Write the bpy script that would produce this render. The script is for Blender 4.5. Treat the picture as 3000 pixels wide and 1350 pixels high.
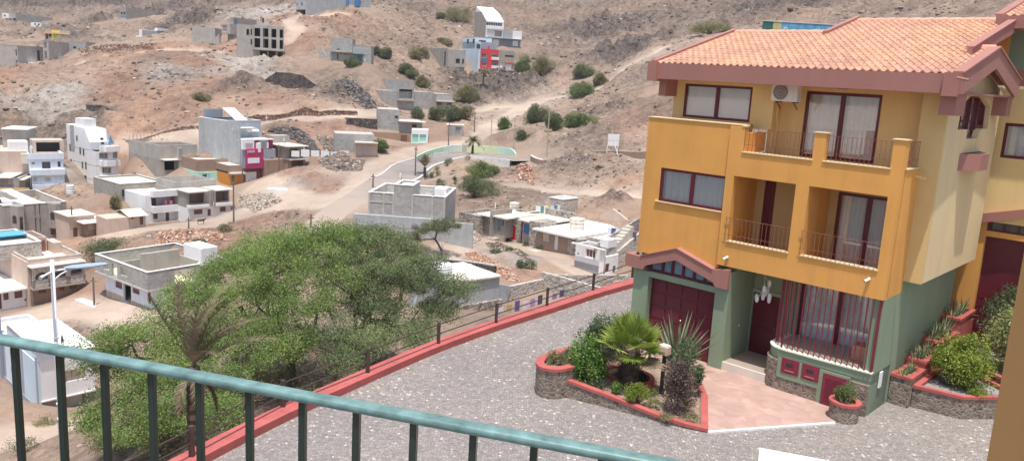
import bpy, bmesh, math, random
import numpy as np
from mathutils import Vector, Matrix
R = math.radians
scene = bpy.context.scene
for o in list(bpy.data.objects): bpy.data.objects.remove(o)

# ------------------------------------------------------------------ camera
CAMZ = 9.4
F, PITCH, ROLL, YAW = 2361.4, R(10.861), R(3.236), R(-42.681)   # focal length in pixels of a 3000 px wide frame
_cp, _sp, _c, _s = math.cos(PITCH), math.sin(PITCH), math.cos(ROLL), math.sin(ROLL)
_r0, _u0 = np.array([1., 0, 0]), np.array([0, _sp, _cp])
FW = np.array([0, _cp, -_sp]); RT = _c*_r0 + _s*_u0; UP = -_s*_r0 + _c*_u0
CAM = np.array([0, 0, CAMZ])
cd = bpy.data.cameras.new('camera'); cam = bpy.data.objects.new('camera', cd)
scene.collection.objects.link(cam); scene.camera = cam
cam.matrix_world = Matrix(((RT[0], UP[0], -FW[0], 0), (RT[1], UP[1], -FW[1], 0), (RT[2], UP[2], -FW[2], CAMZ), (0, 0, 0, 1)))
cd.sensor_width = 36; cd.lens = 36*F/3000; cd.clip_start = .05; cd.clip_end = 5000

# ------------------------------------------------------------------ light
SUN = Vector((-.02, -.25, 1)).normalized()
w = bpy.data.worlds.new("World"); scene.world = w; w.use_nodes = True
nt = w.node_tree; nt.nodes.clear()
sky = nt.nodes.new('ShaderNodeTexSky'); sky.sky_type = 'NISHITA'; sky.sun_disc = False
sky.sun_elevation = math.asin(SUN.z); sky.sun_rotation = math.atan2(SUN.x, SUN.y)
sky.dust_density = 2.5; sky.air_density = 1.0
bg = nt.nodes.new('ShaderNodeBackground'); bg.inputs[1].default_value = .15
wo = nt.nodes.new('ShaderNodeOutputWorld')
nt.links.new(sky.outputs[0], bg.inputs[0]); nt.links.new(bg.outputs[0], wo.inputs[0])
sl = bpy.data.lights.new('sun', 'SUN'); sl.energy = 4.3; sl.angle = R(.55); sl.color = (1, .955, .89)
so = bpy.data.objects.new('sun', sl); scene.collection.objects.link(so)
so.rotation_euler = SUN.to_track_quat('Z', 'Y').to_euler()
scene.view_settings.view_transform = 'Standard'; scene.view_settings.look = 'None'
scene.view_settings.exposure = .32; scene.view_settings.gamma = 1
scene.cycles.max_bounces = 6; scene.cycles.transparent_max_bounces = 8

# ------------------------------------------------------------------ helpers: pixels (of the 3000 px frame) to points
def ray(x, y): return FW + RT*((x-1500)/F) - UP*((y-675)/F)
def pt(p, D): return CAM + ray(p[0], p[1])*D
def proj(q):
    d = np.asarray(q, float) - CAM; k = d@FW
    return 1500+F*(d@RT)/k, 675-F*(d@UP)/k
def crop(ox, oy, s): return lambda x, y: (ox+x*s, oy+y*s)
cA = crop(0, 0, .43153); cB = crop(700, 0, .43153); cC = crop(1200, 0, .43153)
cD = crop(0, 330, .34522); cE = crop(350, 330, .34522); cF = crop(0, 650, .34522); cG = crop(950, 250, .34522)
cH = crop(1000, 500, .43145); cI = crop(1300, 550, .25884); cJ = crop(1850, 0, .60399)
cK = crop(1500, 700, .56101); cL = crop(2200, 650, .60377); cN = crop(0, 0, .20704); cQ = crop(500, 0, .23292)
cR = crop(1350, 0, .20704); cS = crop(0, 380, .17261); cT = crop(200, 330, .22422); cU = crop(600, 340, .20713)
cV = crop(1350, 780, .18984); cX = crop(1500, 400, .20704); cZ = crop(1000, 500, .22434); cM = crop(0, 830, .36238)
cO = crop(0, 500, .20701); cW = crop(1300, 560, .15528); cY = crop(1560, 600, .22427); cG2 = crop(1200, 400, .11646)
cP = crop(0, 900, .38824)

COL = scene.collection
def tag(o, label=None, cat=None, group=None, kind=None):
    if label: o['label'] = label
    if cat: o['category'] = cat
    if group: o['group'] = group
    if kind: o['kind'] = kind
    return o
def empty(name, loc, rz=0, label=None, cat=None, group=None):
    o = bpy.data.objects.new(name, None); COL.objects.link(o); o.location = loc; o.rotation_euler = (0, 0, rz)
    o.empty_display_size = .3
    return tag(o, label, cat, group)
def copy_tree(o, parent=None):
    c = o.copy(); COL.objects.link(c); c.parent = parent
    for ch in [x for x in bpy.data.objects if x.parent == o]: copy_tree(ch, c)
    return c

class MB:
    def __init__(s): s.v = []; s.f = []; s.m = []; s.mi = 0; s.uv = None
    def add(s, vs, fs):
        n = len(s.v); s.v += [tuple(map(float, a)) for a in vs]
        for f in fs: s.f.append(tuple(i+n for i in f)); s.m.append(s.mi)
        return s
    def box(s, x0, x1, y0, y1, z0, z1):
        return s.add([(x0, y0, z0), (x1, y0, z0), (x1, y1, z0), (x0, y1, z0), (x0, y0, z1), (x1, y0, z1), (x1, y1, z1), (x0, y1, z1)],
                     [(0, 3, 2, 1), (4, 5, 6, 7), (0, 1, 5, 4), (1, 2, 6, 5), (2, 3, 7, 6), (3, 0, 4, 7)])
    def bar(s, a, b, w, h=None, up=(0, 0, 1)):
        a = np.array(a, float); b = np.array(b, float); d = b-a; L = np.linalg.norm(d); d /= L
        up = np.array(up, float)
        if abs(d@up) > .98: up = np.array([1., 0, 0])
        x = np.cross(d, up); x /= np.linalg.norm(x); y = np.cross(x, d); h = w if h is None else h
        vs = [p+x*sx*w/2+y*sy*h/2 for p in (a, b) for sx, sy in ((-1, -1), (1, -1), (1, 1), (-1, 1))]
        return s.add(vs, [(0, 3, 2, 1), (4, 5, 6, 7), (0, 1, 5, 4), (1, 2, 6, 5), (2, 3, 7, 6), (3, 0, 4, 7)][0:0] + [(3, 2, 1, 0), (4, 5, 6, 7), (0, 1, 5, 4), (1, 2, 6, 5), (2, 3, 7, 6), (3, 0, 4, 7)])
    def prism(s, poly, z0, z1):
        poly = list(poly); n = len(poly)
        ar = sum(poly[i][0]*poly[(i+1) % n][1]-poly[(i+1) % n][0]*poly[i][1] for i in range(n))
        if ar < 0: poly = poly[::-1]
        f0 = (lambda x, y: z0) if not callable(z0) else z0
        f1 = (lambda x, y: z1) if not callable(z1) else z1
        vs = [(x, y, f0(x, y)) for x, y in poly]+[(x, y, f1(x, y)) for x, y in poly]
        return s.add(vs, [tuple(range(n-1, -1, -1)), tuple(range(n, 2*n))]+[(i, (i+1) % n, (i+1) % n+n, i+n) for i in range(n)])
    def xprism(s, poly, x0, x1):      # poly in (y, z), extruded along x
        n = len(poly)
        vs = [(x0, y, z) for y, z in poly]+[(x1, y, z) for y, z in poly]
        return s.add(vs, [tuple(range(n-1, -1, -1)), tuple(range(n, 2*n))]+[(i, (i+1) % n, (i+1) % n+n, i+n) for i in range(n)])
    def yprism(s, poly, y0, y1):      # poly in (x, z), extruded along y
        n = len(poly)
        vs = [(x, y0, z) for x, z in poly]+[(x, y1, z) for x, z in poly]
        return s.add(vs, [tuple(range(n-1, -1, -1)), tuple(range(n, 2*n))]+[(i, (i+1) % n, (i+1) % n+n, i+n) for i in range(n)])
    def tube(s, path, r, n=8, cap=True):
        P = [np.array(p, float) for p in path]; rr = r if hasattr(r, '__len__') else [r]*len(P)
        prev = None; vs = []; fs = []
        for i, p in enumerate(P):
            d = P[min(i+1, len(P)-1)]-P[max(i-1, 0)]; d = d/(np.linalg.norm(d)+1e-9)
            if prev is None:
                u = np.array([0, 0, 1.]) if abs(d[2]) < .9 else np.array([1., 0, 0])
            else: u = prev
            x = np.cross(u, d); x /= np.linalg.norm(x)+1e-9; y = np.cross(d, x); prev = y
            for k in range(n):
                a = 2*math.pi*k/n; vs.append(p+(x*math.cos(a)+y*math.sin(a))*rr[i])
        for i in range(len(P)-1):
            for k in range(n):
                fs.append((i*n+k, i*n+(k+1) % n, (i+1)*n+(k+1) % n, (i+1)*n+k))
        if cap: fs += [tuple(range(n-1, -1, -1)), tuple(range((len(P)-1)*n, len(P)*n))]
        return s.add(vs, fs)
    def ell(s, c, r, nu=10, nv=6):
        vs = []; fs = []
        for j in range(nv+1):
            t = math.pi*j/nv
            for i in range(nu):
                a = 2*math.pi*i/nu
                vs.append((c[0]+r[0]*math.sin(t)*math.cos(a), c[1]+r[1]*math.sin(t)*math.sin(a), c[2]+r[2]*math.cos(t)))
        for j in range(nv):
            for i in range(nu): fs.append((j*nu+i, (j+1)*nu+i, (j+1)*nu+(i+1) % nu, j*nu+(i+1) % nu))
        return s.add(vs, fs)
    def build(s, name, mats, parent=None, smooth=False, bevel=0):
        me = bpy.data.meshes.new(name); me.from_pydata(s.v, [], s.f)
        for m in (mats if isinstance(mats, (list, tuple)) else [mats]): me.materials.append(m)
        if len(me.materials) > 1: me.polygons.foreach_set('material_index', s.m)
        if smooth: me.polygons.foreach_set('use_smooth', [True]*len(me.polygons))
        me.update()
        o = bpy.data.objects.new(name, me); COL.objects.link(o); o.parent = parent
        if bevel:
            b = o.modifiers.new('bevel', 'BEVEL'); b.width = bevel; b.segments = 2; b.limit_method = 'ANGLE'
        return o

def quads_obj(name, V, m, parent=None, rnd=None, tri=False):
    """V: (n,4,3) array of loose quads -> one mesh object; rnd: per-face random attribute"""
    k = V.shape[1]; n = len(V); me = bpy.data.meshes.new(name)
    me.vertices.add(n*k); me.vertices.foreach_set('co', V.reshape(-1).astype(np.float32))
    me.loops.add(n*k); me.loops.foreach_set('vertex_index', np.arange(n*k, dtype=np.int32))
    me.polygons.add(n); me.polygons.foreach_set('loop_start', np.arange(0, n*k, k, dtype=np.int32))
    if rnd is not None:
        a = me.attributes.new('rnd', 'FLOAT', 'FACE'); a.data.foreach_set('value', rnd.astype(np.float32))
    me.materials.append(m); me.update(calc_edges=True)
    o = bpy.data.objects.new(name, me); COL.objects.link(o); o.parent = parent
    return o

# ------------------------------------------------------------------ materials
MATS = {}
def nodes(name):
    m = bpy.data.materials.new(name); m.use_nodes = True; t = m.node_tree
    b = t.nodes['Principled BSDF']; MATS[name] = m
    return m, t, b
def N(t, typ, **k):
    n = t.nodes.new(typ)
    for a, v in k.items():
        if a.startswith('i_'):
            key = a[2:]; key = int(key) if key.isdigit() else key.replace('_', ' ')
            n.inputs[key].default_value = v
        else: setattr(n, a, v)
    return n
def ramp(t, stops, fac):
    r = t.nodes.new('ShaderNodeValToRGB'); e = r.color_ramp.elements
    while len(e) < len(stops): e.new(.5)
    for i, (p, c) in enumerate(stops): e[i].position = p; e[i].color = (*c, 1) if len(c) == 3 else c
    t.links.new(fac, r.inputs[0]); return r
def mix(t, a, b, fac, mode='MIX'):
    m = t.nodes.new('ShaderNodeMix'); m.data_type = 'RGBA'; m.blend_type = mode
    for sock, v in ((m.inputs[6], a), (m.inputs[7], b), (m.inputs[0], fac)):
        if hasattr(v, 'links') or hasattr(v, 'is_output'): t.links.new(v, sock)
        elif isinstance(v, (tuple, list)): sock.default_value = (*v[:3], 1)
        else: sock.default_value = v
    return m.outputs[2]
def sc(c, k): return tuple(min(1, max(0, x*k)) for x in c)

def plaster(name, col, rough=.85, var=.12, scale=.6, stain=.0, bump=.25, fine=25, streak=0):
    """painted or bare render: slow tone drift, fine grain, optional stains that run down"""
    m, t, b = nodes(name); co = N(t, 'ShaderNodeTexCoord')
    n1 = N(t, 'ShaderNodeTexNoise', i_Scale=scale, i_Detail=5., i_Roughness=.62); t.links.new(co.outputs['Object'], n1.inputs[0])
    c = ramp(t, [(.3, sc(col, 1-var)), (.7, sc(col, 1+var))], n1.outputs[0]).outputs[0]
    if streak:
        mp = N(t, 'ShaderNodeMapping'); mp.inputs['Scale'].default_value = (1.3, 1.3, .13); t.links.new(co.outputs['Object'], mp.inputs[0])
        n3 = N(t, 'ShaderNodeTexNoise', i_Scale=1.3, i_Detail=6., i_Roughness=.7); t.links.new(mp.outputs[0], n3.inputs[0])
        r3 = ramp(t, [(.48, (1, 1, 1)), (.72, (1-streak, 1-streak*1.05, 1-streak*1.1))], n3.outputs[0])
        c = mix(t, c, r3.outputs[0], 1.0, 'MULTIPLY')
    if stain:
        n4 = N(t, 'ShaderNodeTexNoise', i_Scale=scale*3.1, i_Detail=8., i_Roughness=.75); t.links.new(co.outputs['Object'], n4.inputs[0])
        r4 = ramp(t, [(.52, (1, 1, 1)), (.68, (1-stain,)*3)], n4.outputs[0]); c = mix(t, c, r4.outputs[0], 1.0, 'MULTIPLY')
    t.links.new(c, b.inputs['Base Color']); b.inputs['Roughness'].default_value = rough
    n2 = N(t, 'ShaderNodeTexNoise', i_Scale=fine, i_Detail=3.); t.links.new(co.outputs['Object'], n2.inputs[0])
    bp = N(t, 'ShaderNodeBump', i_Strength=bump, i_Distance=.01); t.links.new(n2.outputs[0], bp.inputs['Height']); t.links.new(bp.outputs[0], b.inputs['Normal'])
    return m
def block(name, col, mortar=None, bw=.45, bh=.21, var=.25, bump=.5):
    """bare concrete block work, brick pattern chosen by the face's normal"""
    m, t, b = nodes(name); co = N(t, 'ShaderNodeTexCoord'); sx = N(t, 'ShaderNodeSeparateXYZ'); t.links.new(co.outputs['Object'], sx.inputs[0])
    ad = N(t, 'ShaderNodeMath', operation='ADD'); t.links.new(sx.outputs[0], ad.inputs[0]); t.links.new(sx.outputs[1], ad.inputs[1])
    cb = N(t, 'ShaderNodeCombineXYZ'); t.links.new(ad.outputs[0], cb.inputs[0]); t.links.new(sx.outputs[2], cb.inputs[1])
    br = N(t, 'ShaderNodeTexBrick'); t.links.new(cb.outputs[0], br.inputs[0])
    br.inputs['Color1'].default_value = (*sc(col, 1-var*.5), 1); br.inputs['Color2'].default_value = (*sc(col, 1+var*.5), 1)
    br.inputs['Mortar'].default_value = (*(mortar or sc(col, 1.15)), 1); br.inputs['Scale'].default_value = 1
    br.inputs['Brick Width'].default_value = bw; br.inputs['Row Height'].default_value = bh; br.inputs['Mortar Size'].default_value = .014
    n1 = N(t, 'ShaderNodeTexNoise', i_Scale=.7, i_Detail=7., i_Roughness=.7); t.links.new(co.outputs['Object'], n1.inputs[0])
    r1 = ramp(t, [(.3, (.78,)*3), (.7, (1.12,)*3)], n1.outputs[0])
    t.links.new(mix(t, br.outputs[0], r1.outputs[0], 1.0, 'MULTIPLY'), b.inputs['Base Color']); b.inputs['Roughness'].default_value = .92
    bp = N(t, 'ShaderNodeBump', i_Strength=bump, i_Distance=.015, invert=True); t.links.new(br.outputs['Fac'], bp.inputs['Height']); t.links.new(bp.outputs[0], b.inputs['Normal'])
    return m
def rubble(name, c1, c2, joint, scale=4.5, jw=.06, dist=.04, rnd=.9):
    """wall of field stones: voronoi cells with mortar joints"""
    m, t, b = nodes(name); co = N(t, 'ShaderNodeTexCoord')
    nz = N(t, 'ShaderNodeTexNoise', i_Scale=3., i_Detail=2.); t.links.new(co.outputs['Object'], nz.inputs[0])
    wp = mix(t, co.outputs['Object'], nz.outputs[1], .08)
    v1 = N(t, 'ShaderNodeTexVoronoi', i_Scale=scale, i_Randomness=rnd); t.links.new(wp, v1.inputs[0])
    v2 = N(t, 'ShaderNodeTexVoronoi', feature='DISTANCE_TO_EDGE', i_Scale=scale, i_Randomness=rnd); t.links.new(wp, v2.inputs[0])
    sp = N(t, 'ShaderNodeSeparateColor'); t.links.new(v1.outputs['Color'], sp.inputs[0])
    c = ramp(t, [(.0, c1), (1, c2)], sp.outputs[0]).outputs[0]
    n1 = N(t, 'ShaderNodeTexNoise', i_Scale=9., i_Detail=5.); t.links.new(co.outputs['Object'], n1.inputs[0])
    r1 = ramp(t, [(.3, (.7,)*3), (.7, (1.2,)*3)], n1.outputs[0]); c = mix(t, c, r1.outputs[0], 1.0, 'MULTIPLY')
    e = ramp(t, [(jw*.5, (1, 1, 1)), (jw*1.5, (0, 0, 0))], v2.outputs['Distance'])
    c = mix(t, c, joint, e.outputs[0])
    t.links.new(c, b.inputs['Base Color']); b.inputs['Roughness'].default_value = .9
    r2 = ramp(t, [(0, (0,)*3), (jw*3, (1,)*3)], v2.outputs['Distance'])
    bp = N(t, 'ShaderNodeBump', i_Strength=1., i_Distance=dist); t.links.new(r2.outputs[0], bp.inputs['Height']); t.links.new(bp.outputs[0], b.inputs['Normal'])
    return m
def flat(name, col, rough=.6, var=.06, scale=3, metal=0, spec=.5, bump=0):
    m, t, b = nodes(name); co = N(t, 'ShaderNodeTexCoord')
    n1 = N(t, 'ShaderNodeTexNoise', i_Scale=float(scale), i_Detail=4., i_Roughness=.6); t.links.new(co.outputs['Object'], n1.inputs[0])
    t.links.new(ramp(t, [(.3, sc(col, 1-var)), (.7, sc(col, 1+var))], n1.outputs[0]).outputs[0], b.inputs['Base Color'])
    b.inputs['Roughness'].default_value = rough; b.inputs['Metallic'].default_value = metal
    b.inputs['Specular IOR Level'].default_value = spec
    if bump:
        bp = N(t, 'ShaderNodeBump', i_Strength=bump, i_Distance=.005); t.links.new(n1.outputs[0], bp.inputs['Height']); t.links.new(bp.outputs[0], b.inputs['Normal'])
    return m
def glass(name, col=(.05, .06, .07), rough=.08):
    m, t, b = nodes(name); b.inputs['Base Color'].default_value = (*col, 1); b.inputs['Roughness'].default_value = rough
    b.inputs['Specular IOR Level'].default_value = .8; return m
def leafmat(name, c1, c2, c3, trans=.35, rough=.6, scale=.6):
    """leaves: colour differs from leaf to leaf and from clump to clump, some light passes through"""
    m, t, b = nodes(name); at = N(t, 'ShaderNodeAttribute', attribute_name='rnd')
    co = N(t, 'ShaderNodeTexCoord'); n1 = N(t, 'ShaderNodeTexNoise', i_Scale=scale, i_Detail=3.); t.links.new(co.outputs['Object'], n1.inputs[0])
    ad = N(t, 'ShaderNodeMath', operation='MULTIPLY_ADD'); t.links.new(n1.outputs[0], ad.inputs[0]); ad.inputs[1].default_value = 1.3
    sb = N(t, 'ShaderNodeMath', operation='MULTIPLY_ADD'); t.links.new(at.outputs['Fac'], sb.inputs[0]); sb.inputs[1].default_value = .6; sb.inputs[2].default_value = -.45
    t.links.new(sb.outputs[0], ad.inputs[2])
    c = ramp(t, [(.1, c1), (.5, c2), (.9, c3)], ad.outputs[0])
    t.links.new(c.outputs[0], b.inputs['Base Color']); b.inputs['Roughness'].default_value = rough; b.inputs['Specular IOR Level'].default_value = .3
    tr = N(t, 'ShaderNodeBsdfTranslucent'); ms = N(t, 'ShaderNodeMixShader'); ms.inputs[0].default_value = trans
    t.links.new(c.outputs[0], tr.inputs[0]); t.links.new(b.outputs[0], ms.inputs[1]); t.links.new(tr.outputs[0], ms.inputs[2])
    t.links.new(ms.outputs[0], t.nodes['Material Output'].inputs[0]); return m

orange = plaster('orange_paint', (.70, .345, .085), var=.08, scale=.5, streak=.12)
cream = plaster('cream_paint', (.74, .54, .245), var=.06, scale=.5, streak=.12)
cream_lt = plaster('pale_cream_paint', (.72, .57, .33), var=.05, scale=.5, streak=.14)
green = plaster('sage_green_paint', (.235, .30, .20), var=.06, scale=.6, streak=.08)
mauve = plaster('mauve_paint', (.36, .165, .135), var=.06, scale=.6, streak=.06)
redcurb = plaster('red_kerb_paint', (.41, .10, .088), var=.16, scale=1.6, stain=.22, rough=.7)
whitew = plaster('white_paint', (.80, .80, .80), var=.03, streak=.12, stain=.05)
whiteblue = plaster('bluish_white_paint', (.70, .76, .84), var=.04, streak=.15, stain=.06)
greyr = plaster('grey_render', (.36, .325, .29), var=.16, streak=.22, stain=.2)
greyr2 = plaster('pale_grey_render', (.42, .39, .355), var=.15, streak=.16, stain=.1)
darkgrey = plaster('dark_grey_paint', (.25, .27, .30), var=.08, streak=.1)
bluegrey = plaster('blue_grey_paint', (.33, .37, .42), var=.06, streak=.1)
palegrey = plaster('light_blue_grey_render', (.42, .435, .44), var=.12, streak=.22, stain=.18)
ltblue = plaster('light_blue_paint', (.58, .70, .78), var=.04, streak=.1)
redp = plaster('red_paint', (.65, .05, .06), var=.06)
navy = plaster('navy_paint', (.10, .17, .32), var=.06)
magenta = plaster('magenta_paint', (.42, .035, .13), var=.06, streak=.08)
maroonp = plaster('maroon_tile', (.19, .06, .06), var=.15)
mintp = plaster('mint_paint', (.50, .74, .58), var=.06, streak=.12)
tealp = plaster('aqua_paint', (.30, .62, .55), var=.06)
orangep2 = plaster('deep_orange_paint', (.66, .26, .04), var=.06)
yellowp = plaster('yellow_paint', (.80, .55, .10), var=.06)
limep = plaster('lime_paint', (.32, .52, .10), var=.06)
brownr = plaster('brown_render', (.33, .225, .165), var=.1, streak=.12, stain=.1)
pinkr = plaster('pinkish_render', (.58, .45, .37), var=.1, streak=.1, stain=.1)
slab = plaster('pale_cement_slab', (.62, .58, .50), var=.15, scale=.8, stain=.25)
slabw = plaster('whitewashed_slab', (.80, .78, .74), var=.06, scale=.8, stain=.15)
cement = plaster('cement', (.46, .43, .39), var=.15, scale=1., stain=.15)
kerbc = plaster('white_kerb_paint', (.72, .71, .68), var=.1, stain=.2)
blockm = block('concrete_blocks', (.33, .31, .28))
blockg = block('pale_concrete_blocks', (.38, .37, .35), var=.3)
stonem = rubble('field_stone_wall', (.20, .165, .145), (.46, .40, .34), (.50, .46, .40), scale=2.6, jw=.05)
stonel = rubble('pale_stone_wall', (.36, .32, .28), (.55, .50, .44), (.58, .54, .48), scale=3., jw=.05)
darkstone = rubble('dark_dry_stone', (.06, .05, .05), (.20, .16, .14), (.03, .03, .03), scale=2.2, jw=.06)
basalt = rubble('house_plinth_stone', (.14, .105, .085), (.30, .23, .185), (.33, .28, .23), scale=8., jw=.05, dist=.015)
maroon = flat('maroon_aluminium', (.115, .010, .022), rough=.35, var=.1)
maroonbar = flat('maroon_bar_paint', (.20, .018, .042), rough=.45, var=.1)
browndoor = flat('brown_shutter', (.20, .10, .08), rough=.7, var=.15)
reddoor = flat('red_door_paint', (.62, .02, .025), rough=.5)
bluedoor = flat('blue_door_paint', (.05, .22, .50), rough=.6)
greyblued = flat('grey_blue_door_paint', (.18, .30, .36), rough=.6)
whited = flat('white_frame_paint', (.78, .78, .76), rough=.5)
teald = flat('teal_shutter', (.07, .25, .28), rough=.6)
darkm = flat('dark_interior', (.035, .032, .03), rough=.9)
glassm = glass('window_glass'); 
railgreen = flat('worn_green_rail', (.135, .235, .23), rough=.42, var=.4, scale=22, bump=.3)
bargreen = flat('dark_green_bars', (.022, .038, .033), rough=.35, var=.2)
railbrown = flat('brown_iron_rail', (.06, .04, .035), rough=.5, var=.3)
polem = flat('weathered_wood_pole', (.17, .13, .11), rough=.9, var=.3)
whitepole = flat('white_pole_paint', (.78, .78, .78), rough=.4)
tanks = flat('pale_drum_plastic', (.72, .66, .55), rough=.6, var=.3)
rust = flat('rusty_tin', (.17, .075, .05), rough=.85, var=.5, scale=5)
soil = plaster('planter_soil', (.30, .215, .16), var=.25, scale=4, bump=1, fine=40)
bark = plaster('acacia_bark', (.13, .105, .09), var=.3, scale=3, bump=1, fine=20)
palmbark = plaster('palm_trunk_fibre', (.10, .065, .045), var=.4, scale=6, bump=1, fine=30)
curtain = None
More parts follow.
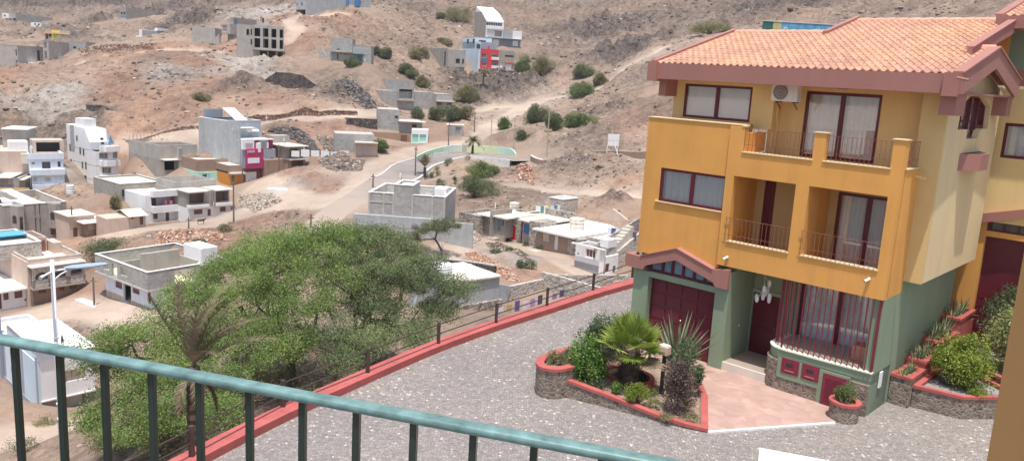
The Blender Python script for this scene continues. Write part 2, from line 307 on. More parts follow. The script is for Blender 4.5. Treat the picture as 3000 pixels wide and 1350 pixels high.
# ------------------------------------------------------------------ terrain: control points = image point + distance (m) + soil code
O3 = np.array([10.87922, 22.71223]); UH = np.array([math.cos(YAW), math.sin(YAW)]); WH = np.array([-math.sin(YAW), math.cos(YAW)])
def hw(u, v, z=0): q = O3+UH*u+WH*v; return np.array([q[0], q[1], z])     # house frame (u right, v back) -> world
SOIL = dict(R=(.268, .170, .122), T=(.265, .198, .152), G=(.186, .153, .135), P=(.34, .272, .22), W=(.32, .29, .26), O=(.31, .218, .16), B=(.228, .170, .132), M=(.212, .168, .138))
ROCK = dict(R=.25, T=.3, G=1.0, P=.02, W=.35, O=.08, B=.45, M=.6)
TP = [
 # far left slopes
 (cA(100, 30), 520, 'G'), (cA(700, 30), 500, 'G'), (cA(1500, 50), 420, 'G'), (cA(1200, 200), 300, 'G'), (cA(600, 280), 270, 'M'), (cA(350, 240), 300, 'M'),
 (cA(120, 180), 360, 'B'), (cA(60, 260), 300, 'B'), (cA(900, 150), 380, 'G'), (cA(20, 100), 420, 'M'),
 # red hill
 (cA(1250, 300), 240, 'R'), (cA(1100, 340), 225, 'R'), (cA(800, 390), 216, 'R'), (cA(500, 460), 205, 'T'), (cA(300, 500), 205, 'T'), (cA(60, 480), 205, 'R'), (cA(20, 560), 190, 'R'),
 (cA(1600, 330), 235, 'R'), (cA(1600, 420), 215, 'W'), (cA(1350, 420), 208, 'R'),
 (cA(850, 560), 195, 'R'), (cA(350, 620), 183, 'W'), (cA(250, 570), 190, 'T'), (cA(1150, 520), 198, 'W'), (cA(1400, 600), 190, 'R'), (cA(1000, 700), 180, 'R'), (cA(700, 700), 183, 'R'),
 (cA(100, 700), 172, 'W'), (cA(380, 780), 175, 'W'), (cA(100, 850), 166, 'T'), (cA(500, 850), 172, 'M'), (cA(850, 880), 170, 'R'), (cA(1300, 800), 172, 'R'), (cA(1600, 700), 178, 'O'), (cA(1650, 560), 190, 'M'),
 (cA(1000, 900), 168, 'R'), (cA(1100, 935), 161, 'P'), (cA(1380, 890), 160, 'P'), (cA(1250, 860), 166, 'R'),
 # slope under the frame building
 (cB(160, 430), 214, 'W'), (cB(330, 430), 214, 'T'), (cB(100, 520), 203, 'W'), (cB(500, 470), 212, 'B'), (cB(350, 600), 195, 'T'), (cB(200, 700), 180, 'R'), (cB(560, 640), 190, 'M'), (cB(650, 560), 200, 'M'),
 (cB(700, 720), 178, 'T'), (cB(500, 760), 170, 'R'), (cB(300, 810), 163, 'P'), (cB(600, 790), 168, 'P'), (cB(800, 770), 176, 'P'), (cB(760, 640), 190, 'G'), (cB(850, 700), 186, 'B'),
 (cB(900, 450), 225, 'T'), (cB(1050, 470), 228, 'B'), (cB(1200, 450), 245, 'T'), (cB(700, 480), 210, 'B'), (cB(960, 500), 215, 'B'),
 # upper middle
 (cB(400, 110), 268, 'R'), (cB(300, 140), 255, 'R'), (cB(400, 190), 245, 'O'), (cB(700, 90), 285, 'R'), (cB(600, 170), 262, 'R'), (cB(900, 150), 290, 'B'), (cB(1100, 260), 275, 'B'), (cB(700, 230), 250, 'B'), (cB(420, 290), 232, 'R'),
 (cB(1100, 60), 340, 'M'), (cB(1500, 20), 380, 'B'), (cB(1300, 180), 310, 'B'), (cB(150, 80), 300, 'W'), (cB(900, 20), 350, 'B'), (cB(350, 20), 320, 'M'),
 # gully and slopes right of it
 (cC(800, 150), 370, 'B'), (cC(1000, 300), 320, 'M'), (cC(1300, 250), 330, 'G'), (cC(1500, 80), 380, 'B'), (cC(1150, 60), 420, 'M'), (cC(760, 340), 290, 'M'), (cC(950, 480), 270, 'B'), (cC(1100, 600), 255, 'T'),
 (cC(1400, 400), 270, 'G'), (cC(1600, 400), 235, 'P'), (cC(1450, 520), 225, 'T'), (cC(1650, 480), 215, 'M'), (cC(1650, 250), 300, 'B'), (cC(1300, 640), 222, 'T'),
 (cC(560, 560), 258, 'G'), (cC(400, 600), 244, 'G'), (cC(650, 640), 245, 'G'), (cC(780, 600), 255, 'G'), (cC(300, 545), 258, 'M'), (cC(600, 540), 266, 'W'),
 (cC(1080, 640), 250, 'P'), (cC(950, 670), 236, 'P'), (cC(800, 715), 218, 'P'), (cC(680, 790), 198, 'P'), (cC(560, 860), 185, 'P'), (cC(480, 940), 175, 'P'), (cC(560, 740), 212, 'P'), (cC(530, 700), 222, 'G'), (cC(400, 760), 208, 'T'), (cC(250, 720), 215, 'M'),
 (cC(430, 850), 182, 'T'), (cC(200, 900), 172, 'R'), (cC(700, 900), 168, 'T'), (cC(800, 800), 188, 'T'), (cC(1000, 760), 205, 'O'), (cC(1000, 880), 165, 'T'), (cC(1200, 720), 195, 'T'), (cC(1400, 740), 180, 'M'),
 (cC(1600, 650), 180, 'O'), (cC(1600, 760), 160, 'B'), (cC(1500, 900), 148, 'R'), (cC(1300, 900), 150, 'M'), (cC(1100, 980), 148, 'M'), (cC(1400, 1000), 142, 'M'), (cC(1550, 940), 142, 'O'),
 (cC(900, 1050), 142, 'T'), (cC(1370, 1085), 135, 'T'), (cC(1590, 1085), 132, 'P'), (cC(1000, 1110), 138, 'M'),
 # terraces right of centre
 (cX(300, 480), 136, 'M'), (cX(700, 520), 128, 'M'), (cX(1150, 420), 130, 'T'), (cX(1600, 480), 118, 'T'), (cX(0, 700), 121, 'P'), (cX(400, 740), 119, 'P'), (cX(1000, 790), 113, 'P'), (cX(1500, 850), 107, 'P'), (cX(1850, 870), 105, 'P'), (cX(1500, 690), 112, 'R'),
 (cX(1300, 600), 120, 'T'), (cX(250, 870), 110, 'T'), (cX(900, 960), 103, 'O'), (cX(1350, 900), 103, 'G'), (cX(1700, 1000), 98, 'O'), (cX(1300, 1080), 98, 'O'), (cX(600, 900), 107, 'W'), (cX(150, 560), 124, 'R'),
 (cI(2100, 330), 95, 'O'), (cI(1900, 330), 97, 'O'), (cI(800, 130), 105, 'T'),
 # island and asphalt
 (cG(900, 860), 125, 'T'), (cG(1100, 700), 138, 'T'), (cG(1100, 900), 118, 'T'), (cG(1000, 600), 150, 'P'), (cG(700, 770), 130, 'P'), (cG(500, 820), 122, 'P'), (cG(430, 960), 112, 'P'), (cG(200, 1020), 108, 'P'), (cG(1300, 600), 150, 'P'), (cG(1500, 620), 148, 'P'), (cG(1660, 660), 142, 'W'), (cG(1200, 560), 156, 'P'),
 (cG(1600, 800), 118, 'T'), (cG(1700, 950), 112, 'T'), (cG(1250, 900), 115, 'T'),
 (cG(650, 590), 152, 'P'), (cG(850, 540), 158, 'P'), (cG(450, 680), 135, 'P'), (cG(330, 850), 120, 'P'), (cG(1000, 480), 165, 'R'), (cG(600, 530), 156, 'R'), (cG(950, 430), 170, 'R'), (cG(1230, 420), 172, 'T'),
 (cG(100, 900), 122, 'R'), (cG(60, 760), 132, 'P'), (cG(250, 700), 138, 'W'), (cG(60, 560), 152, 'R'), (cG(60, 400), 163, 'R'), (cG(150, 330), 168, 'R'), (cG(300, 520), 152, 'T'),
 # left valley
 (cE(1500, 720), 118, 'P'), (cE(1300, 560), 135, 'R'), (cE(1600, 560), 130, 'R'), (cE(1350, 650), 128, 'W'), (cE(1100, 650), 134, 'P'), (cE(1150, 760), 120, 'W'), (cE(1400, 800), 113, 'B'), (cE(1550, 900), 108, 'B'), (cE(850, 950), 118, 'O'), (cE(1200, 880), 112, 'R'), (cE(600, 1050), 112, 'T'), (cE(500, 1120), 108, 'T'), (cE(900, 1080), 103, 'R'), (cE(1600, 1050), 95, 'B'),
 (cE(1650, 330), 152, 'B'), (cE(1720, 400), 148, 'R'), (cE(1560, 120), 163, 'R'), (cE(1400, 130), 160, 'R'), (cE(740, 300), 150, 'R'), (cE(60, 330), 158, 'R'), (cE(500, 150), 163, 'P'), (cE(700, 90), 166, 'R'), (cE(1300, 90), 166, 'P'),
 (cD(620, 800), 130, 'T'), (cD(800, 810), 126, 'R'), (cD(560, 450), 152, 'W'), (cD(560, 620), 142, 'T'), (cD(750, 740), 136, 'T'), (cD(640, 1090), 117, 'R'), (cD(1100, 1010), 117, 'O'), (cD(1250, 1100), 108, 'T'), (cD(700, 1060), 118, 'R'),
 (cD(60, 260), 162, 'M'), (cD(350, 290), 168, 'M'), (cD(200, 200), 175, 'M'),
 (cF(1200, 900), 84, 'T'), (cF(200, 850), 90, 'T'), (cF(600, 800), 88, 'T'), (cF(760, 560), 98, 'R'), (cF(800, 420), 105, 'B'), (cF(1150, 150), 107, 'R'), (cF(1500, 150), 106, 'R'), (cF(880, 780), 89, 'W'), (cF(60, 910), 84, 'T'),
 (cP(60, 600), 62, 'T'), (cP(300, 1000), 56, 'O'), (cP(100, 800), 60, 'O'), (cP(560, 950), 50, 'T'), (cP(500, 1150), 46, 'T'), (cP(1500, 1000), 33, 'B'), (cP(1000, 900), 42, 'T'),
 # centre hollow
 (cH(950, 600), 82, 'O'), (cH(1500, 640), 81, 'O'), (cH(1150, 720), 72, 'R'), (cH(1250, 580), 82, 'W'), (cH(1000, 560), 86, 'W'), (cH(1550, 800), 74, 'O'), (cH(1350, 700), 75, 'R'), (cH(800, 640), 82, 'R'), (cH(870, 470), 90, 'T'), (cH(700, 560), 84, 'O'),
 (cH(1100, 1000), 55, 'M'), (cH(1700, 740), 74, 'O'), (cH(300, 520), 84, 'T'), (cH(1700, 690), 78, 'O'), (cH(600, 900), 55, 'T'),
 (cH(200, 1100), 44, 'B'), (cH(1300, 480), 92, 'O'),
 # behind the house
 (cJ(1000, 60), 250, 'B'), (cJ(1700, 60), 225, 'M'), (cJ(300, 100), 300, 'M'), (cJ(700, 60), 280, 'G'), (cJ(1300, 20), 260, 'B'), (cJ(100, 250), 240, 'T'), (cJ(20, 620), 160, 'R'),
]
BASES = []      # (point, distance) of building corners, filled below
def bp(p, D): BASES.append((p, D)); return (p, D)
# world points the camera cannot see (x, y, z)
WP = [(0, 10, -2.0), (-8, 14, -4.5), (-14, 8, -9), (-30, 10, -17), (-60, 20, -20), (15, 60, -8), (20, 80, -4), (30, 100, 0), (45, 60, 3), (70, 90, 14), (60, 40, 6), (110, 160, 36), (150, 250, 60), (-150, 100, -12), (-220, 200, 5),
      (-6, 25, -5), (-9, 32, -6), (-4, 38, -7), (2, 42, -8.5), (8, 45, -8.5), (-13, 24, -8), (14, 50, -8.5), (-2, 20, -3.5), (2, 50, -9), (9, 52, -9), (-5, 48, -9.5),
      (-700, 900, 190), (-300, 900, 190), (0, 900, 190), (300, 900, 200), (600, 700, 200), (400, 300, 120), (-500, 400, 70), (0, 620, 95), (-250, 620, 95), (200, 560, 110), (-420, 620, 100)]
WPC = ['B']*len(WP)
# ------------------------------------------------------------------ base corners of the buildings (image point, distance): they also hold the terrain
def an(pA, D, pB, deg):
    a = pt(pA, D); e = (math.cos(R(deg)), math.sin(R(deg))); r = ray(*pB)
    t = (a[0]*e[1]-a[1]*e[0])/(r[0]*e[1]-r[1]*e[0]); return (bp(pA, D), bp(pB, float(t)))
AN = dict(
 far1=an(cN(85, 362), 385, cN(228, 366), -15), far2=an(cN(505, 462), 330, cN(740, 480), -5), lime=an(cN(640, 566), 285, cN(1000, 572), -5),
 shell_l=an(cN(145, 985), 238, cN(268, 1040), -8), shell_r=an(cN(620, 950), 243, cN(700, 935), 5), low_l=an(cN(920, 740), 255, cN(1215, 672), 0),
 far3=an(cA(812, 128), 345, cA(858, 132), -20), ware=an(cA(945, 275), 290, cA(965, 272), -30), blocky=an(cQ(270, 530), 258, cQ(560, 545), 5), two=an(cQ(645, 540), 256, cQ(750, 545), -20),
 frame=an(cQ(1045, 745), 222, cQ(1420, 752), 21), top=an(cQ(1575, 215), 290, cQ(1700, 207), -38), shack=an(cQ(2060, 125), 300, cQ(2385, 90), 0),
 mid1=an(cQ(1870, 745), 214, cQ(2280, 765), 6), mid2=an(cQ(2285, 780), 208, cQ(2520, 790), 6),
 white_hi=an(cR(345, 650), 285, cR(845, 662), 20), redb=an(cR(245, 1080), 268, cR(745, 1105), 27), greyc=an(cC(250, 505), 262, cC(370, 512), 27),
 big_grey=an(cB(1080, 745), 198, cB(1185, 752), 35), row_grey=an(cB(1335, 750), 203, cB(1450, 752), 35),
 road1=an(cG(630, 395), 170, cG(830, 400), 12), kiosk=an(cG(738, 490), 165, cG(878, 490), 5), shed=an(cG(1040, 432), 172, cG(1178, 432), 5), stoneh=an(cG(285, 600), 146, cG(450, 600), 15),
 left3=an(cS(545, 1130), 148, cS(1150, 1130), 38), tall=an(cT(375, 1072), 156, cT(665, 1065), 52), unfin=an(cE(378, 560), 150, cE(690, 572), 50), 
 aqua=an(cE(665, 590), 141, cE(935, 592), 45), orangeh=an(cE(935, 600), 140, cE(1050, 600), 45), mag=an(cU(525, 925), 143, cU(1000, 905), 52), small2=an(cE(1345, 505), 146, cE(1575, 480), 50),
 whiteb=an(cE(222, 945), 127, cE(580, 912), 50), twob=an(cE(582, 905), 128, cE(945, 868), 50), hut=an(cD(1100, 975), 121, cD(1238, 965), 48), brown=an(cD(745, 1055), 121, cD(1003, 1010), 50), brown2=an(cD(590, 1060), 121, cD(690, 1062), 50),
 arch=an(cO(75, 955), 122, cO(965, 990), 48), stoneb=an(cF(290, 690), 99, cF(705, 570), 49), lowl=an(cF(-80, 760), 96, cF(260, 715), 55), unw=an(cF(905, 640), 96, cF(1290, 745), -37), near=an(cM(345, 1060), 66, cM(640, 980), 47),
 blockb=an(cZ(345, 800), 88, cZ(1340, 900), -4), stone_a=an(cW(275, 640), 97, cW(665, 690), -42), row1=an(cW(675, 930), 96, cW(1140, 930), -42), row2=an(cW(1145, 920), 95, cW(1450, 965), -42), row3=an(cW(1470, 1000), 93, cW(1680, 1010), -42),
 brownc=an(cI(1045, 690), 90, cI(1480, 760), -43), whitec=an(cI(1480, 880), 81, cI(1815, 1045), -42), lowc=an(cV(-250, 700), 57, cV(570, 700), 40),
 yard=an(cV(900, 450), 63, cV(1280, 300), 47),
)

RD = [(cG(-30, 1330), 92), (cG(60, 1190), 97), (cG(160, 1080), 103), (cG(330, 960), 111), (cG(560, 800), 123), (cG(720, 700), 134), (cG(850, 645), 143), (cG(1000, 605), 150), (cG(1150, 588), 153), (cG(1320, 592), 152), (cG(1480, 605), 149), (cG(1620, 622), 145), (cG(1720, 640), 141)]
for p_, D_ in RD: bp(p_, D_)
MW = [(cG(780, 640), 144), (cG(850, 612), 148.5), (cG(950, 585), 153.5), (cG(1050, 570), 157), (cG(1200, 562), 160), (cG(1400, 578), 158), (cG(1540, 585), 155), (cG(1625, 600), 150)]
for p_, D_ in MW: bp(p_, D_)
def hfit():
    X = []; Y = []; Zs = []; C = []; Rk = []
    for p, D, c in TP:
        q = pt(p, D); X.append(q[0]); Y.append(q[1]); Zs.append(q[2]); C.append(SOIL[c]); Rk.append(ROCK[c])
    for p, D in BASES:
        q = pt(p, D); X.append(q[0]); Y.append(q[1]); Zs.append(q[2]-.1); C.append(SOIL['T']); Rk.append(.1)
    for (x, y, z), c in zip(WP, WPC): X.append(x); Y.append(y); Zs.append(z); C.append(SOIL[c]); Rk.append(ROCK[c])
    return np.array(X), np.array(Y), np.array(Zs), np.array(C), np.array(Rk)
PX, PY, PZ, PC, PR = hfit()
def kern(d2): return np.sqrt(d2+16.)
_n = len(PX); _A = np.zeros((_n+3, _n+3)); _d2 = (PX[:, None]-PX)**2+(PY[:, None]-PY)**2
_A[:_n, :_n] = kern(_d2) - .4*np.eye(_n)
_A[:_n, _n] = 1; _A[:_n, _n+1] = PX/100; _A[:_n, _n+2] = PY/100; _A[_n:, :_n] = _A[:_n, _n:].T
_w = np.linalg.solve(_A, np.concatenate([PZ, [0, 0, 0]]))
def height(x, y):
    x = np.asarray(x, float); y = np.asarray(y, float); sh = x.shape; x = x.ravel(); y = y.ravel(); out = np.empty(len(x))
    for i in range(0, len(x), 40000):
        a, b = x[i:i+40000], y[i:i+40000]
        k = kern((a[:, None]-PX)**2+(b[:, None]-PY)**2)
        out[i:i+40000] = k@_w[:_n]+_w[_n]+_w[_n+1]*a/100+_w[_n+2]*b/100
    return out.reshape(sh)
def colour(x, y):
    out = np.empty((len(x), 4))
    for i in range(0, len(x), 40000):
        a, b = x[i:i+40000], y[i:i+40000]
        d2 = (a[:, None]-PX)**2+(b[:, None]-PY)**2; k = 1/(d2+6.)**2
        k /= k.sum(1)[:, None]; out[i:i+40000, :3] = k@PC; out[i:i+40000, 3] = k@PR
    return out
def ground(p, dmin=12, dmax=700):
    """where the ray through an image point meets the terrain"""
    r = ray(*p); t = np.exp(np.linspace(math.log(dmin), math.log(dmax), 500)); q = CAM+r*t[:, None]
    g = q[:, 2]-height(q[:, 0], q[:, 1]); i = np.where(g < 0)[0]
    if len(i) == 0: return q[-1]
    i = i[0]
    if i == 0: return q[0]
    a, b = g[i-1], g[i]; tt = t[i-1]+(t[i]-t[i-1])*a/(a-b); return CAM+r*tt
_rng = np.random.RandomState(5); _H = _rng.rand(256, 256)
def vnoise(x, y):
    xi = np.floor(x).astype(int); yi = np.floor(y).astype(int); fx = x-xi; fy = y-yi; fx = fx*fx*(3-2*fx); fy = fy*fy*(3-2*fy)
    a = _H[xi & 255, yi & 255]; b = _H[(xi+1) & 255, yi & 255]; c = _H[xi & 255, (yi+1) & 255]; d = _H[(xi+1) & 255, (yi+1) & 255]
    return (a*(1-fx)+b*fx)*(1-fy)+(c*(1-fx)+d*fx)*fy
def fbm(x, y, o=4, l=2.03, g=.5):
    s = 0; a = 1; t = 0
    for i in range(o): s = s+a*(vnoise(x+17.3*i, y-9.1*i)-.5); t += a; x = x*l; y = y*l; a *= g
    return s/t
def ridged(x, y, o=4):
    s = 0; a = 1; t = 0
    for i in range(o): s = s+a*(1-np.abs(2*vnoise(x+11.3*i, y+5.7*i)-1)); t += a; x = x*2.1; y = y*2.1; a *= .55
    return s/t
# roads as lines on the terrain
def line(cf, pts, dm=12): return np.array([ground(cf(*p), dm)[:2] for p in pts])
TRACKS = [  # (points, half width)
 (line(cE, [(60, 1010), (400, 965), (760, 930), (1000, 880), (1300, 790), (1700, 740)]), 3.4),
 (line(cE, [(1180, 610), (1300, 690), (1500, 730), (1730, 760)]), 3.2),
 (line(cG, [(0, 990), (180, 940), (300, 840), (420, 700), (560, 620), (760, 560), (950, 515), (1180, 500)]), 2.6),
 (line(cC, [(440, 945), (500, 920), (560, 860), (680, 790), (800, 715), (950, 672), (1080, 645)]), 2.6),
 (line(cC, [(800, 715), (650, 730), (530, 735), (450, 760)]), 2.2),
 (line(cB, [(60, 870), (200, 835), (450, 805), (700, 780), (820, 765), (930, 770)]), 2.4),
 (line(cA, [(830, 970), (1000, 950), (1250, 910), (1420, 885)]), 2.2),
 (line(cX, [(0, 700), (400, 745), (1000, 795), (1500, 850), (1850, 880)]), 1.5),
 (line(cI, [(0, 740), (250, 640), (520, 620), (900, 660), (1150, 740), (1400, 880), (1700, 1000)]), 1.7),
 (line(cF, [(0, 880), (300, 790), (700, 760), (1000, 740), (1150, 800)]), 4.0),
 (line(cP, [(0, 1000), (200, 980), (350, 960)]), 3.0),
 (line(cB, [(330, 290), (400, 200), (330, 140), (420, 115), (700, 90)]), 2.5),
 (line(cA, [(520, 440), (800, 390), (1100, 340), (1500, 360)]), 1.6),
 (line(cC, [(1230, 640), (1350, 560), (1500, 440), (1650, 370), (1738, 330)]), 1.3),
]
def seg_dist(x, y, P):
    d = np.full(x.shape, 1e9)
    for a, b in zip(P[:-1], P[1:]):
        v = b-a; L = v@v+1e-9; t = np.clip(((x-a[0])*v[0]+(y-a[1])*v[1])/L, 0, 1)
        d = np.minimum(d, np.hypot(x-a[0]-t*v[0], y-a[1]-t*v[1]))
    return d
ROAD = np.array([pt(p, D)[:2] for p, D in RD])
# platform of the cobbled courtyard (world xy)
CURB = [(-9.4, 12.4), (-7.65, 16.9), (-6.1, 20.3), (-4.35, 23.4), (-2.55, 26.5), (-.45, 29.4), (1.75, 32.1), (3.85, 34.9), (6.3, 37.6)]
PLAT = CURB+[tuple(hw(-8.0, 11)[:2]), tuple(hw(-8, 22)[:2]), tuple(hw(20, 30)[:2]), (60, 10), (40, -20), (-14, -20), (-12, 5)]
def inside(x, y, poly):
    c = np.zeros(x.shape, bool); n = len(poly)
    for i in range(n):
        x1, y1 = poly[i]; x2, y2 = poly[(i+1) % n]
        if y1 == y2: continue
        k = ((y1 > y) != (y2 > y)) & (x < (x2-x1)*(y-y1)/(y2-y1)+x1); c ^= k
    return c
NA, NR = 1150, 680
az = np.linspace(R(-52), R(52), NA); rr = np.exp(np.linspace(math.log(11), math.log(1150), NR))
gx = np.outer(rr, np.sin(az)).ravel(); gy = np.outer(rr, np.cos(az)).ravel()
gz = height(gx, gy); cc = colour(gx+6*fbm(gx*.09, gy*.09), gy+6*fbm(gx*.09+40, gy*.09))
dist = np.hypot(gx, gy)
rough_amt = cc[:, 3].copy()
road_m = np.zeros(len(gx))
for P, hwid in TRACKS:
    d = seg_dist(gx, gy, P)+1.6*fbm(gx*.25, gy*.25)
    road_m = np.maximum(road_m, np.clip(1-(d-hwid*.75)/(hwid*.6), 0, 1))
dr = seg_dist(gx, gy, ROAD)
rough_amt *= (1-road_m*.95)
rough_amt *= np.clip((dr-3.5)/4, 0, 1)
# hard flat shelf where houses stand
bx = np.array([pt(p, D)[:2] for p, D in BASES])
dB = np.full(len(gx), 1e9)
for q in bx: dB = np.minimum(dB, np.hypot(gx-q[0], gy-q[1]))
calm = np.clip((dB-2)/6, .12, 1); rough_amt *= calm
big = fbm(gx*.035, gy*.035, 3)*np.clip((dist-120)/120, 0, 1)*5.0*np.clip(cc[:, 3], .3, 1)
ca, sa = math.cos(.9), math.sin(.9)
u1 = gx*ca+gy*sa; v1 = -gx*sa+gy*ca
strata = ridged(u1*.10, v1*.035, 5)                      # rock ribs running down slope
small = fbm(gx*.9, gy*.9, 3)*.5+fbm(gx*.32, gy*.32, 3)*1.1
crag = np.clip(strata-.56, 0, 1)*np.clip(dist/180, .2, 1.6)
crag2 = np.clip(ridged(u1*.30+9, v1*.11, 4)-.55, 0, 1)*np.clip(dist/200, .1, 1.4)
gz = gz+rough_amt*(small*.8+crag*12+crag2*4.5)+big*np.clip((dB-10)/40, 0, 1)*(1-road_m)*.55
gz = np.where(dr < 4.6, np.minimum(gz, height(gx, gy)-.05), gz)
inp = inside(gx, gy, PLAT); gz = np.where(inp, np.minimum(gz, -2.5), gz)
me = bpy.data.meshes.new('ground'); nv = NA*NR
me.vertices.add(nv); me.vertices.foreach_set('co', np.stack([gx, gy, gz], 1).ravel().astype(np.float32))
i0 = (np.arange(NR-1)[:, None]*NA+np.arange(NA-1)).ravel(); qd = np.stack([i0, i0+1, i0+NA+1, i0+NA], 1)[:, ::-1]
me.loops.add(qd.size); me.loops.foreach_set('vertex_index', qd.ravel().astype(np.int32))
me.polygons.add(len(qd)); me.polygons.foreach_set('loop_start', np.arange(0, qd.size, 4, dtype=np.int32))
me.polygons.foreach_set('use_smooth', np.ones(len(qd), bool))
vc = cc[:, :3].copy()
pale = np.array((.44, .355, .285)); k = (road_m*.95)[:, None]; vc = vc*(1-k)+(pale*.8+vc*.22)*k
a = me.attributes.new('soil', 'FLOAT_COLOR', 'POINT')
rgba = np.ones((nv, 4)); rgba[:, :3] = vc; rgba[:, 3] = np.clip(rough_amt, 0, 1); a.data.foreach_set('color', rgba.ravel().astype(np.float32))
me.update(calc_edges=True)
gr = bpy.data.objects.new('ground', me); COL.objects.link(gr); tag(gr, 'bare stony hillside and valley floor of red and grey soil', 'ground', kind='structure')
m, t, b = nodes('hillside_soil')
at = N(t, 'ShaderNodeAttribute', attribute_name='soil'); geo = N(t, 'ShaderNodeNewGeometry')
def nz(scale, det=6., ro=.65, mp=None):
    n = N(t, 'ShaderNodeTexNoise', i_Scale=scale, i_Detail=det, i_Roughness=ro); t.links.new(mp or geo.outputs['Position'], n.inputs[0]); return n.outputs[0]
al0 = N(t, 'ShaderNodeMath', operation='MULTIPLY_ADD', use_clamp=True); t.links.new(at.outputs['Alpha'], al0.inputs[0]); al0.inputs[1].default_value = 2.; al0.inputs[2].default_value = .22
c = mix(t, at.outputs['Color'], ramp(t, [(.30, (.70, .68, .68)), (.5, (1, 1, 1)), (.72, (1.30, 1.28, 1.25))], nz(.05, 8.)).outputs[0], 1., 'MULTIPLY')
c = mix(t, c, ramp(t, [(.34, (.52, .48, .46)), (.5, (1, 1, 1)), (.68, (1.32, 1.3, 1.26))], nz(.45, 8., .75)).outputs[0], al0.outputs[0], 'MULTIPLY')
c = mix(t, c, ramp(t, [(.36, (.56, .51, .48)), (.47, (1, 1, 1)), (.60, (1.1, 1.09, 1.08)), (.68, (1.38, 1.36, 1.3))], nz(2.1, 5., .85)).outputs[0], al0.outputs[0], 'MULTIPLY')
mpn = N(t, 'ShaderNodeMapping'); mpn.inputs['Rotation'].default_value = (0, 0, .9); mpn.inputs['Scale'].default_value = (1.0, .3, 1.6); t.links.new(geo.outputs['Position'], mpn.inputs[0])
fr = ramp(t, [(.42, (.36, .31, .28)), (.50, (1, 1, 1))], nz(.42, 10., .82, mpn.outputs[0])); fa = N(t, 'ShaderNodeMath', operation='MULTIPLY', use_clamp=True); t.links.new(at.outputs['Alpha'], fa.inputs[0]); fa.inputs[1].default_value = 1.1
c = mix(t, c, fr.outputs[0], fa.outputs[0], 'MULTIPLY')
# pale gravel patches and dark stones
patch = ramp(t, [(.60, (0, 0, 0)), (.72, (1, 1, 1))], nz(.16, 9., .78)); rk = N(t, 'ShaderNodeMath', operation='MULTIPLY'); t.links.new(at.outputs['Alpha'], rk.inputs[0]); t.links.new(patch.outputs[0], rk.inputs[1])
rk2 = N(t, 'ShaderNodeMath', operation='MINIMUM', use_clamp=True); t.links.new(rk.outputs[0], rk2.inputs[0]); rk2.inputs[1].default_value = .45
c = mix(t, c, (.50, .45, .39), rk2.outputs[0])
vo = N(t, 'ShaderNodeTexVoronoi', i_Scale=1.1, i_Randomness=1.); t.links.new(geo.outputs['Position'], vo.inputs[0])
st = ramp(t, [(.13, (1, 1, 1)), (.24, (0, 0, 0))], vo.outputs['Distance']); sp = N(t, 'ShaderNodeSeparateColor'); t.links.new(vo.outputs['Color'], sp.inputs[0])
pick = ramp(t, [(.55, (0, 0, 0)), (.6, (1, 1, 1))], sp.outputs[0])
m1 = N(t, 'ShaderNodeMath', operation='MULTIPLY'); t.links.new(st.outputs[0], m1.inputs[0]); t.links.new(pick.outputs[0], m1.inputs[1])
m2 = N(t, 'ShaderNodeMath', operation='MULTIPLY', use_clamp=True); t.links.new(m1.outputs[0], m2.inputs[0])
al = N(t, 'ShaderNodeMath', operation='MULTIPLY', use_clamp=True); t.links.new(at.outputs['Alpha'], al.inputs[0]); al.inputs[1].default_value = 2.2; t.links.new(al.outputs[0], m2.inputs[1])
stc = ramp(t, [(0, (.10, .08, .075)), (.75, (.17, .13, .11)), (.8, (.5, .46, .42))], sp.outputs[1])
c = mix(t, c, stc.outputs[0], m2.outputs[0])
t.links.new(c, b.inputs['Base Color']); b.inputs['Roughness'].default_value = .95; b.inputs['Specular IOR Level'].default_value = .2
hsum = N(t, 'ShaderNodeMath', operation='ADD'); t.links.new(nz(1.1, 9., .75), hsum.inputs[0])
hm = N(t, 'ShaderNodeMath', operation='MULTIPLY'); t.links.new(m1.outputs[0], hm.inputs[0]); hm.inputs[1].default_value = .5; t.links.new(hm.outputs[0], hsum.inputs[1])
bpn = N(t, 'ShaderNodeBump', i_Distance=1.9); t.links.new(hsum.outputs[0], bpn.inputs['Height'])
bs = N(t, 'ShaderNodeMath', operation='MULTIPLY_ADD', use_clamp=True); t.links.new(at.outputs['Alpha'], bs.inputs[0]); bs.inputs[1].default_value = .75; bs.inputs[2].default_value = .12
t.links.new(bs.outputs[0], bpn.inputs['Strength']); t.links.new(bpn.outputs[0], b.inputs['Normal'])
me.materials.append(m)
def gz_at(x, y): return float(height(np.array([x]), np.array([y]))[0])

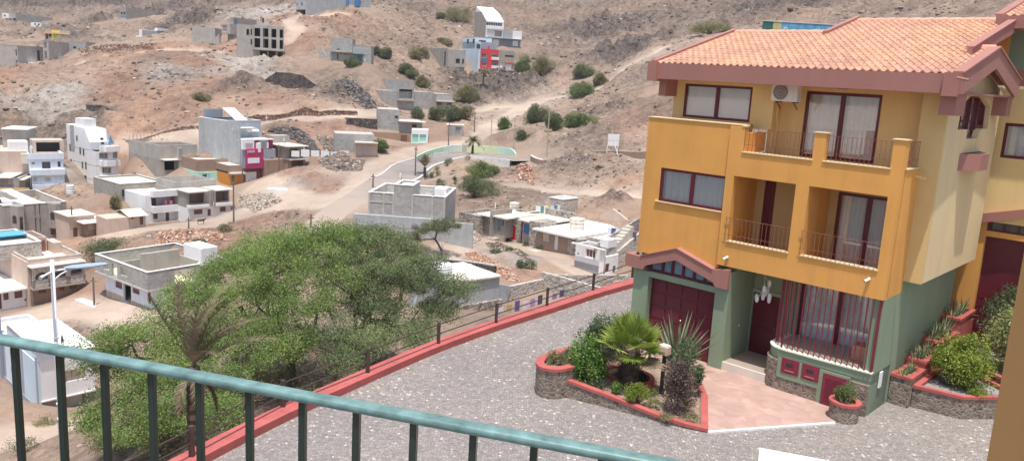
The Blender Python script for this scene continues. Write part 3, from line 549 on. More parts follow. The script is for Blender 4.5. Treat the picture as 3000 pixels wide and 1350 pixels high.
# loose stones all over the slopes: one mass nobody could count
def rock_mesh(n_seed=0):
    rs = np.random.RandomState(n_seed); phi = (1+5**.5)/2
    v = np.array([(-1, phi, 0), (1, phi, 0), (-1, -phi, 0), (1, -phi, 0), (0, -1, phi), (0, 1, phi), (0, -1, -phi), (0, 1, -phi), (phi, 0, -1), (phi, 0, 1), (-phi, 0, -1), (-phi, 0, 1)])/1.9
    f = np.array([(0, 11, 5), (0, 5, 1), (0, 1, 7), (0, 7, 10), (0, 10, 11), (1, 5, 9), (5, 11, 4), (11, 10, 2), (10, 7, 6), (7, 1, 8), (3, 9, 4), (3, 4, 2), (3, 2, 6), (3, 6, 8), (3, 8, 9), (4, 9, 5), (2, 4, 11), (6, 2, 10), (8, 6, 7), (9, 8, 1)])
    v = v*(.65+.6*rs.rand(12, 1)); return v, f
def scatter(name, P, size, mat, seed=0, flatz=.65):
    rs = np.random.RandomState(seed); n = len(P); T = []
    protos = [rock_mesh(i) for i in range(8)]
    idx = rs.randint(0, 8, n)
    for k in range(8):
        s = np.where(idx == k)[0]; v, f = protos[k]
        if len(s) == 0: continue
        a = rs.rand(len(s))*6.283; S = size[s][:, None]*(.6+.8*rs.rand(len(s), 3)); S[:, 2] *= flatz
        vv = v[None]*S[:, None, :]; x = vv[:, :, 0]*np.cos(a)[:, None]-vv[:, :, 1]*np.sin(a)[:, None]; y = vv[:, :, 0]*np.sin(a)[:, None]+vv[:, :, 1]*np.cos(a)[:, None]
        vv = np.stack([x, y, vv[:, :, 2]], 2)+P[s][:, None, :]; T.append(vv[:, f].reshape(-1, 3, 3))
    T = np.concatenate(T); return quads_obj(name, T, mat, rnd=np.repeat(rs.rand(len(T)//20), 20))
def rockmat(name, stops):
    m, t, b = nodes(name); at = N(t, 'ShaderNodeAttribute', attribute_name='rnd'); t.links.new(ramp(t, stops, at.outputs['Fac']).outputs[0], b.inputs['Base Color'])
    b.inputs['Roughness'].default_value = .95; return m
rock_mix = rockmat('loose_rock', [(0, (.10, .08, .07)), (.6, (.21, .16, .125)), (.9, (.30, .24, .19)), (1, (.50, .45, .40))])
rock_red = rockmat('reddish_rock', [(0, (.17, .08, .055)), (.5, (.36, .19, .12)), (.85, (.46, .33, .24)), (1, (.6, .55, .48))])
rock_pale = rockmat('pale_rubble', [(0, (.17, .13, .11)), (.5, (.35, .28, .22)), (1, (.52, .46, .39))])
rock_cut = rockmat('cut_bank_rock', [(0, (.09, .045, .035)), (.6, (.19, .10, .07)), (1, (.30, .19, .14))])
rock_dark = rockmat('dark_basalt_rubble', [(0, (.045, .04, .038)), (.7, (.13, .11, .10)), (1, (.28, .24, .21))])
rs = np.random.RandomState(11); n = 170000
az_ = rs.uniform(R(-40), R(40), n); r_ = np.exp(rs.uniform(math.log(60), math.log(520), n)); X = r_*np.sin(az_); Y = r_*np.cos(az_)
cl = colour(X, Y); dens = (cl[:, 3]+.22)*np.clip(fbm(X*.06, Y*.06, 4)*3+.55, 0, 1)
keep = (rs.rand(n) < dens*.75) & (~inside(X, Y, PLAT))
dd = np.full(n, 1e9)
for P, h_ in TRACKS: dd = np.minimum(dd, seg_dist(X, Y, P)-h_)
for q in bx: dd = np.minimum(dd, np.hypot(X-q[0], Y-q[1])-7)
dd = np.minimum(dd, seg_dist(X, Y, ROAD)-4.5); keep &= dd > 0
X, Y = X[keep], Y[keep]; r_ = r_[keep]
from mathutils.bvhtree import BVHTree
def meshz(x, y):
    """height of the built terrain mesh (bilinear on its polar grid)"""
    r = np.hypot(x, y); a = np.arctan2(x, y); fi = (np.log(r)-math.log(11))/(math.log(1150)-math.log(11))*(NR-1); fj = (a-R(-52))/R(104)*(NA-1)
    i = np.clip(fi.astype(int), 0, NR-2); j = np.clip(fj.astype(int), 0, NA-2); p = fi-i; q = fj-j; G = gz.reshape(NR, NA)
    return (G[i, j]*(1-p)+G[i+1, j]*p)*(1-q)+(G[i, j+1]*(1-p)+G[i+1, j+1]*p)*q
Zr = meshz(X, Y); size = (.07+.34*rs.rand(len(X))**4)*np.clip(r_/130, .6, 2.2)
o = scatter('loose_stones', np.stack([X, Y, Zr+.02], 1), size, rock_mix, 3); tag(o, 'loose stones scattered over the bare slopes', 'stones', kind='stuff')
def pile(label, cf, poly, n, mat, size=(.15, .5), h=1.0, name='rubble_heap', cat='rubble', seed=1, dm=20):
    n = int(n*2.2); size = (size[0]*.6, size[1]*.62)
    """heap of stones filling an outline seen in the photo"""
    P = np.array([ground(cf(*p), dm)[:2] for p in poly]); rs = np.random.RandomState(seed+n)
    lo, hi = P.min(0), P.max(0); q = lo+(hi-lo)*rs.rand(n*6, 2); q = q[inside(q[:, 0], q[:, 1], [tuple(a) for a in P])][:n]
    if len(q) < 3: q = P
    edge = seg_dist(q[:, 0], q[:, 1], np.vstack([P, P[:1]])); z = meshz(q[:, 0], q[:, 1])+np.minimum(edge*.5, h)*rs.rand(len(q))
    o = scatter(name, np.stack([q[:, 0], q[:, 1], z], 1), rs.uniform(size[0], size[1], len(q)), mat, seed, .8); return tag(o, label, cat, 'heaps of stone and rubble')

# asphalt road with its kerbs, draped on the terrain
def drape(name, P, half, lift, m, th=1.6, label=None, cat='road', kind='structure'):
    Q = [P[0]]
    for a, b_ in zip(P[:-1], P[1:]):
        k = max(1, int(np.hypot(*(b_-a))/2)); Q += [a+(b_-a)*i/k for i in range(1, k+1)]
    Q = np.array(Q)
    for _ in range(4): Q[1:-1] = (Q[:-2]+2*Q[1:-1]+Q[2:])/4
    T = np.gradient(Q, axis=0); T /= np.linalg.norm(T, axis=1)[:, None]; Nn = np.stack([-T[:, 1], T[:, 0]], 1)
    offs = half if isinstance(half, (tuple, list)) else (-half, half)
    mb = MB(); L = Q+Nn*offs[0]; Rr = Q+Nn*offs[1]; z = height(Q[:, 0], Q[:, 1])+lift; n = len(Q)
    vs = []
    for i in range(n): vs += [(L[i, 0], L[i, 1], z[i]), (Rr[i, 0], Rr[i, 1], z[i]), (L[i, 0], L[i, 1], z[i]-th), (Rr[i, 0], Rr[i, 1], z[i]-th)]
    fs = []
    for i in range(n-1):
        k = 4*i; fs += [(k, k+4, k+5, k+1), (k+2, k+6, k+4, k), (k+1, k+5, k+7, k+3)]
    mb.add(vs, [f[::-1] for f in fs]); o = mb.build(name, m); return tag(o, label, cat, kind=kind)
asph = plaster('worn_asphalt', (.23, .21, .195), var=.22, scale=.12, stain=.2, fine=60)
_t = asph.node_tree; _b = _t.nodes['Principled BSDF']; _src = _b.inputs['Base Color'].links[0].from_socket; _g = _t.nodes.new('ShaderNodeNewGeometry'); _sp = _t.nodes.new('ShaderNodeSeparateXYZ'); _t.links.new(_g.outputs['Position'], _sp.inputs[0]); _nz = N(_t, 'ShaderNodeTexNoise', i_Scale=.16, i_Detail=6.); _t.links.new(_g.outputs['Position'], _nz.inputs[0])
_m1 = N(_t, 'ShaderNodeMath', operation='MULTIPLY_ADD'); _t.links.new(_nz.outputs[0], _m1.inputs[0]); _m1.inputs[1].default_value = 60; _t.links.new(_sp.outputs[1], _m1.inputs[2])
_m2 = N(_t, 'ShaderNodeMapRange'); _t.links.new(_m1.outputs[0], _m2.inputs[0]); _m2.inputs[1].default_value = 162; _m2.inputs[2].default_value = 132; _m2.inputs[3].default_value = .12; _m2.inputs[4].default_value = .9
_t.links.new(mix(_t, _src, (.37, .29, .235), _m2.outputs[0]), _b.inputs['Base Color'])
drape('asphalt_road', ROAD, 3.1, .12, asph, label='curving grey asphalt road round the planted island')
drape('road_kerb', ROAD[4:9], (3.1, 3.3), .2, kerbc, label='pale kerb on the outer side of the asphalt road', cat='kerb')
drape('road_kerb', ROAD[2:], (-3.4, -3.1), .24, kerbc, label='white kerb on the island side of the asphalt road', cat='kerb')

# unseen ground added behind the camera to brighten window reflections and fill
mb = MB(); mb.prism([(-900, -21), (900, -21), (900, 8), (62, 8), (62, -20.5), (-15, -20.5), (-900, -20.5), (-900, -900), (900, -900)][:2]+[(900, -900), (-900, -900)], -6, -3.3); o = mb.build('bounce_ground', plaster('bounce_soil', (.33, .26, .20), var=.15, scale=.05)); tag(o, 'unseen bare ground added behind the viewpoint to bounce light', 'ground', kind='structure')
# ------------------------------------------------------------------ the orange terraced house (local frame: u right, v back, z up)
BU = float(O3@UH); BV = float(O3@WH)
U3 = np.array([*UH, 0]); W3 = np.array([*WH, 0])
def _hit(p, n, c): r = ray(*p); return CAM+r*((c-CAM@n)/(r@n))
def uvz(q): return np.array([q@U3-BU, q@W3-BV, q[2]])
def hv(p, v=0): q = uvz(_hit(p, W3, BV+v)); return q[0], q[2]
def hu(p, u=0): q = uvz(_hit(p, U3, BU+u)); return q[1], q[2]
def hz(p, z=0): q = uvz(_hit(p, np.array([0, 0, 1.]), z)); return q[0], q[1]

mt_, t, b = nodes('clear_glazing'); gl = N(t, 'ShaderNodeBsdfGlossy', i_Roughness=.03); tb = N(t, 'ShaderNodeBsdfTransparent'); tb.inputs[0].default_value = (1, 1, 1, 1)
ly = N(t, 'ShaderNodeLayerWeight', i_Blend=.25); ms = N(t, 'ShaderNodeMixShader'); r_ = ramp(t, [(0, (.13,)*3), (1, (.9,)*3)], ly.outputs['Fresnel'])
t.links.new(r_.outputs[0], ms.inputs[0]); t.links.new(tb.outputs[0], ms.inputs[1]); t.links.new(gl.outputs[0], ms.inputs[2]); t.links.new(ms.outputs[0], t.nodes['Material Output'].inputs[0])
clearg = mt_
mt_, t, b = nodes('sheer_curtain'); b.inputs['Base Color'].default_value = (.90, .92, .92, 1); b.inputs['Roughness'].default_value = .9
tr = N(t, 'ShaderNodeBsdfTranslucent'); tr.inputs[0].default_value = (.62, .66, .66, 1); ms = N(t, 'ShaderNodeMixShader'); ms.inputs[0].default_value = .15
t.links.new(b.outputs[0], ms.inputs[1]); t.links.new(tr.outputs[0], ms.inputs[2]); t.links.new(ms.outputs[0], t.nodes['Material Output'].inputs[0]); curtain = mt_
# roof tile
m, t, b = nodes('roof_tile'); at = N(t, 'ShaderNodeAttribute', attribute_name='rnd'); co = N(t, 'ShaderNodeTexCoord')
n1 = N(t, 'ShaderNodeTexNoise', i_Scale=.5, i_Detail=4.); t.links.new(co.outputs['Object'], n1.inputs[0]); n2 = N(t, 'ShaderNodeTexNoise', i_Scale=12., i_Detail=5.); t.links.new(co.outputs['Object'], n2.inputs[0])
c = ramp(t, [(0, (.46, .25, .165)), (.5, (.51, .285, .19)), (1, (.55, .325, .22))], at.outputs['Fac']).outputs[0]
c = mix(t, c, ramp(t, [(.35, (.92, .90, .95)), (.65, (1.06, 1.08, 1.0))], n1.outputs[0]).outputs[0], 1., 'MULTIPLY'); c = mix(t, c, ramp(t, [(.3, (.86,)*3), (.7, (1.05,)*3)], n2.outputs[0]).outputs[0], 1., 'MULTIPLY')
t.links.new(c, b.inputs['Base Color']); b.inputs['Roughness'].default_value = .8; tilem = m
tilered = flat('ridge_tile', (.66, .33, .24), rough=.8, var=.15)
porch = plaster('porch_floor_tiles', (.36, .29, .24), var=.08, rough=.5)
m, t, b = nodes('terracotta_apron'); co = N(t, 'ShaderNodeTexCoord'); br = N(t, 'ShaderNodeTexVoronoi', i_Scale=3.8); t.links.new(co.outputs['Object'], br.inputs[0])
sp = N(t, 'ShaderNodeSeparateColor'); t.links.new(br.outputs['Color'], sp.inputs[0]); n1 = N(t, 'ShaderNodeTexNoise', i_Scale=1.2, i_Detail=6.); t.links.new(co.outputs['Object'], n1.inputs[0])
c = mix(t, ramp(t, [(0, (.39, .255, .215)), (.6, (.425, .28, .235)), (1, (.46, .32, .27))], sp.outputs[0]).outputs[0], ramp(t, [(.3, (.88,)*3), (.7, (1.08,)*3)], n1.outputs[0]).outputs[0], 1., 'MULTIPLY')
t.links.new(c, b.inputs['Base Color']); b.inputs['Roughness'].default_value = .8; apronm = m

HL = (float(O3[0]), float(O3[1]), 0)
H = empty('terraced_house', HL, YAW, 'orange and cream three storey house with terracotta tiled roof and two balconies above the courtyard', 'house')
def hpart(name, mb, m, parent=H, **k):
    o = mb.build(name, m, parent, **{a: v for a, v in k.items() if a in ('smooth', 'bevel')})
    if 'label' in k: o['label'] = k['label']
    return o
def slab_holes(u0, u1, z0, z1, holes, v0, v1, axis='u', mb=None):
    """wall between v0 (outer) and v1 with rectangular holes (a0,a1,z0,z1)"""
    mb = mb or MB(); us = sorted({u0, u1, *[h[0] for h in holes], *[h[1] for h in holes]}); zs = sorted({z0, z1, *[h[2] for h in holes], *[h[3] for h in holes]})
    us = [a for a in us if u0 <= a <= u1]; zs = [a for a in zs if z0 <= a <= z1]
    def P(a, vv, z): return (a, vv, z) if axis == 'u' else (vv, a, z)
    def q(*pts):
        pts = [P(*p) for p in pts]
        mb.add(pts, [(0, 1, 2, 3)])
    def hole(i, j):
        if i < 0 or j < 0 or i >= len(us)-1 or j >= len(zs)-1: return None
        ca, cz = (us[i]+us[i+1])/2, (zs[j]+zs[j+1])/2
        return any(h[0] < ca < h[1] and h[2] < cz < h[3] for h in holes)
    for i in range(len(us)-1):
        for j in range(len(zs)-1):
            if hole(i, j): continue
            a, b_, c, d = us[i], us[i+1], zs[j], zs[j+1]
            q((a, v0, c), (b_, v0, c), (b_, v0, d), (a, v0, d)); q((b_, v1, c), (a, v1, c), (a, v1, d), (b_, v1, d))
            if hole(i-1, j) is not False: q((a, v1, c), (a, v0, c), (a, v0, d), (a, v1, d))
            if hole(i+1, j) is not False: q((b_, v0, c), (b_, v1, c), (b_, v1, d), (b_, v0, d))
            if hole(i, j-1) is not False: q((a, v1, c), (b_, v1, c), (b_, v0, c), (a, v0, c))
            if hole(i, j+1) is not False: q((a, v0, d), (b_, v0, d), (b_, v1, d), (a, v1, d))
    return mb
UL = -8.66
# --- upper orange block: front wall with the lower window and the two loggia openings
lwin = (-7.97, -5.42, 5.36, 6.53)
t_ = hv(cJ(497, 853)); bL = hv((2129, 707)); bR = hv((2300, 742.6)); r1 = hv((2352.8, 752.3)); r2 = hv((2569.6, 795.4))
log1 = (-5.12, bR[0], 4.42, 6.60); log2 = (hv(cJ(853, 905))[0], -.29, 4.42, 6.60)
log1 = (-5.12, -3.02, 4.42, 6.60); log2 = (-2.60, -.29, 4.42, 6.60)
mb = slab_holes(-5.42, 0, 3.59, 7.38, [log1, log2], 0, .22)
slab_holes(UL, -5.42, 3.40, 8.23, [(lwin[0], -5.4201, lwin[2], lwin[3])], .11, .33, mb=mb)
mb.box(UL, -5.42, .33, 1.55, 8.05, 8.23)                          # top of the solid bay
mb.box(-5.42, -4.90, 0, .22, 7.38, 8.20); mb.box(-5.12, -4.92, .22, 1.55, 7.38, 8.0)
mb.box(-2.62, -2.26, 0, .2, 7.38, 8.22)                           # middle post of the balcony
mb.box(-.34, 0, 0, .34, 7.38, 8.22)                               # corner post
mb.box(-.22, 0, .34, 1.55, 3.59, 7.38)                            # right side wall
mb.box(UL, UL+.2, .33, 7.5, 3.4, 8.05)
mb.box(-5.42, -.22, .22, 1.9, 3.62, 3.84)                         # floor of the loggia / porch ceiling
mb.box(-5.42, -.22, .22, 2.2, 7.05, 7.28)                         # upper balcony floor
mb.box(-3.02, -2.60, .22, 1.75, 3.84, 7.05)                       # wall between the two loggias
mb.box(-5.42, -5.14, .22, 1.75, 3.84, 7.05)
hpart('orange_wall', mb, orange)
ysill = plaster('yellowish_sill', (.74, .60, .36), var=.04)
class _C:
    def box(s, *a): hpart('sill', MB().box(*a), ysill)
caps = _C()
for a, b_ in ((-4.90, -2.62), (-2.26, -.34)): caps.box(a-.03, b_+.03, -.035, .24, 7.38, 7.415)
caps.box(-.25, .035, .34, 1.52, 7.38, 7.415)
for L_ in (log1, log2): caps.box(L_[0]-.02, L_[1]+.02, -.04, .2, L_[2], L_[2]+.03)
caps.box(UL-.03, -5.0, .08, .5, 8.23, 8.26); caps.box(-5.0, -4.88, -.02, .26, 8.20, 8.235); caps.box(-2.66, -2.22, -.03, .24, 8.22, 8.25); caps.box(-.38, .03, -.03, .38, 8.22, 8.25)
caps.box(lwin[0]-.12, -5.44, .05, .3, lwin[2]-.035, lwin[2])
# --- back wall of the loggias (cream) and balcony doors
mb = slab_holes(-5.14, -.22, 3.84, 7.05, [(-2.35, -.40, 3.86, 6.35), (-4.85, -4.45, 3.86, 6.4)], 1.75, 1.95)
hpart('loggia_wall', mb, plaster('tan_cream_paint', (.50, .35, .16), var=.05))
# --- cream upper storey
WV, DV = 1.55, 2.15
mb = slab_holes(-8.62, -4.78, 8.10, 9.95, [(-8.19, -5.58, 8.28, 9.46)], WV, WV+.2)
slab_holes(-4.78, -.20, 7.28, 9.95, [(-3.97, -1.55, 7.30, 9.44)], DV, DV+.2, mb=mb)
mb.box(-4.98, -4.78, WV+.2, DV+.2, 7.28, 9.95)
mb.box(-8.62, -8.42, WV+.2, 7.5, 3.4, 9.95)
hpart('cream_wall', mb, cream)
mb = MB(); mb.box(-.20, .50, WV, WV+.18, 3.95, 9.9)               # cream corner block, front return
mb.box(-.20, 0.0, WV+.18, 2.4, 7.3, 9.9)
hpart('corner_wall', mb, plaster('corner_cream_paint', (.66, .485, .215), var=.04, streak=.06))
# side wall with the octagonal window and its notch
oct_ = [hu(cP_) for cP_ in []]
def g27(x, y): return (2700+x*.2588, 200+y*.2588)
o8 = [hu(g27(*p), .5) for p in ((400, 695), (475, 400), (575, 320), (715, 325), (790, 440), (745, 690), (655, 695), (620, 800), (500, 800), (510, 695))]
va, vb = o8[0][0], o8[5][0]
W8 = [(2.85, 8.54), (2.95, 9.28), (3.75, 9.56), (5.30, 9.56), (6.25, 9.26), (6.35, 8.54), (5.45, 8.54), (5.2, 8.24), (3.95, 8.24), (3.95, 8.54)]
side = MB(); x0, x1 = .32, .50
def sq(pts): side.xprism(pts, x0, x1)
sq([(WV+.18, 3.95), (7.5, 3.95), (7.5, 8.24), (WV+.18, 8.24)])
sq([(WV+.18, 8.24), (3.95, 8.24), (3.95, 8.54), (WV+.18, 8.54)]); sq([(5.2, 8.24), (7.5, 8.24), (7.5, 8.54), (5.45, 8.54)])
sq([(WV+.18, 8.54), (2.85, 8.54), (2.95, 9.28), (3.75, 9.56), (3.75, 10.55), (WV+.18, 10.0)])
sq([(6.35, 8.54), (7.5, 8.54), (7.5, 9.75), (5.30, 10.3), (5.30, 9.56), (6.25, 9.26)]); sq([(3.75, 9.56), (5.30, 9.56), (5.30, 10.3), (3.9, 10.62), (3.75, 10.55)])
side.box(-.2, .32, 2.4, 7.5, 3.95, 4.1); side.box(-.2, .5, 7.5, 7.6, 3.95, 9.7)
hpart('side_wall', side, cream_lt)
wn = MB()
for a, b_ in (((2.85, 8.54), (2.95, 9.28)), ((2.95, 9.28), (3.75, 9.56)), ((3.75, 9.56), (5.3, 9.56)), ((5.3, 9.56), (6.25, 9.26)), ((6.25, 9.26), (6.35, 8.54)), ((3.6, 8.54), (3.72, 9.5)), ((4.55, 8.2), (4.6, 9.56)), ((5.45, 8.5), (5.5, 9.5)), ((2.9, 8.6), (3.9, 8.6)), ((5.4, 8.6), (6.35, 8.6)), ((3.95, 8.27), (5.2, 8.27))):
    wn.bar((.30, *a), (.30, *b_), .09, .1)
fr = hpart('octagonal_window', wn, maroon)
pn = MB(); pn.xprism(W8, .24, .26); hpart('pane', pn, clearg, fr)
cu = MB(); cu.box(.06, .08, 2.9, 6.3, 8.2, 9.6); hpart('curtain', cu, curtain, fr)
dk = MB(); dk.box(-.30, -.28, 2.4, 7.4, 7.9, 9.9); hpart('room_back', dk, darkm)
# planter box under it (five sided)
pb = MB(); poly = [(.5, 3.6), (.98, 3.6), (1.02, 5.1), (.5, 6.3)]
poly = [(.502, 3.5), (.95, 4.15), (.95, 5.15), (.502, 5.9)]
pb.prism(poly, 7.28, 7.80); hpart('flower_box', pb, mauve)
pe = MB(); pe.prism([(.502, 3.62), (.88, 4.18), (.88, 5.1), (.502, 5.76)], 7.802, 7.81); hpart('box_soil', pe, darkm)
# --- eaves and gable trim
ZE0, ZE1 = 9.57, 10.12
eb = MB(); eb.box(-8.78, .95, .42, .56, ZE0, ZE1-.01)
eb.box(-9.02, -8.66, .30, .70, 9.48, 10.15); eb.box(.60, 1.0, .32, .64, 9.50, 10.14)
eb.box(-8.80, -8.52, .8, 1.55, 8.98, 9.6); eb.box(.505, .92, .66, 1.62, 8.98, 9.6); eb.box(.505, .92, 6.45, 7.05, 8.98, 9.62)
eb.xprism([(.40, ZE0), (.40, 10.12), (3.80, 11.0), (7.15, 10.15), (7.15, 9.62), (6.75, 9.62), (3.80, 10.40), (.66, ZE0)], .95, 1.05)
eb.xprism([(.40, 10.13), (.40, 10.18), (3.80, 11.06), (7.2, 10.20), (7.2, 10.15), (3.8, 11.0)], .80, 1.09)
sl = .268
def zr(v): return 10.10+sl*(v-.5)
eb.xprism([(2.85, zr(2.85)-.12), (2.85, zr(2.85)+.22), (8.35, zr(8.35)+.16), (8.35, zr(8.35)-.30)], .42, .56)
eb.xprism([(2.85, zr(2.85)+.222), (2.85, zr(2.85)+.26), (8.35, zr(8.35)+.20), (8.35, zr(8.35)+.162)], .36, .60)
eb.xprism([(.45, zr(.45)-.1), (.45, zr(.45)+.12), (6.1, zr(6.1)+.14), (6.1, zr(6.1)-.2)], -8.96, -8.80)
eb.xprism([(5.5, zr(5.5)-.05), (5.5, zr(5.5)+.17), (8.4, zr(8.4)+.17), (8.4, zr(8.4)-.1)], -5.10, -4.93)
eb.box(-8.80, .95, .56, 2.2, ZE0-.0, ZE0+.10); eb.box(.5, .95, 1.55, 7.1, 9.58, 9.64)
hpart('eaves_trim', eb, mauve)
# --- tiles: each course a curved strip that laps over the next
def tiles(name, parent, u0, u1, v0, v1, z0, slope, pitch=.236, course=.37, up=1, clip=None, m=None):
    seg = 8; prof = []
    for k in range(seg+1):
        s = k/seg; prof.append((s, .052*math.sin(math.pi*s/.62) if s < .62 else -.018*math.sin(math.pi*(s-.62)/.38)))
    nu = int(round((u1-u0)/pitch)); nv_ = int(math.ceil((v1-v0)/course)); V = []; rn = []
    rs = np.random.RandomState(4)
    for j in range(nv_):
        a, b_ = v0+j*course, min(v0+(j+1)*course+.03, v1+.05); 
        for i in range(nu):
            ju = rs.uniform(-.006, .006); jz = rs.uniform(-.004, .006); r = rs.rand()
            if clip and not clip(u0+(i+.5)*pitch, (a+b_)/2): continue
            for k in range(seg):
                (s0, h0), (s1, h1) = prof[k], prof[k+1]; ua, ub = u0+(i+s0)*pitch+ju, u0+(i+s1)*pitch+ju
                def pz(v, lift): return z0+slope*(v-v0)*up+lift
                la, lb = .034+jz, .006
                V.append([(ua, a, pz(a, h0+la)), (ub, a, pz(a, h1+la)), (ub, b_, pz(b_, h1+lb)), (ua, b_, pz(b_, h0+lb))]); rn.append(r)
                V.append([(ua, a, pz(a, h0+la-.04)), (ub, a, pz(a, h1+la-.04)), (ub, a, pz(a, h1+la)), (ua, a, pz(a, h0+la))]); rn.append(r)
    o = quads_obj(name, np.array(V), m or tilem, parent, np.array(rn)); return o
RG1, RG2 = 5.95, 8.25
tiles('roof_tiles', H, -8.80, .50, .46, RG2, zr(.46), sl, clip=lambda u, v: v < RG1 or u > -4.93)
tiles('gable_tiles', H, .36, .86, .46, 3.8, zr(.46)+.01, sl*.98)
rb = MB(); rb.prism([(-8.8, .56), (.42, .56), (.42, RG2), (-4.93, RG2), (-4.93, RG1), (-8.8, RG1)], lambda x, y: zr(y)-.12, lambda x, y: zr(y)-.03)
rb.prism([(.42, .56), (.95, .56), (.95, 3.8), (.42, 3.8)], lambda x, y: zr(y)-.12, lambda x, y: zr(y)-.03)
rb.prism([(.42, 3.8), (.95, 3.8), (.95, 7.1), (.42, 7.1)], lambda x, y: 10.86-sl*(y-3.8), lambda x, y: 10.95-sl*(y-3.8))
rb.prism([(-8.8, RG1), (-4.93, RG1), (-4.93, 11), (-8.8, 11)], lambda x, y: zr(RG1)-.25-sl*(y-RG1), lambda x, y: zr(RG1)-.02-sl*(y-RG1))
rb.prism([(-4.93, RG2), (.42, RG2), (.42, 15), (-4.93, 15)], lambda x, y: zr(RG2)-.25-sl*(y-RG2), lambda x, y: zr(RG2)-.02-sl*(y-RG2))
hpart('roof_deck', rb, plaster('tile_underlay', (.42, .20, .14), var=.1))
rd = MB()
for (a, b_, v, n_) in ((-8.8, -5.05, RG1, 9), (-4.9, .45, RG2, 12)):
    for k in range(n_):
        x0_, x1_ = a+(b_-a)*k/n_, a+(b_-a)*(k+1)/n_; z = zr(v)
        pts = [(v+.15*math.cos(q), z-.02+.15*math.sin(q)) for q in np.linspace(0, math.pi, 7)]; pts2 = [(v+.125*math.cos(q), z-.02+.125*math.sin(q)) for q in np.linspace(0, math.pi, 7)]
        vs = [(x0_-.04, *p) for p in pts2]+[(x1_, *p) for p in pts]; rd.add(vs, [(i, i+1, i+8, i+7) for i in range(6)]+[tuple(range(7))[::-1], tuple(range(7, 14))])
hpart('ridge_tiles', rd, tilered)
rd = MB(); rd.tube([(.35, 3.8, 10.98), (.95, 3.8, 10.98)], .12, 10); hpart('gable_ridge_tile', rd, tilered)
# --- windows and doors
def window(parent, u0, u1, z0, z1, v, mull=1, fw=.085, cur=True, wave=True, dark=False, name='window'):
    f = MB(); d0, d1 = v, v+.07
    f.box(u0, u1, d0, d1, z1-fw, z1); f.box(u0, u1, d0, d1, z0, z0+fw); f.box(u0, u0+fw, d0, d1, z0+fw, z1-fw); f.box(u1-fw, u1, d0, d1, z0+fw, z1-fw)
    for k in range(1, mull+1):
        c = u0+(u1-u0)*k/(mull+1); f.box(c-fw*.7, c+fw*.7, d0-.02, d1, z0+fw, z1-fw)
    o = hpart(name, f, maroon, parent, bevel=.006)
    p = MB(); p.box(u0+fw, u1-fw, v+.03, v+.036, z0+fw, z1-fw); hpart('pane', p, clearg, o)
    if cur:
        c = MB(); n_ = int((u1-u0)*26); xs = np.linspace(u0+.03, u1-.03, n_); vs = []; rs = np.random.RandomState(int(abs(u0*100)))
        ph = np.cumsum(rs.uniform(.45, 1.3, n_)); amp = .035 if wave else .008
        for i, x in enumerate(xs): y = v+.10+amp*math.sin(ph[i]); vs += [(x, y, z0+.02), (x, y+.01, z1-.02)]
        c.add(vs, [(2*i, 2*i+2, 2*i+3, 2*i+1) for i in range(n_-1)]); hpart('curtain', c, curtain, o, smooth=True)
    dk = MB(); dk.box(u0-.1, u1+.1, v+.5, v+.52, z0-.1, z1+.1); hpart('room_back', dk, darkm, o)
    return o
window(H, -8.19, -5.58, 8.28, 9.46, WV+.02, wave=False)
window(H, lwin[0], -5.42, lwin[2], lwin[3], .13)
window(H, -3.97, -1.55, 7.30, 9.44, DV+.04, fw=.10, name='balcony_door')
window(H, -2.35, -.40, 3.86, 6.35, 1.79, fw=.10, name='loggia_door')
window(H, -4.85, -4.45, 3.86, 6.4, 1.79, mull=0, fw=.19, cur=False, name='loggia_door')
# --- railings of the balconies
def rail(parent, a, b_, z0, z1, n_, m, name='balcony_railing', extra=()):
    r = MB(); r.bar((*a, z1), (*b_, z1), .022, .012); r.bar((*a, z0+.22), (*b_, z0+.22), .014, .012)
    for k in range(n_):
        f_ = (k+.5)/n_; x, y = a[0]+(b_[0]-a[0])*f_, a[1]+(b_[1]-a[1])*f_; r.bar((x, y, z0), (x, y, z1), .013)
    return hpart(name, r, m, parent)
rl = flat('thin_brown_bars', (.26, .11, .07), rough=.5, var=.2)
rail(H, (-4.96, .03), (-2.62, .03), 7.415, 8.16, 17, rl); rail(H, (-2.26, .03), (-.34, .03), 7.415, 8.16, 14, rl); rail(H, (-.06, .34), (-.06, 1.5), 7.415, 8.16, 9, rl)
rail(H, (-5.25, -.06), (-3.0, -.06), 4.45, 5.22, 16, rl, 'loggia_railing'); rail(H, (-2.68, -.06), (-.30, -.06), 4.45, 5.22, 17, rl, 'loggia_railing')
# --- air conditioner under the eaves
a0 = hv(cJ(684, 400), WV-.42); a1 = hv(cJ(800, 497), WV-.42)
ac = MB(); ac.box(a0[0], a1[0], WV-.42, WV-.10, a1[1], a0[1]); o = hpart('air_conditioner', ac, flat('ac_casing', (.72, .70, .66), rough=.5), bevel=.015)
cx, cz, rad = a0[0]+(a1[0]-a0[0])*.36, (a0[1]+a1[1])/2, (a0[1]-a1[1])*.42
gr_ = MB()
for q in np.linspace(-1, 1, 15): h_ = math.sqrt(max(0, 1-q*q))*rad; gr_.box(cx+q*rad*.97-.006, cx+q*rad*.97+.006, WV-.436, WV-.428, cz-h_, cz+h_)
for r0 in (1., .66, .33): gr_.tube([(cx+rad*r0*math.cos(q), WV-.432, cz+rad*r0*math.sin(q)) for q in np.linspace(0, 6.283, 20)], .008, 4, cap=False)
hpart('fan_grille', gr_, flat('grey_wire', (.45, .42, .40), rough=.4), o)
fd = MB(); vs = [(cx, WV-.424, cz)]+[(cx+rad*math.cos(q), WV-.424, cz+rad*math.sin(q)) for q in np.linspace(0, 2*math.pi, 25)[:-1]]; fd.add(vs, [(0, i, i % 24+1) for i in range(1, 25)]); hpart('fan', fd, flat('dark_fan', (.12, .09, .085)), o)
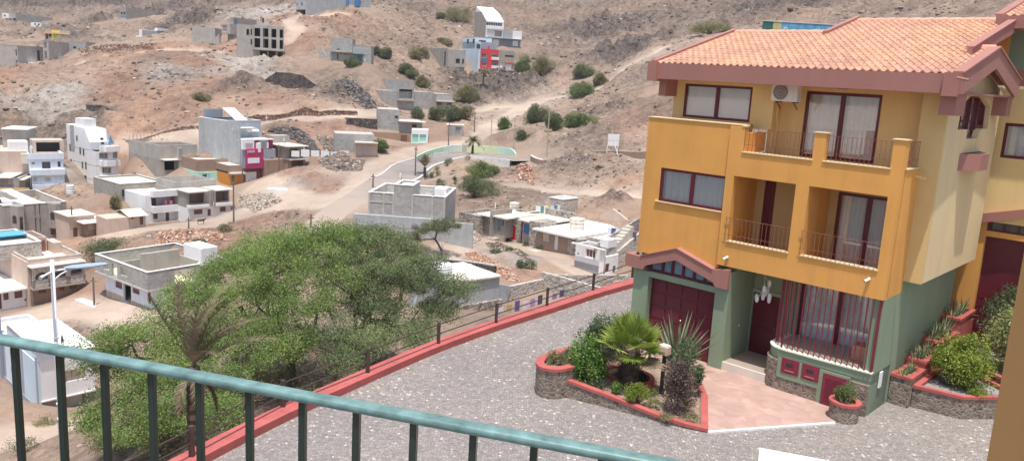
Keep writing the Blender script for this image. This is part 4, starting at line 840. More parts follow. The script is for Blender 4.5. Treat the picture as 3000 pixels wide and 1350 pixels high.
bk = MB()
for f_ in (.2, .85): x = a0[0]+(a1[0]-a0[0])*f_; bk.bar((x, WV-.4, a1[1]-.02), (x, WV, a1[1]-.02), .03); bk.bar((x, WV-.32, a1[1]-.03), (x, WV, a1[1]-.24), .025)
hpart('bracket', bk, flat('black_iron', (.03, .025, .025)), o)
pp = MB(); pp.tube([(a0[0]+.1, WV-.02, a1[1]), (a0[0]+.08, WV-.02, 8.6), (a0[0]+.12, DV-.55, 8.25), (a0[0]+.1, WV-.02, 7.3)], .012, 6); hpart('hose', pp, cream, o)
lp = MB(); q = hv(cJ(1028, 425), DV-.05); lp.box(q[0]-.17, q[0]+.17, DV-.12, DV, q[1]-.06, q[1]+.05); o = hpart('wall_lamp', lp, flat('lamp_case', (.25, .2, .15)), bevel=.03)
lp = MB(); lp.box(q[0]-.12, q[0]+.12, DV-.13, DV-.11, q[1]-.035, q[1]+.03); hpart('lamp_glass', lp, flat('lamp_glass_cover', (.75, .7, .6)), o)
# cameras on the orange wall
for (px, py) in (cK(1113, 100), cL(562, 282)):
    q = hv((px, py), -.1); c = MB(); c.tube([(q[0]+.02, .0, q[1]+.03), (q[0]+.02, -.07, q[1]+.02)], .045, 10); c.tube([(q[0]+.05, -.02, q[1]+.04), (q[0]-.03, -.20, q[1]-.03)], .042, 12); o = hpart('security_camera', c, flat('camera_case', (.75, .70, .66), rough=.35), smooth=False)
    c = MB(); c.tube([(q[0]-.03, -.20, q[1]-.03), (q[0]-.035, -.206, q[1]-.034)], .026, 10); hpart('lens', c, flat('camera_lens', (.05, .01, .012), rough=.1), o)
for (px, py), u in ((cJ(1400, 862), 0), ((2820, 232), 1.05)):
    q = hu((px, py), u+.15); sp_ = MB(); sp_.tube([(u, q[0], q[1]+.03), (u+.32, q[0]-.05, q[1]-.02)], .035, 8, cap=True); hpart('spout', sp_, cream if u == 0 else mauve)
# --- ground floor
gw = MB(); gw.box(UL, -8.02, .02, .42, 0, 2.78); gw.box(-8.02, -5.36, .02, .24, 2.60, 2.80); gw.box(-5.36, -4.86, .02, 1.85, 0, 3.40); gw.box(-5.42, -4.86, .45, 1.85, 3.40, 3.60)
gw.box(UL, UL+.2, .42, 7.5, 0, 3.4)
slab_holes(-5.0, -.2, 0, 3.60, [(-4.84, -3.88, .3, 2.48), (-3.2, -.62, 1.17, 3.4)], 1.85, 2.05, mb=gw)
gw.box(-.34, 0, .12, 1.85, 1.3, 3.585); gw.box(-.2, -.005, 1.55, 7.45, 0, 3.95); gw.box(-.34, -.02, .0, 1.55, 0, 1.3)
gw.box(-.2, .0, 1.551, 1.7, 3.585, 3.95)
hpart('green_wall', gw, green)
gd = MB()
ga, gb, gz0, gz1 = -8.02, -5.36, 0, 2.60
gd.box(ga, gb, .26, .30, gz0, gz1)
for r_i in range(5):
    for k in range(4):
        w_ = (gb-ga-.1)/4; x = ga+.05+k*w_; z = gz0+.06+r_i*.505
        gd.box(x+.05, x+w_-.05, .235, .262, z+.05, z+.455); 
o = hpart('garage_door', gd, maroon, bevel=.02)
kn = MB(); kn.ell(((ga+gb)/2, .22, 1.25), (.035, .035, .035)); hpart('handle', kn, flat('brass', (.5, .35, .2), rough=.3, metal=.6), o)
# gable canopy over the garage
gt = MB(); fl_ = (-8.98, 3.30); outer = [(-8.98, 2.84), (-8.98, 3.32), (-8.3, 3.30), (-6.9, 3.84), (-5.50, 3.40), (-4.86, 3.52), (-4.86, 2.84), (-5.30, 2.84), (-5.40, 2.98), (-6.9, 3.44), (-8.1, 3.02), (-8.22, 2.84)]
gt.yprism(outer, -.14, .0); gt.box(-8.98, -8.75, 0, .4, 2.84, 3.3)
gt.yprism([(-8.35, 3.31), (-8.35, 3.34), (-6.9, 3.88), (-5.45, 3.43), (-5.45, 3.40), (-6.9, 3.84)], -.17, .11)
hpart('garage_gable', gt, mauve)
tf = MB(); tf.box(-8.1, -5.36, .12, .18, 2.80, 2.88)
for x in (-8.05, -7.55, -7.15, -6.72, -6.28, -5.86, -5.45): tf.box(x-.045, x+.045, .12, .18, 2.88, 3.5-(abs(x+6.9)*.30))
tf.bar((-8.1, .15, 3.03), (-6.9, .15, 3.46), .07); tf.bar((-6.9, .15, 3.46), (-5.36, .15, 2.98), .07)
o = hpart('transom_window', tf, maroon); p = MB(); p.yprism([(-8.1, 2.85), (-5.36, 2.85), (-5.36, 3.0), (-6.9, 3.47), (-8.1, 3.05)], .185, .19); hpart('pane', p, flat('frosted_blue_glass', (.20, .30, .36), rough=.25), o)
# front door
d = MB(); d.box(-4.84, -3.88, 1.90, 1.95, .3, 2.48)
for z in (.5, 1.45): d.box(-4.70, -4.02, 1.875, 1.905, z, z+.75)
o = hpart('front_door', d, maroon, bevel=.015); kn = MB(); kn.ell((-3.97, 1.84, 1.35), (.03, .04, .03)); hpart('handle', kn, flat('steel_knob', (.6, .6, .6), rough=.2, metal=1), o)
d = MB(); d.box(-4.97, -4.84, 1.80, 1.87, .3, 2.6); d.box(-4.84, -3.8, 1.80, 1.87, 2.48, 2.6); hpart('door_frame', d, plaster('light_green_trim', (.30, .38, .27), var=.04))
window(H, -3.2, -.62, 1.17, 3.4, 1.90, fw=.11, name='patio_door')
bell = MB(); bell.ell((-4.855, 1.0, 1.4), (.02, .04, .05)); hpart('doorbell', bell, flat('bell_plate', (.6, .58, .5)))
st_ = MB(); st_.box(-4.86, -3.35, .12, 1.85, 0, .30); hpart('porch_step', st_, porch); st_ = MB(); st_.box(-4.90, -3.3, .06, .12, 0, .31); hpart('step_edge', st_, plaster('pale_step_edge', (.66, .60, .52)))
# bay with stone base, green sill band and bars
def bay(off, zz=None):    # outline of the bay front, rounded at its left end
    pts = [(-.02, .0-off), (-.6, -.02-off), (-2.6, -.05-off)]
    for q in np.linspace(math.pi*1.5, math.pi, 7)[1:]: pts.append((-2.75+(.62+off)*math.cos(q)*1.0, .57+(.62+off)*math.sin(q)))
    pts += [(-3.37-off, 1.84), (-.02, 1.84)]; return pts
mb = MB(); mb.prism(bay(.10), 0, .98)
o = hpart('stone_base', mb, basalt)
mb = MB(); mb.prism(bay(.02), 1.10, 1.33); mb.prism(bay(.0), .98, 1.10); hpart('sill_band', mb, green)
mb = MB(); mb.prism(bay(.05), 1.33, 1.365)
for k in range(24): x = -3.0+k*.125; mb.box(x, x+.085, -.075, -.045, 1.345, 1.385)
hpart('sill_cap', mb, plaster('pale_sill_cap', (.70, .72, .60), var=.04))
mb = MB(); mb.prism([(-.3, .12), (-2.7, .12), (-3.2, .6), (-3.2, 1.82), (-.3, 1.82)], 1.366, 1.37) ; hpart('bay_floor', mb, porch)
# green surround of the meter boxes, drawn on the face
def Lp(x, y, v=-.13): return hv(cL(x, y), v)
pol = [Lp(130, 640), Lp(125, 735), Lp(322, 793), Lp(315, 882), Lp(345, 892), Lp(480, 880), Lp(480, 745)]
mb = MB(); zt = .99; x0_ = Lp(130, 690)[0]; x1_ = Lp(325, 780)[0]; x2_ = Lp(415, 895)[0]+.3
mb.box(x0_, x2_, -.165, -.13, .985, 1.10)
mb2 = slab_holes(x0_, x1_, .46, .985, [], -.165, -.12, mb=mb); mb.box(x1_, x2_, -.165, -.13, .0, .985)
hpart('meter_surround', mb, green)
for (xa, ya, xb, yb) in ((150, 660, 235, 742), (248, 688, 333, 772)):
    a, b_ = Lp(xa, (ya+yb)/2-10)[0], Lp(xb, (ya+yb)/2+10)[0]; zc = Lp((xa+xb)/2, (ya+yb)/2)[1]; zh = .245
    mb = MB(); mb.box(a, b_, -.185, -.165, zc-zh, zc+zh); o = hpart('letter_box', mb, maroonbar, bevel=.008)
    mb = MB(); c_ = (a+b_)/2; mb.box(c_-.13, c_+.1, -.189, -.186, zc-.02, zc+.10); hpart('letter_glass', mb, darkm, o)
    mb = MB(); mb.box(c_-.15, c_+.15, -.20, -.186, zc-.16, zc-.125); hpart('letter_slot', mb, flat('slot_rim', (.45, .15, .17), rough=.3), o)
a, b_ = Lp(347, 790)[0], Lp(470, 830)[0]
mb = MB(); mb.box(a, b_, -.19, -.165, .05, 1.02)
for k in range(15): z = .16+k*.052; mb.box(a+.1, b_-.1, -.205, -.19, z, z+.018)
hpart('louvre_door', mb, maroonbar)
mb = MB()
for k in range(17): x = -.09-k*.172; mb.bar((x, .03, 1.36), (x, .03, 3.59), .028)
for q in np.linspace(math.pi*1.5, math.pi, 6)[1:]: x, y = -2.75+.50*math.cos(q), .57+.50*math.sin(q); mb.bar((x, y, 1.36), (x, y, 3.59), .022)
for k in range(6): mb.bar((-3.28, .72+k*.19, 1.36), (-3.28, .72+k*.19, 3.59), .022)
for k in range(3): mb.bar((-.06, .03+k*.05, 1.36), (-.06, .03+k*.05, 3.59), .024)
hpart('window_bars', mb, maroonbar)
mb = MB(); mb.box(0.0, .03, .62, .86, .75, 1.25); hpart('meter_plate', mb, whitew)
pot = MB(); pot.prism([(-.95, .75), (-.45, .75), (-.45, 1.25), (-.95, 1.25)], 1.37, 1.85); o = pot.build('terracotta_planter', plaster('terracotta_pot', (.50, .25, .17)), None, bevel=.02)
o.location = HL; o.rotation_euler = (0, 0, YAW); tag(o, 'square terracotta planter behind the dark red bars of the bay', 'planter')
# hanging white ornament in the porch
orn = empty('hanging_ornament', tuple(hw(-4.05, .85, 2.55)), YAW, 'white shell ornament hanging in the porch before the red front door', 'ornament')
rs = random.Random(3); mb = MB(); mb.tube([(0, 0, 0), (0, 0, 1.05)], .006, 5); mb.build('cord', flat('white_cord', (.7, .7, .7)), orn)
for k in range(9):
    a = rs.uniform(0, 6.28); r = rs.uniform(.05, .26); z = rs.uniform(-.05, .62) if k < 6 else rs.uniform(-.12, .1); mb = MB(); mb.ell((r*math.cos(a), r*math.sin(a), z), (.07, .04, .13), 8, 5); mb.tube([(r*math.cos(a), r*math.sin(a), z), (0, 0, z+.25)], .006, 4)
    mb.build('shell', flat('white_shell%d' % k, (.75, .76, .72)), orn)
# ------------------------------------------------------------------ cobbled courtyard
m, t, b = nodes('cobbles'); co = N(t, 'ShaderNodeTexCoord'); mp = N(t, 'ShaderNodeMapping'); mp.inputs['Scale'].default_value = (1, 1, 1); t.links.new(co.outputs['Object'], mp.inputs[0])
nzn = N(t, 'ShaderNodeTexNoise', i_Scale=1.5, i_Detail=3.); t.links.new(co.outputs['Object'], nzn.inputs[0]); wp = mix(t, mp.outputs[0], nzn.outputs[1], .06)
v1 = N(t, 'ShaderNodeTexVoronoi', i_Scale=13., i_Randomness=.85); v2 = N(t, 'ShaderNodeTexVoronoi', feature='DISTANCE_TO_EDGE', i_Scale=13., i_Randomness=.85); t.links.new(wp, v1.inputs[0]); t.links.new(wp, v2.inputs[0])
sp = N(t, 'ShaderNodeSeparateColor'); t.links.new(v1.outputs['Color'], sp.inputs[0])
c = ramp(t, [(0, (.195, .172, .163)), (.5, (.262, .235, .22)), (.945, (.32, .29, .27)), (.97, (.42, .39, .35)), (1, (.60, .56, .50))], sp.outputs[0]).outputs[0]
n1 = N(t, 'ShaderNodeTexNoise', i_Scale=.22, i_Detail=6., i_Roughness=.6); t.links.new(co.outputs['Object'], n1.inputs[0]); c = mix(t, c, ramp(t, [(.3, (.86, .86, .88)), (.5, (1, 1, 1)), (.75, (1.22, 1.18, 1.08))], n1.outputs[0]).outputs[0], 1., 'MULTIPLY')
n2 = N(t, 'ShaderNodeTexNoise', i_Scale=.5, i_Detail=8., i_Roughness=.7); t.links.new(co.outputs['Object'], n2.inputs[0]); dst = ramp(t, [(.60, (0, 0, 0)), (.74, (.55, .55, .55))], n2.outputs[0]); c = mix(t, c, (.50, .43, .35), dst.outputs[0])
e = ramp(t, [(.03, (1, 1, 1)), (.10, (0, 0, 0))], v2.outputs['Distance']); c = mix(t, c, (.27, .235, .215), e.outputs[0])
t.links.new(c, b.inputs['Base Color']); b.inputs['Roughness'].default_value = .82
r2 = ramp(t, [(0, (0,)*3), (.14, (1,)*3)], v2.outputs['Distance']); bpn = N(t, 'ShaderNodeBump', i_Strength=.8, i_Distance=.02); t.links.new(r2.outputs[0], bpn.inputs['Height']); t.links.new(bpn.outputs[0], b.inputs['Normal'])
cob = m
mb = MB(); mb.prism(PLAT, -3.2, 0); o = mb.build('courtyard', [cob]); tag(o, 'grey cobbled courtyard between the houses', 'courtyard', kind='structure')
cv = np.array(CURB); 
def smooth(P, k=5):
    Q = []
    for a, b_ in zip(P[:-1], P[1:]):
        for i in range(k): Q.append(a+(b_-a)*i/k)
    Q.append(P[-1]); Q = np.array(Q)
    for _ in range(6): Q[1:-1] = (Q[:-2]+2*Q[1:-1]+Q[2:])/4
    return Q
CQ = smooth(np.vstack([cv[:1]*1.0+(cv[0]-cv[1]), cv]))
def strip(mb, Q, o0, o1, z0, z1):
    T = np.gradient(Q, axis=0); T /= np.linalg.norm(T, axis=1)[:, None]; Nn = np.stack([T[:, 1], -T[:, 0]], 1); A = Q+Nn*o0; B = Q+Nn*o1; n = len(Q); vs = []
    for i in range(n): vs += [(*A[i], z0), (*B[i], z0), (*B[i], z1), (*A[i], z1)]
    fs = [(4*i+a, 4*i+b_, 4*i+4+b_, 4*i+4+a) for i in range(n-1) for a, b_ in ((0, 1), (1, 2), (2, 3), (3, 0))]; fs = [f[::-1] for f in fs]
    fs += [(0, 1, 2, 3), (4*n-1, 4*n-2, 4*n-3, 4*n-4)]; mb.add(vs, fs)
PAR = empty('boundary_kerb', (0, 0, 0), 0, 'long red painted kerb wall along the edge of the courtyard', 'kerb wall')
mb = MB(); strip(mb, CQ, -.16, .36, -.02, .22); mb.build('kerb', redcurb, PAR); mb = MB(); strip(mb, CQ, -.36, -.16, -.9, .10); mb.build('outer_ledge', redcurb, PAR)
mb = MB(); strip(mb, CQ, -.30, -.02, -8, -.021); mb.build('retaining_wall', stonem, PAR)
# railing on the kerb: posts 3.3 m apart, two rails
cum = np.concatenate([[0], np.cumsum(np.linalg.norm(np.diff(CQ, axis=0), axis=1))])
def at_s(s): return np.array([np.interp(s, cum, CQ[:, 0]), np.interp(s, cum, CQ[:, 1])])
RL = empty('boundary_railing', (0, 0, 0), 0, 'dark brown two bar railing standing on the red kerb wall', 'railing')
posts = [hz(p, .22) for p in ((1737, 849.5), (1602, 894.7), (1453, 944.4), (1284, 1005), (1077, 1090), (829, 1190), (562, 1335))]
pw = [hw(a, b_, .2)[:2] for a, b_ in posts]; d0 = pw[0]-pw[1]; pw = [pw[0]+d0*1.0]+pw; d1 = pw[-1]-pw[-2]; pw += [pw[-1]+d1, pw[-1]+2*d1]
for q in pw: mb = MB(); mb.box(q[0]-.055, q[0]+.055, q[1]-.055, q[1]+.055, .2, .98); mb.build('post', railbrown, RL)
for zz in (.90, .56):
    mb = MB(); mb.tube([(*q, zz) for q in pw], .02, 6); mb.build('rail', railbrown, RL)
# ------------------------------------------------------------------ planted bed in front of the garage
BED = empty('planting_bed', HL, YAW, 'stone walled planting bed with red rim in the middle of the courtyard', 'planter')
def offset(P, d):
    P = np.array(P, float); n = len(P); out = []
    for i in range(n):
        a, b_, c_ = P[(i-1) % n], P[i], P[(i+1) % n]; t1 = (b_-a)/np.linalg.norm(b_-a); t2 = (c_-b_)/np.linalg.norm(c_-b_); tt = t1+t2; tt /= np.linalg.norm(tt); nn = np.array([-tt[1], tt[0]]); k = max(.45, abs(nn@np.array([-t1[1], t1[0]]))); out.append(b_+nn*d/k)
    return [tuple(q) for q in out]
def zrim(u): return float(np.interp(u, [-8.2, -7.3, -5.6, -3.9, -2.5], [.74, .64, .43, .20, .10]))
outl = [(-2.62, -4.78), (-3.1, -5.0), (-3.94, -5.25), (-5.5, -5.62), (-6.6, -5.92), (-7.35, -6.12), (-7.62, -6.0), (-7.75, -5.6)]
back = [(-7.6, -4.4), (-7.2, -3.2), (-6.6, -2.5), (-5.6, -2.05), (-4.7, -1.95)]+[hz((1500+x*.3883, 850+y*.3883), z) for x, y, z in ((1370, 672, .24), (1440, 730, .2), (1470, 800, .16), (1470, 920, .12))]
pol = (outl+back)[::-1]
inn = offset(pol, .0); ar = sum(pol[i][0]*pol[(i+1) % len(pol)][1]-pol[(i+1) % len(pol)][0]*pol[i][1] for i in range(len(pol)))
sgn = 1 if ar > 0 else -1
inner = offset(pol, .2*sgn); n_ = len(pol)
def ringwall(P, Q, z0, z1f, mb):
    vs = []; n = len(P)
    for i in range(n): vs += [(*P[i], z0), (*P[i], z1f(P[i][0])), (*Q[i], z1f(P[i][0])), (*Q[i], z0)]
    fs = []
    for i in range(n):
        j = (i+1) % n; fs += [(4*i, 4*j, 4*j+1, 4*i+1), (4*i+1, 4*j+1, 4*j+2, 4*i+2), (4*i+2, 4*j+2, 4*j+3, 4*i+3)]
    if sgn < 0: fs = [f[::-1] for f in fs]
    mb.add(vs, fs)
mb = MB(); ringwall(pol, inner, -.02, lambda u: zrim(u)-.07, mb); mb.build('stone_wall', basalt, BED)
mb = MB(); ringwall(offset(pol, -.03*sgn), offset(pol, .17*sgn), .0, lambda u: zrim(u), mb)
vs = mb.v; mb2 = MB(); P1, Q1 = offset(pol, -.03*sgn), offset(pol, .17*sgn); vv = []
for i in range(n_): z = zrim(pol[i][0]); vv += [(*P1[i], z-.09), (*P1[i], z), (*Q1[i], z), (*Q1[i], z-.09)]
fs = []
for i in range(n_):
    j = (i+1) % n_; fs += [(4*i, 4*j, 4*j+1, 4*i+1), (4*i+1, 4*j+1, 4*j+2, 4*i+2), (4*i+2, 4*j+2, 4*j+3, 4*i+3), (4*i+3, 4*j+3, 4*j, 4*i)]
mb2.add(vv, fs if sgn > 0 else [f[::-1] for f in fs]); mb2.build('rim', redcurb, BED)
mb = MB(); mb.prism(inner, -.01, lambda x, y: zrim(x)-.13); mb.build('soil', soil, BED)
# raised rounded end on the left
el = []; 
for q in np.linspace(math.pi*.35, math.pi*1.42, 12): el.append((-7.72+.85*math.cos(q)*.75-.0, -4.9+1.12*math.sin(q)))
cap = [(-7.05, -5.5)]+el[::-1][:]+[(-7.1, -3.6)]
E1 = [(-7.0, -5.35), (-7.25, -5.75), (-7.65, -6.02), (-8.0, -5.98), (-8.3, -5.65), (-8.5, -5.1), (-8.55, -4.5), (-8.45, -3.9), (-8.2, -3.3), (-7.9, -2.95), (-7.6, -3.05), (-7.9, -3.9), (-7.85, -4.7), (-7.5, -5.1), (-7.2, -5.05)]
Pc = [(-8.0+.42*math.cos(q), -5.45+.52*math.sin(q)) for q in np.linspace(-.3, -math.pi, 8)]+[(-8.42, -4.6), (-8.40, -3.6)]
Qc = smooth(np.array([hz((1500+x*.3883, 850+y*.3883), .95) for x, y in ((490, 548), (400, 585), (290, 590), (222, 568), (202, 540), (215, 507), (290, 475), (370, 452), (455, 432))]), 3)
mb = MB(); strip(mb, Qc, -.10, .10, -.02, .86); mb.build('raised_wall', basalt, BED)
mb = MB(); strip(mb, Qc, -.13, .13, .86, .95); mb.build('raised_rim', redcurb, BED)
mb = MB(); mb.prism([tuple(q) for q in Qc]+[(-7.6, -3.3)], 0, .80); mb.build('raised_soil', soil, BED)
# ring round the palm
mb = MB(); Q = np.array([(-5.95+.78*math.cos(q), -3.85+.60*math.sin(q)) for q in np.linspace(0, 2*math.pi, 30)]); strip(mb, Q, -.07, .07, .2, .47); mb.build('palm_ring', redcurb, BED)
mb = MB(); mb.prism([tuple(q) for q in Q[:-1]], .2, .40); mb.build('ring_soil', flat('dark_mulch', (.06, .05, .045), var=.4, scale=9, bump=1), BED)
# apron of reddish slabs, its pale edge
mb = MB(); mb.prism([(-2.60, -4.74), (-3.4, -3.9), (-4.0, -3.0), (-4.4, -2.4), (-4.8, -2.05), (-6.6, -2.3), (-8.0, -1.6), (-8.0, .26), (-5.36, .26), (-5.36, .02), (-4.86, .02), (-4.86, .2), (-3.3, .2), (-3.2, -.1), (-.5, -.1), (-.45, -1.25)], .002, .03)
o = mb.build('forecourt', apronm); o.location = HL; o.rotation_euler = (0, 0, YAW); tag(o, 'pinkish paved forecourt before the garage and porch', 'pavement', kind='structure')
mb = MB(); mb.bar((-2.58, -4.80, .02), (-.44, -1.30, .02), .10, .06); o = mb.build('forecourt_kerb', kerbc); o.location = HL; o.rotation_euler = (0, 0, YAW); tag(o, 'thin pale edging strip of the pink forecourt', 'kerb', kind='structure')
# round stone pot by the louvre door
PO = empty('round_planter', tuple(hw(-.42, -.72, 0)), YAW, 'round stone planter with red rim below the barred bay', 'planter')
def ringcyl(r0, r1, z0, z1, n=28):
    mb = MB(); vs = []
    for k in range(n):
        a = 2*math.pi*k/n; c_, s_ = math.cos(a), math.sin(a); vs += [(r1*c_, r1*s_, z0), (r1*c_, r1*s_, z1), (r0*c_, r0*s_, z1), (r0*c_, r0*s_, z0)]
    fs = []
    for k in range(n): j = (k+1) % n; fs += [(4*k, 4*j, 4*j+1, 4*k+1), (4*k+1, 4*j+1, 4*j+2, 4*k+2), (4*k+2, 4*j+2, 4*j+3, 4*k+3), (4*k+3, 4*j+3, 4*j, 4*k)]
    return mb.add(vs, fs)
ringcyl(.30, .42, -.02, .50).build('stone_wall', basalt, PO); ringcyl(.29, .46, .50, .58).build('rim', redcurb, PO)
mb = MB(); mb.prism([(.31*math.cos(q), .31*math.sin(q)) for q in np.linspace(0, 6.283, 17)[:-1]], 0, .46); mb.build('soil', soil, PO)
# ------------------------------------------------------------------ stepped beds at the right hand side wall
RB = empty('stepped_planter', HL, YAW, 'red stepped planting beds on stone walls beside the green side wall', 'planter')
def rbox(P, z0, z1, wall, rim, so, rimh=.09, parent=RB, t=.13):
    P = list(P); ar = sum(P[i][0]*P[(i+1) % len(P)][1]-P[(i+1) % len(P)][0]*P[i][1] for i in range(len(P)))
    if ar < 0: P = P[::-1]
    I = offset(P, t); n = len(P)
    for (A, B, a, b_, m_, nm) in ((P, I, z0, z1-rimh, wall, 'bed_wall'), (offset(P, -.03), offset(P, t+.02), z1-rimh, z1, rim, 'bed_rim')):
        mb = MB(); vs = []
        for i in range(n): vs += [(*A[i], a), (*A[i], b_), (*B[i], b_), (*B[i], a)]
        fs = []
        for i in range(n): j = (i+1) % n; fs += [(4*i, 4*j, 4*j+1, 4*i+1), (4*i+1, 4*j+1, 4*j+2, 4*i+2), (4*i+2, 4*j+2, 4*j+3, 4*i+3), (4*i+3, 4*j+3, 4*j, 4*i)]
        mb.add(vs, fs); mb.build(nm, m_, parent)
    mb = MB(); mb.prism(I, z0, z1-.12); mb.build('bed_soil', so, parent)
steps = [(1.72, 3.0, .98), (3.02, 4.5, 1.22), (4.52, 6.4, 1.55), (6.42, 8.3, 2.0)]
gravel = plaster('grey_bed_gravel', (.27, .25, .24), var=.3, scale=9, bump=1)
rbox([(.02, steps[0][0]), (.62, steps[0][0]), (.62, steps[0][1]), (.02, steps[0][1])], 0, .98, basalt, redcurb, gravel)
for a, b_, z in steps[1:]: rbox([(.02, a), (.62, a), (.62, b_), (.02, b_)], 0, z, redcurb, redcurb, gravel)
FB = [(.64, 1.95), (2.0, 2.15), (2.95, 3.3), (2.75, 4.1), (1.75, 4.8), (.64, 5.2)]
rbox(FB, 0, .72, basalt, redcurb, gravel)
rbox([(2.78, 4.12), (5.5, 5.6), (5.5, 8.0), (.64, 8.0), (.64, 5.22), (1.77, 4.82)], 0, .95, basalt, redcurb, gravel)
# ------------------------------------------------------------------ our own balcony: teal hand rail on dark bars, orange pier, pale ledge
zr0 = CAMZ-.63
def onz(p, z): r = ray(*p); return CAM+r*((z-CAM[2])/r[2])
A_, B_ = onz((0, 993), zr0), onz((1700, 1313), zr0); dv = (B_-A_); Ln = np.linalg.norm(dv); dv /= Ln
RB_ = empty('balcony_railing', tuple(A_), 0, 'worn teal hand rail on dark green bars across the foreground', 'railing')
S0, S1 = A_-dv*.6, B_+dv*.55; loc = lambda q: tuple(np.array(q)-A_)
pn_ = np.array([-dv[1], dv[0], 0])
mb = MB(); wd, th = .031, .018; prof = [(wd/2*math.cos(a)*abs(math.cos(a))**-.45 if abs(math.cos(a)) > 1e-6 else 0, th/2*math.sin(a)*(abs(math.sin(a)) if abs(math.sin(a)) > 1e-6 else 1)**-.45) for a in np.linspace(0, 2*math.pi, 17)[:-1]]
vs = []; ns = 40
for i in range(ns+1):
    q = S0+(S1-S0)*i/ns-A_
    for x, y in prof: vs.append(q+pn_*x+np.array([0, 0, y]))
k = len(prof); fs = [(i*k+j, i*k+(j+1) % k, (i+1)*k+(j+1) % k, (i+1)*k+j) for i in range(ns) for j in range(k)]
mb.add(vs, fs+[tuple(range(k))[::-1], tuple(range(ns*k, ns*k+k))]); mb.build('hand_rail', railgreen, RB_, smooth=True)
nrm = np.cross(dv, [0, 0, 1.]); c0 = A_@nrm
xs = [37, 150, 262, 382, 502, 628, 762, 898, 1042, 1192, 1345, 1515, 1700]
for k, x in enumerate(xs):
    x3 = x*1.1646; y3 = 993+(x3/1700)*320+14; q = CAM+ray(x3, y3)*((c0-CAM@nrm)/(ray(x3, y3)@nrm)); a = np.array([q[0], q[1], zr0-.008])-A_; b_ = a-np.array([0, 0, .95])
    mb = MB(); mb.bar(a, b_, .0135, .0135, up=dv); mb.build('bar', bargreen, RB_, bevel=.002)
mb = MB(); q0, q1 = S0-A_-np.array([0, 0, .93]), S1-A_-np.array([0, 0, .93]); mb.bar(q0, q1, .03, .02); mb.build('bottom_rail', bargreen, RB_)
q = CAM+ray(2944, 1050)*(3.2/(ray(2944, 1050)@np.array([0, 1, 0]))); mb = MB(); nx = np.array([.3, 1.]); nx /= np.linalg.norm(nx); bx_ = np.array([nx[1], -nx[0]])
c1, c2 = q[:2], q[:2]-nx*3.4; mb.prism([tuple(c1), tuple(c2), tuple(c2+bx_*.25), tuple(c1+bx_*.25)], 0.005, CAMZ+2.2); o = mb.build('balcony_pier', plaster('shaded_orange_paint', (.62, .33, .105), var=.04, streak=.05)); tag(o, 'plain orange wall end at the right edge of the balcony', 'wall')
zl = CAMZ-2.6; a, b_ = onz((2225, 1310), zl), onz((2450, 1352), zl); d_ = (b_-a)[:2]; d_ /= np.linalg.norm(d_); e_ = np.array([d_[1], -d_[0]])
mb = MB(); p0 = a[:2]; mb.prism([tuple(p0), tuple(p0+d_*2.5), tuple(p0+d_*2.5+e_*1.2), tuple(p0+e_*1.2)], zl-.25, zl); o = mb.build('garden_wall_top', plaster('pale_ledge', (.75, .72, .60), var=.04)); tag(o, 'pale cream ledge just below the balcony at the bottom of the view', 'ledge')
# ------------------------------------------------------------------ neighbour house behind on the right
NB = empty('neighbour_house', tuple(hw(0, 8.3, 0)), YAW, 'yellow neighbouring house with dark red garage door partly hidden on the right', 'house')
VN = 8.3
def nv(p, d=0): q = hv(p, VN+d); return q
def npart(name, mb, m, parent=NB, **k): return mb.build(name, m, parent, **k)
g1 = nv((2868, 790)); zb = 1.0
ztop = nv((2900, 632))[1]; uL = -1.0
gl0, gl1 = nv(crop(2850, 500, .3886)(80, 480)), nv(crop(2850, 500, .3886)(386, 530)); cN2 = crop(2850, 500, .3886)
ug0 = nv(cN2(40, 800))[0]; zg = nv(cN2(90, 490))[1]; zbm = nv(cN2(80, 452))[1]; ztr = nv(cN2(100, 385))[1]; zf0 = nv(cN2(100, 378))[1]; zf1 = nv(cN2(75, 318))[1]
UR = ug0+6.5; wz0, wz1 = nv(cJ(1850, 770))[1], nv(cJ(1850, 598))[1]; wu0 = nv(cJ(1800, 680))[0]
mb = slab_holes(uL, UR, zf0, 9.9, [(wu0, wu0+2.4, wz0, wz1)], 0, .2); npart('wall', mb, cream)
mb = MB(); mb.box(uL, ug0, 0, .3, 0, zf0); mb.box(ug0, ug0+2.9, .0, .2, zg, zbm+.02); mb.box(ug0+2.9, UR, 0, .3, 0, zf0); npart('orange_frame', mb, orange)
mb = MB(); mb.yprism([(ug0-.15, zf0-.05), (ug0-.15, zf1), (ug0+1.5, zf1+.45), (ug0+3.1, zf1), (ug0+3.1, zf0-.05), (ug0+2.8, zf0), (ug0+1.5, zf0+.42), (ug0+.1, zf0)], -.16, -.003); npart('garage_gable', mb, mauve)
mb = MB(); mb.box(ug0, ug0+2.9, .25, .3, 0, zg)
for k in range(9): mb.box(ug0+.08, ug0+2.8, .23, .25, .1+k*.29, .1+k*.29+.24)
npart('garage_door', mb, maroon)
mb = MB(); mb.box(ug0, ug0+2.9, .12, .18, zbm, zbm+.06)
for k in range(7): mb.box(ug0+.02+k*.45, ug0+.09+k*.45, .12, .18, zbm+.06, zf0+.4)
o = npart('transom_window', mb, maroon); mb = MB(); mb.box(ug0, ug0+2.9, .19, .2, zbm, zf0+.5); npart('pane', mb, glassm, o)
window(NB, wu0, wu0+2.4, wz0, wz1, .03, fw=.1)
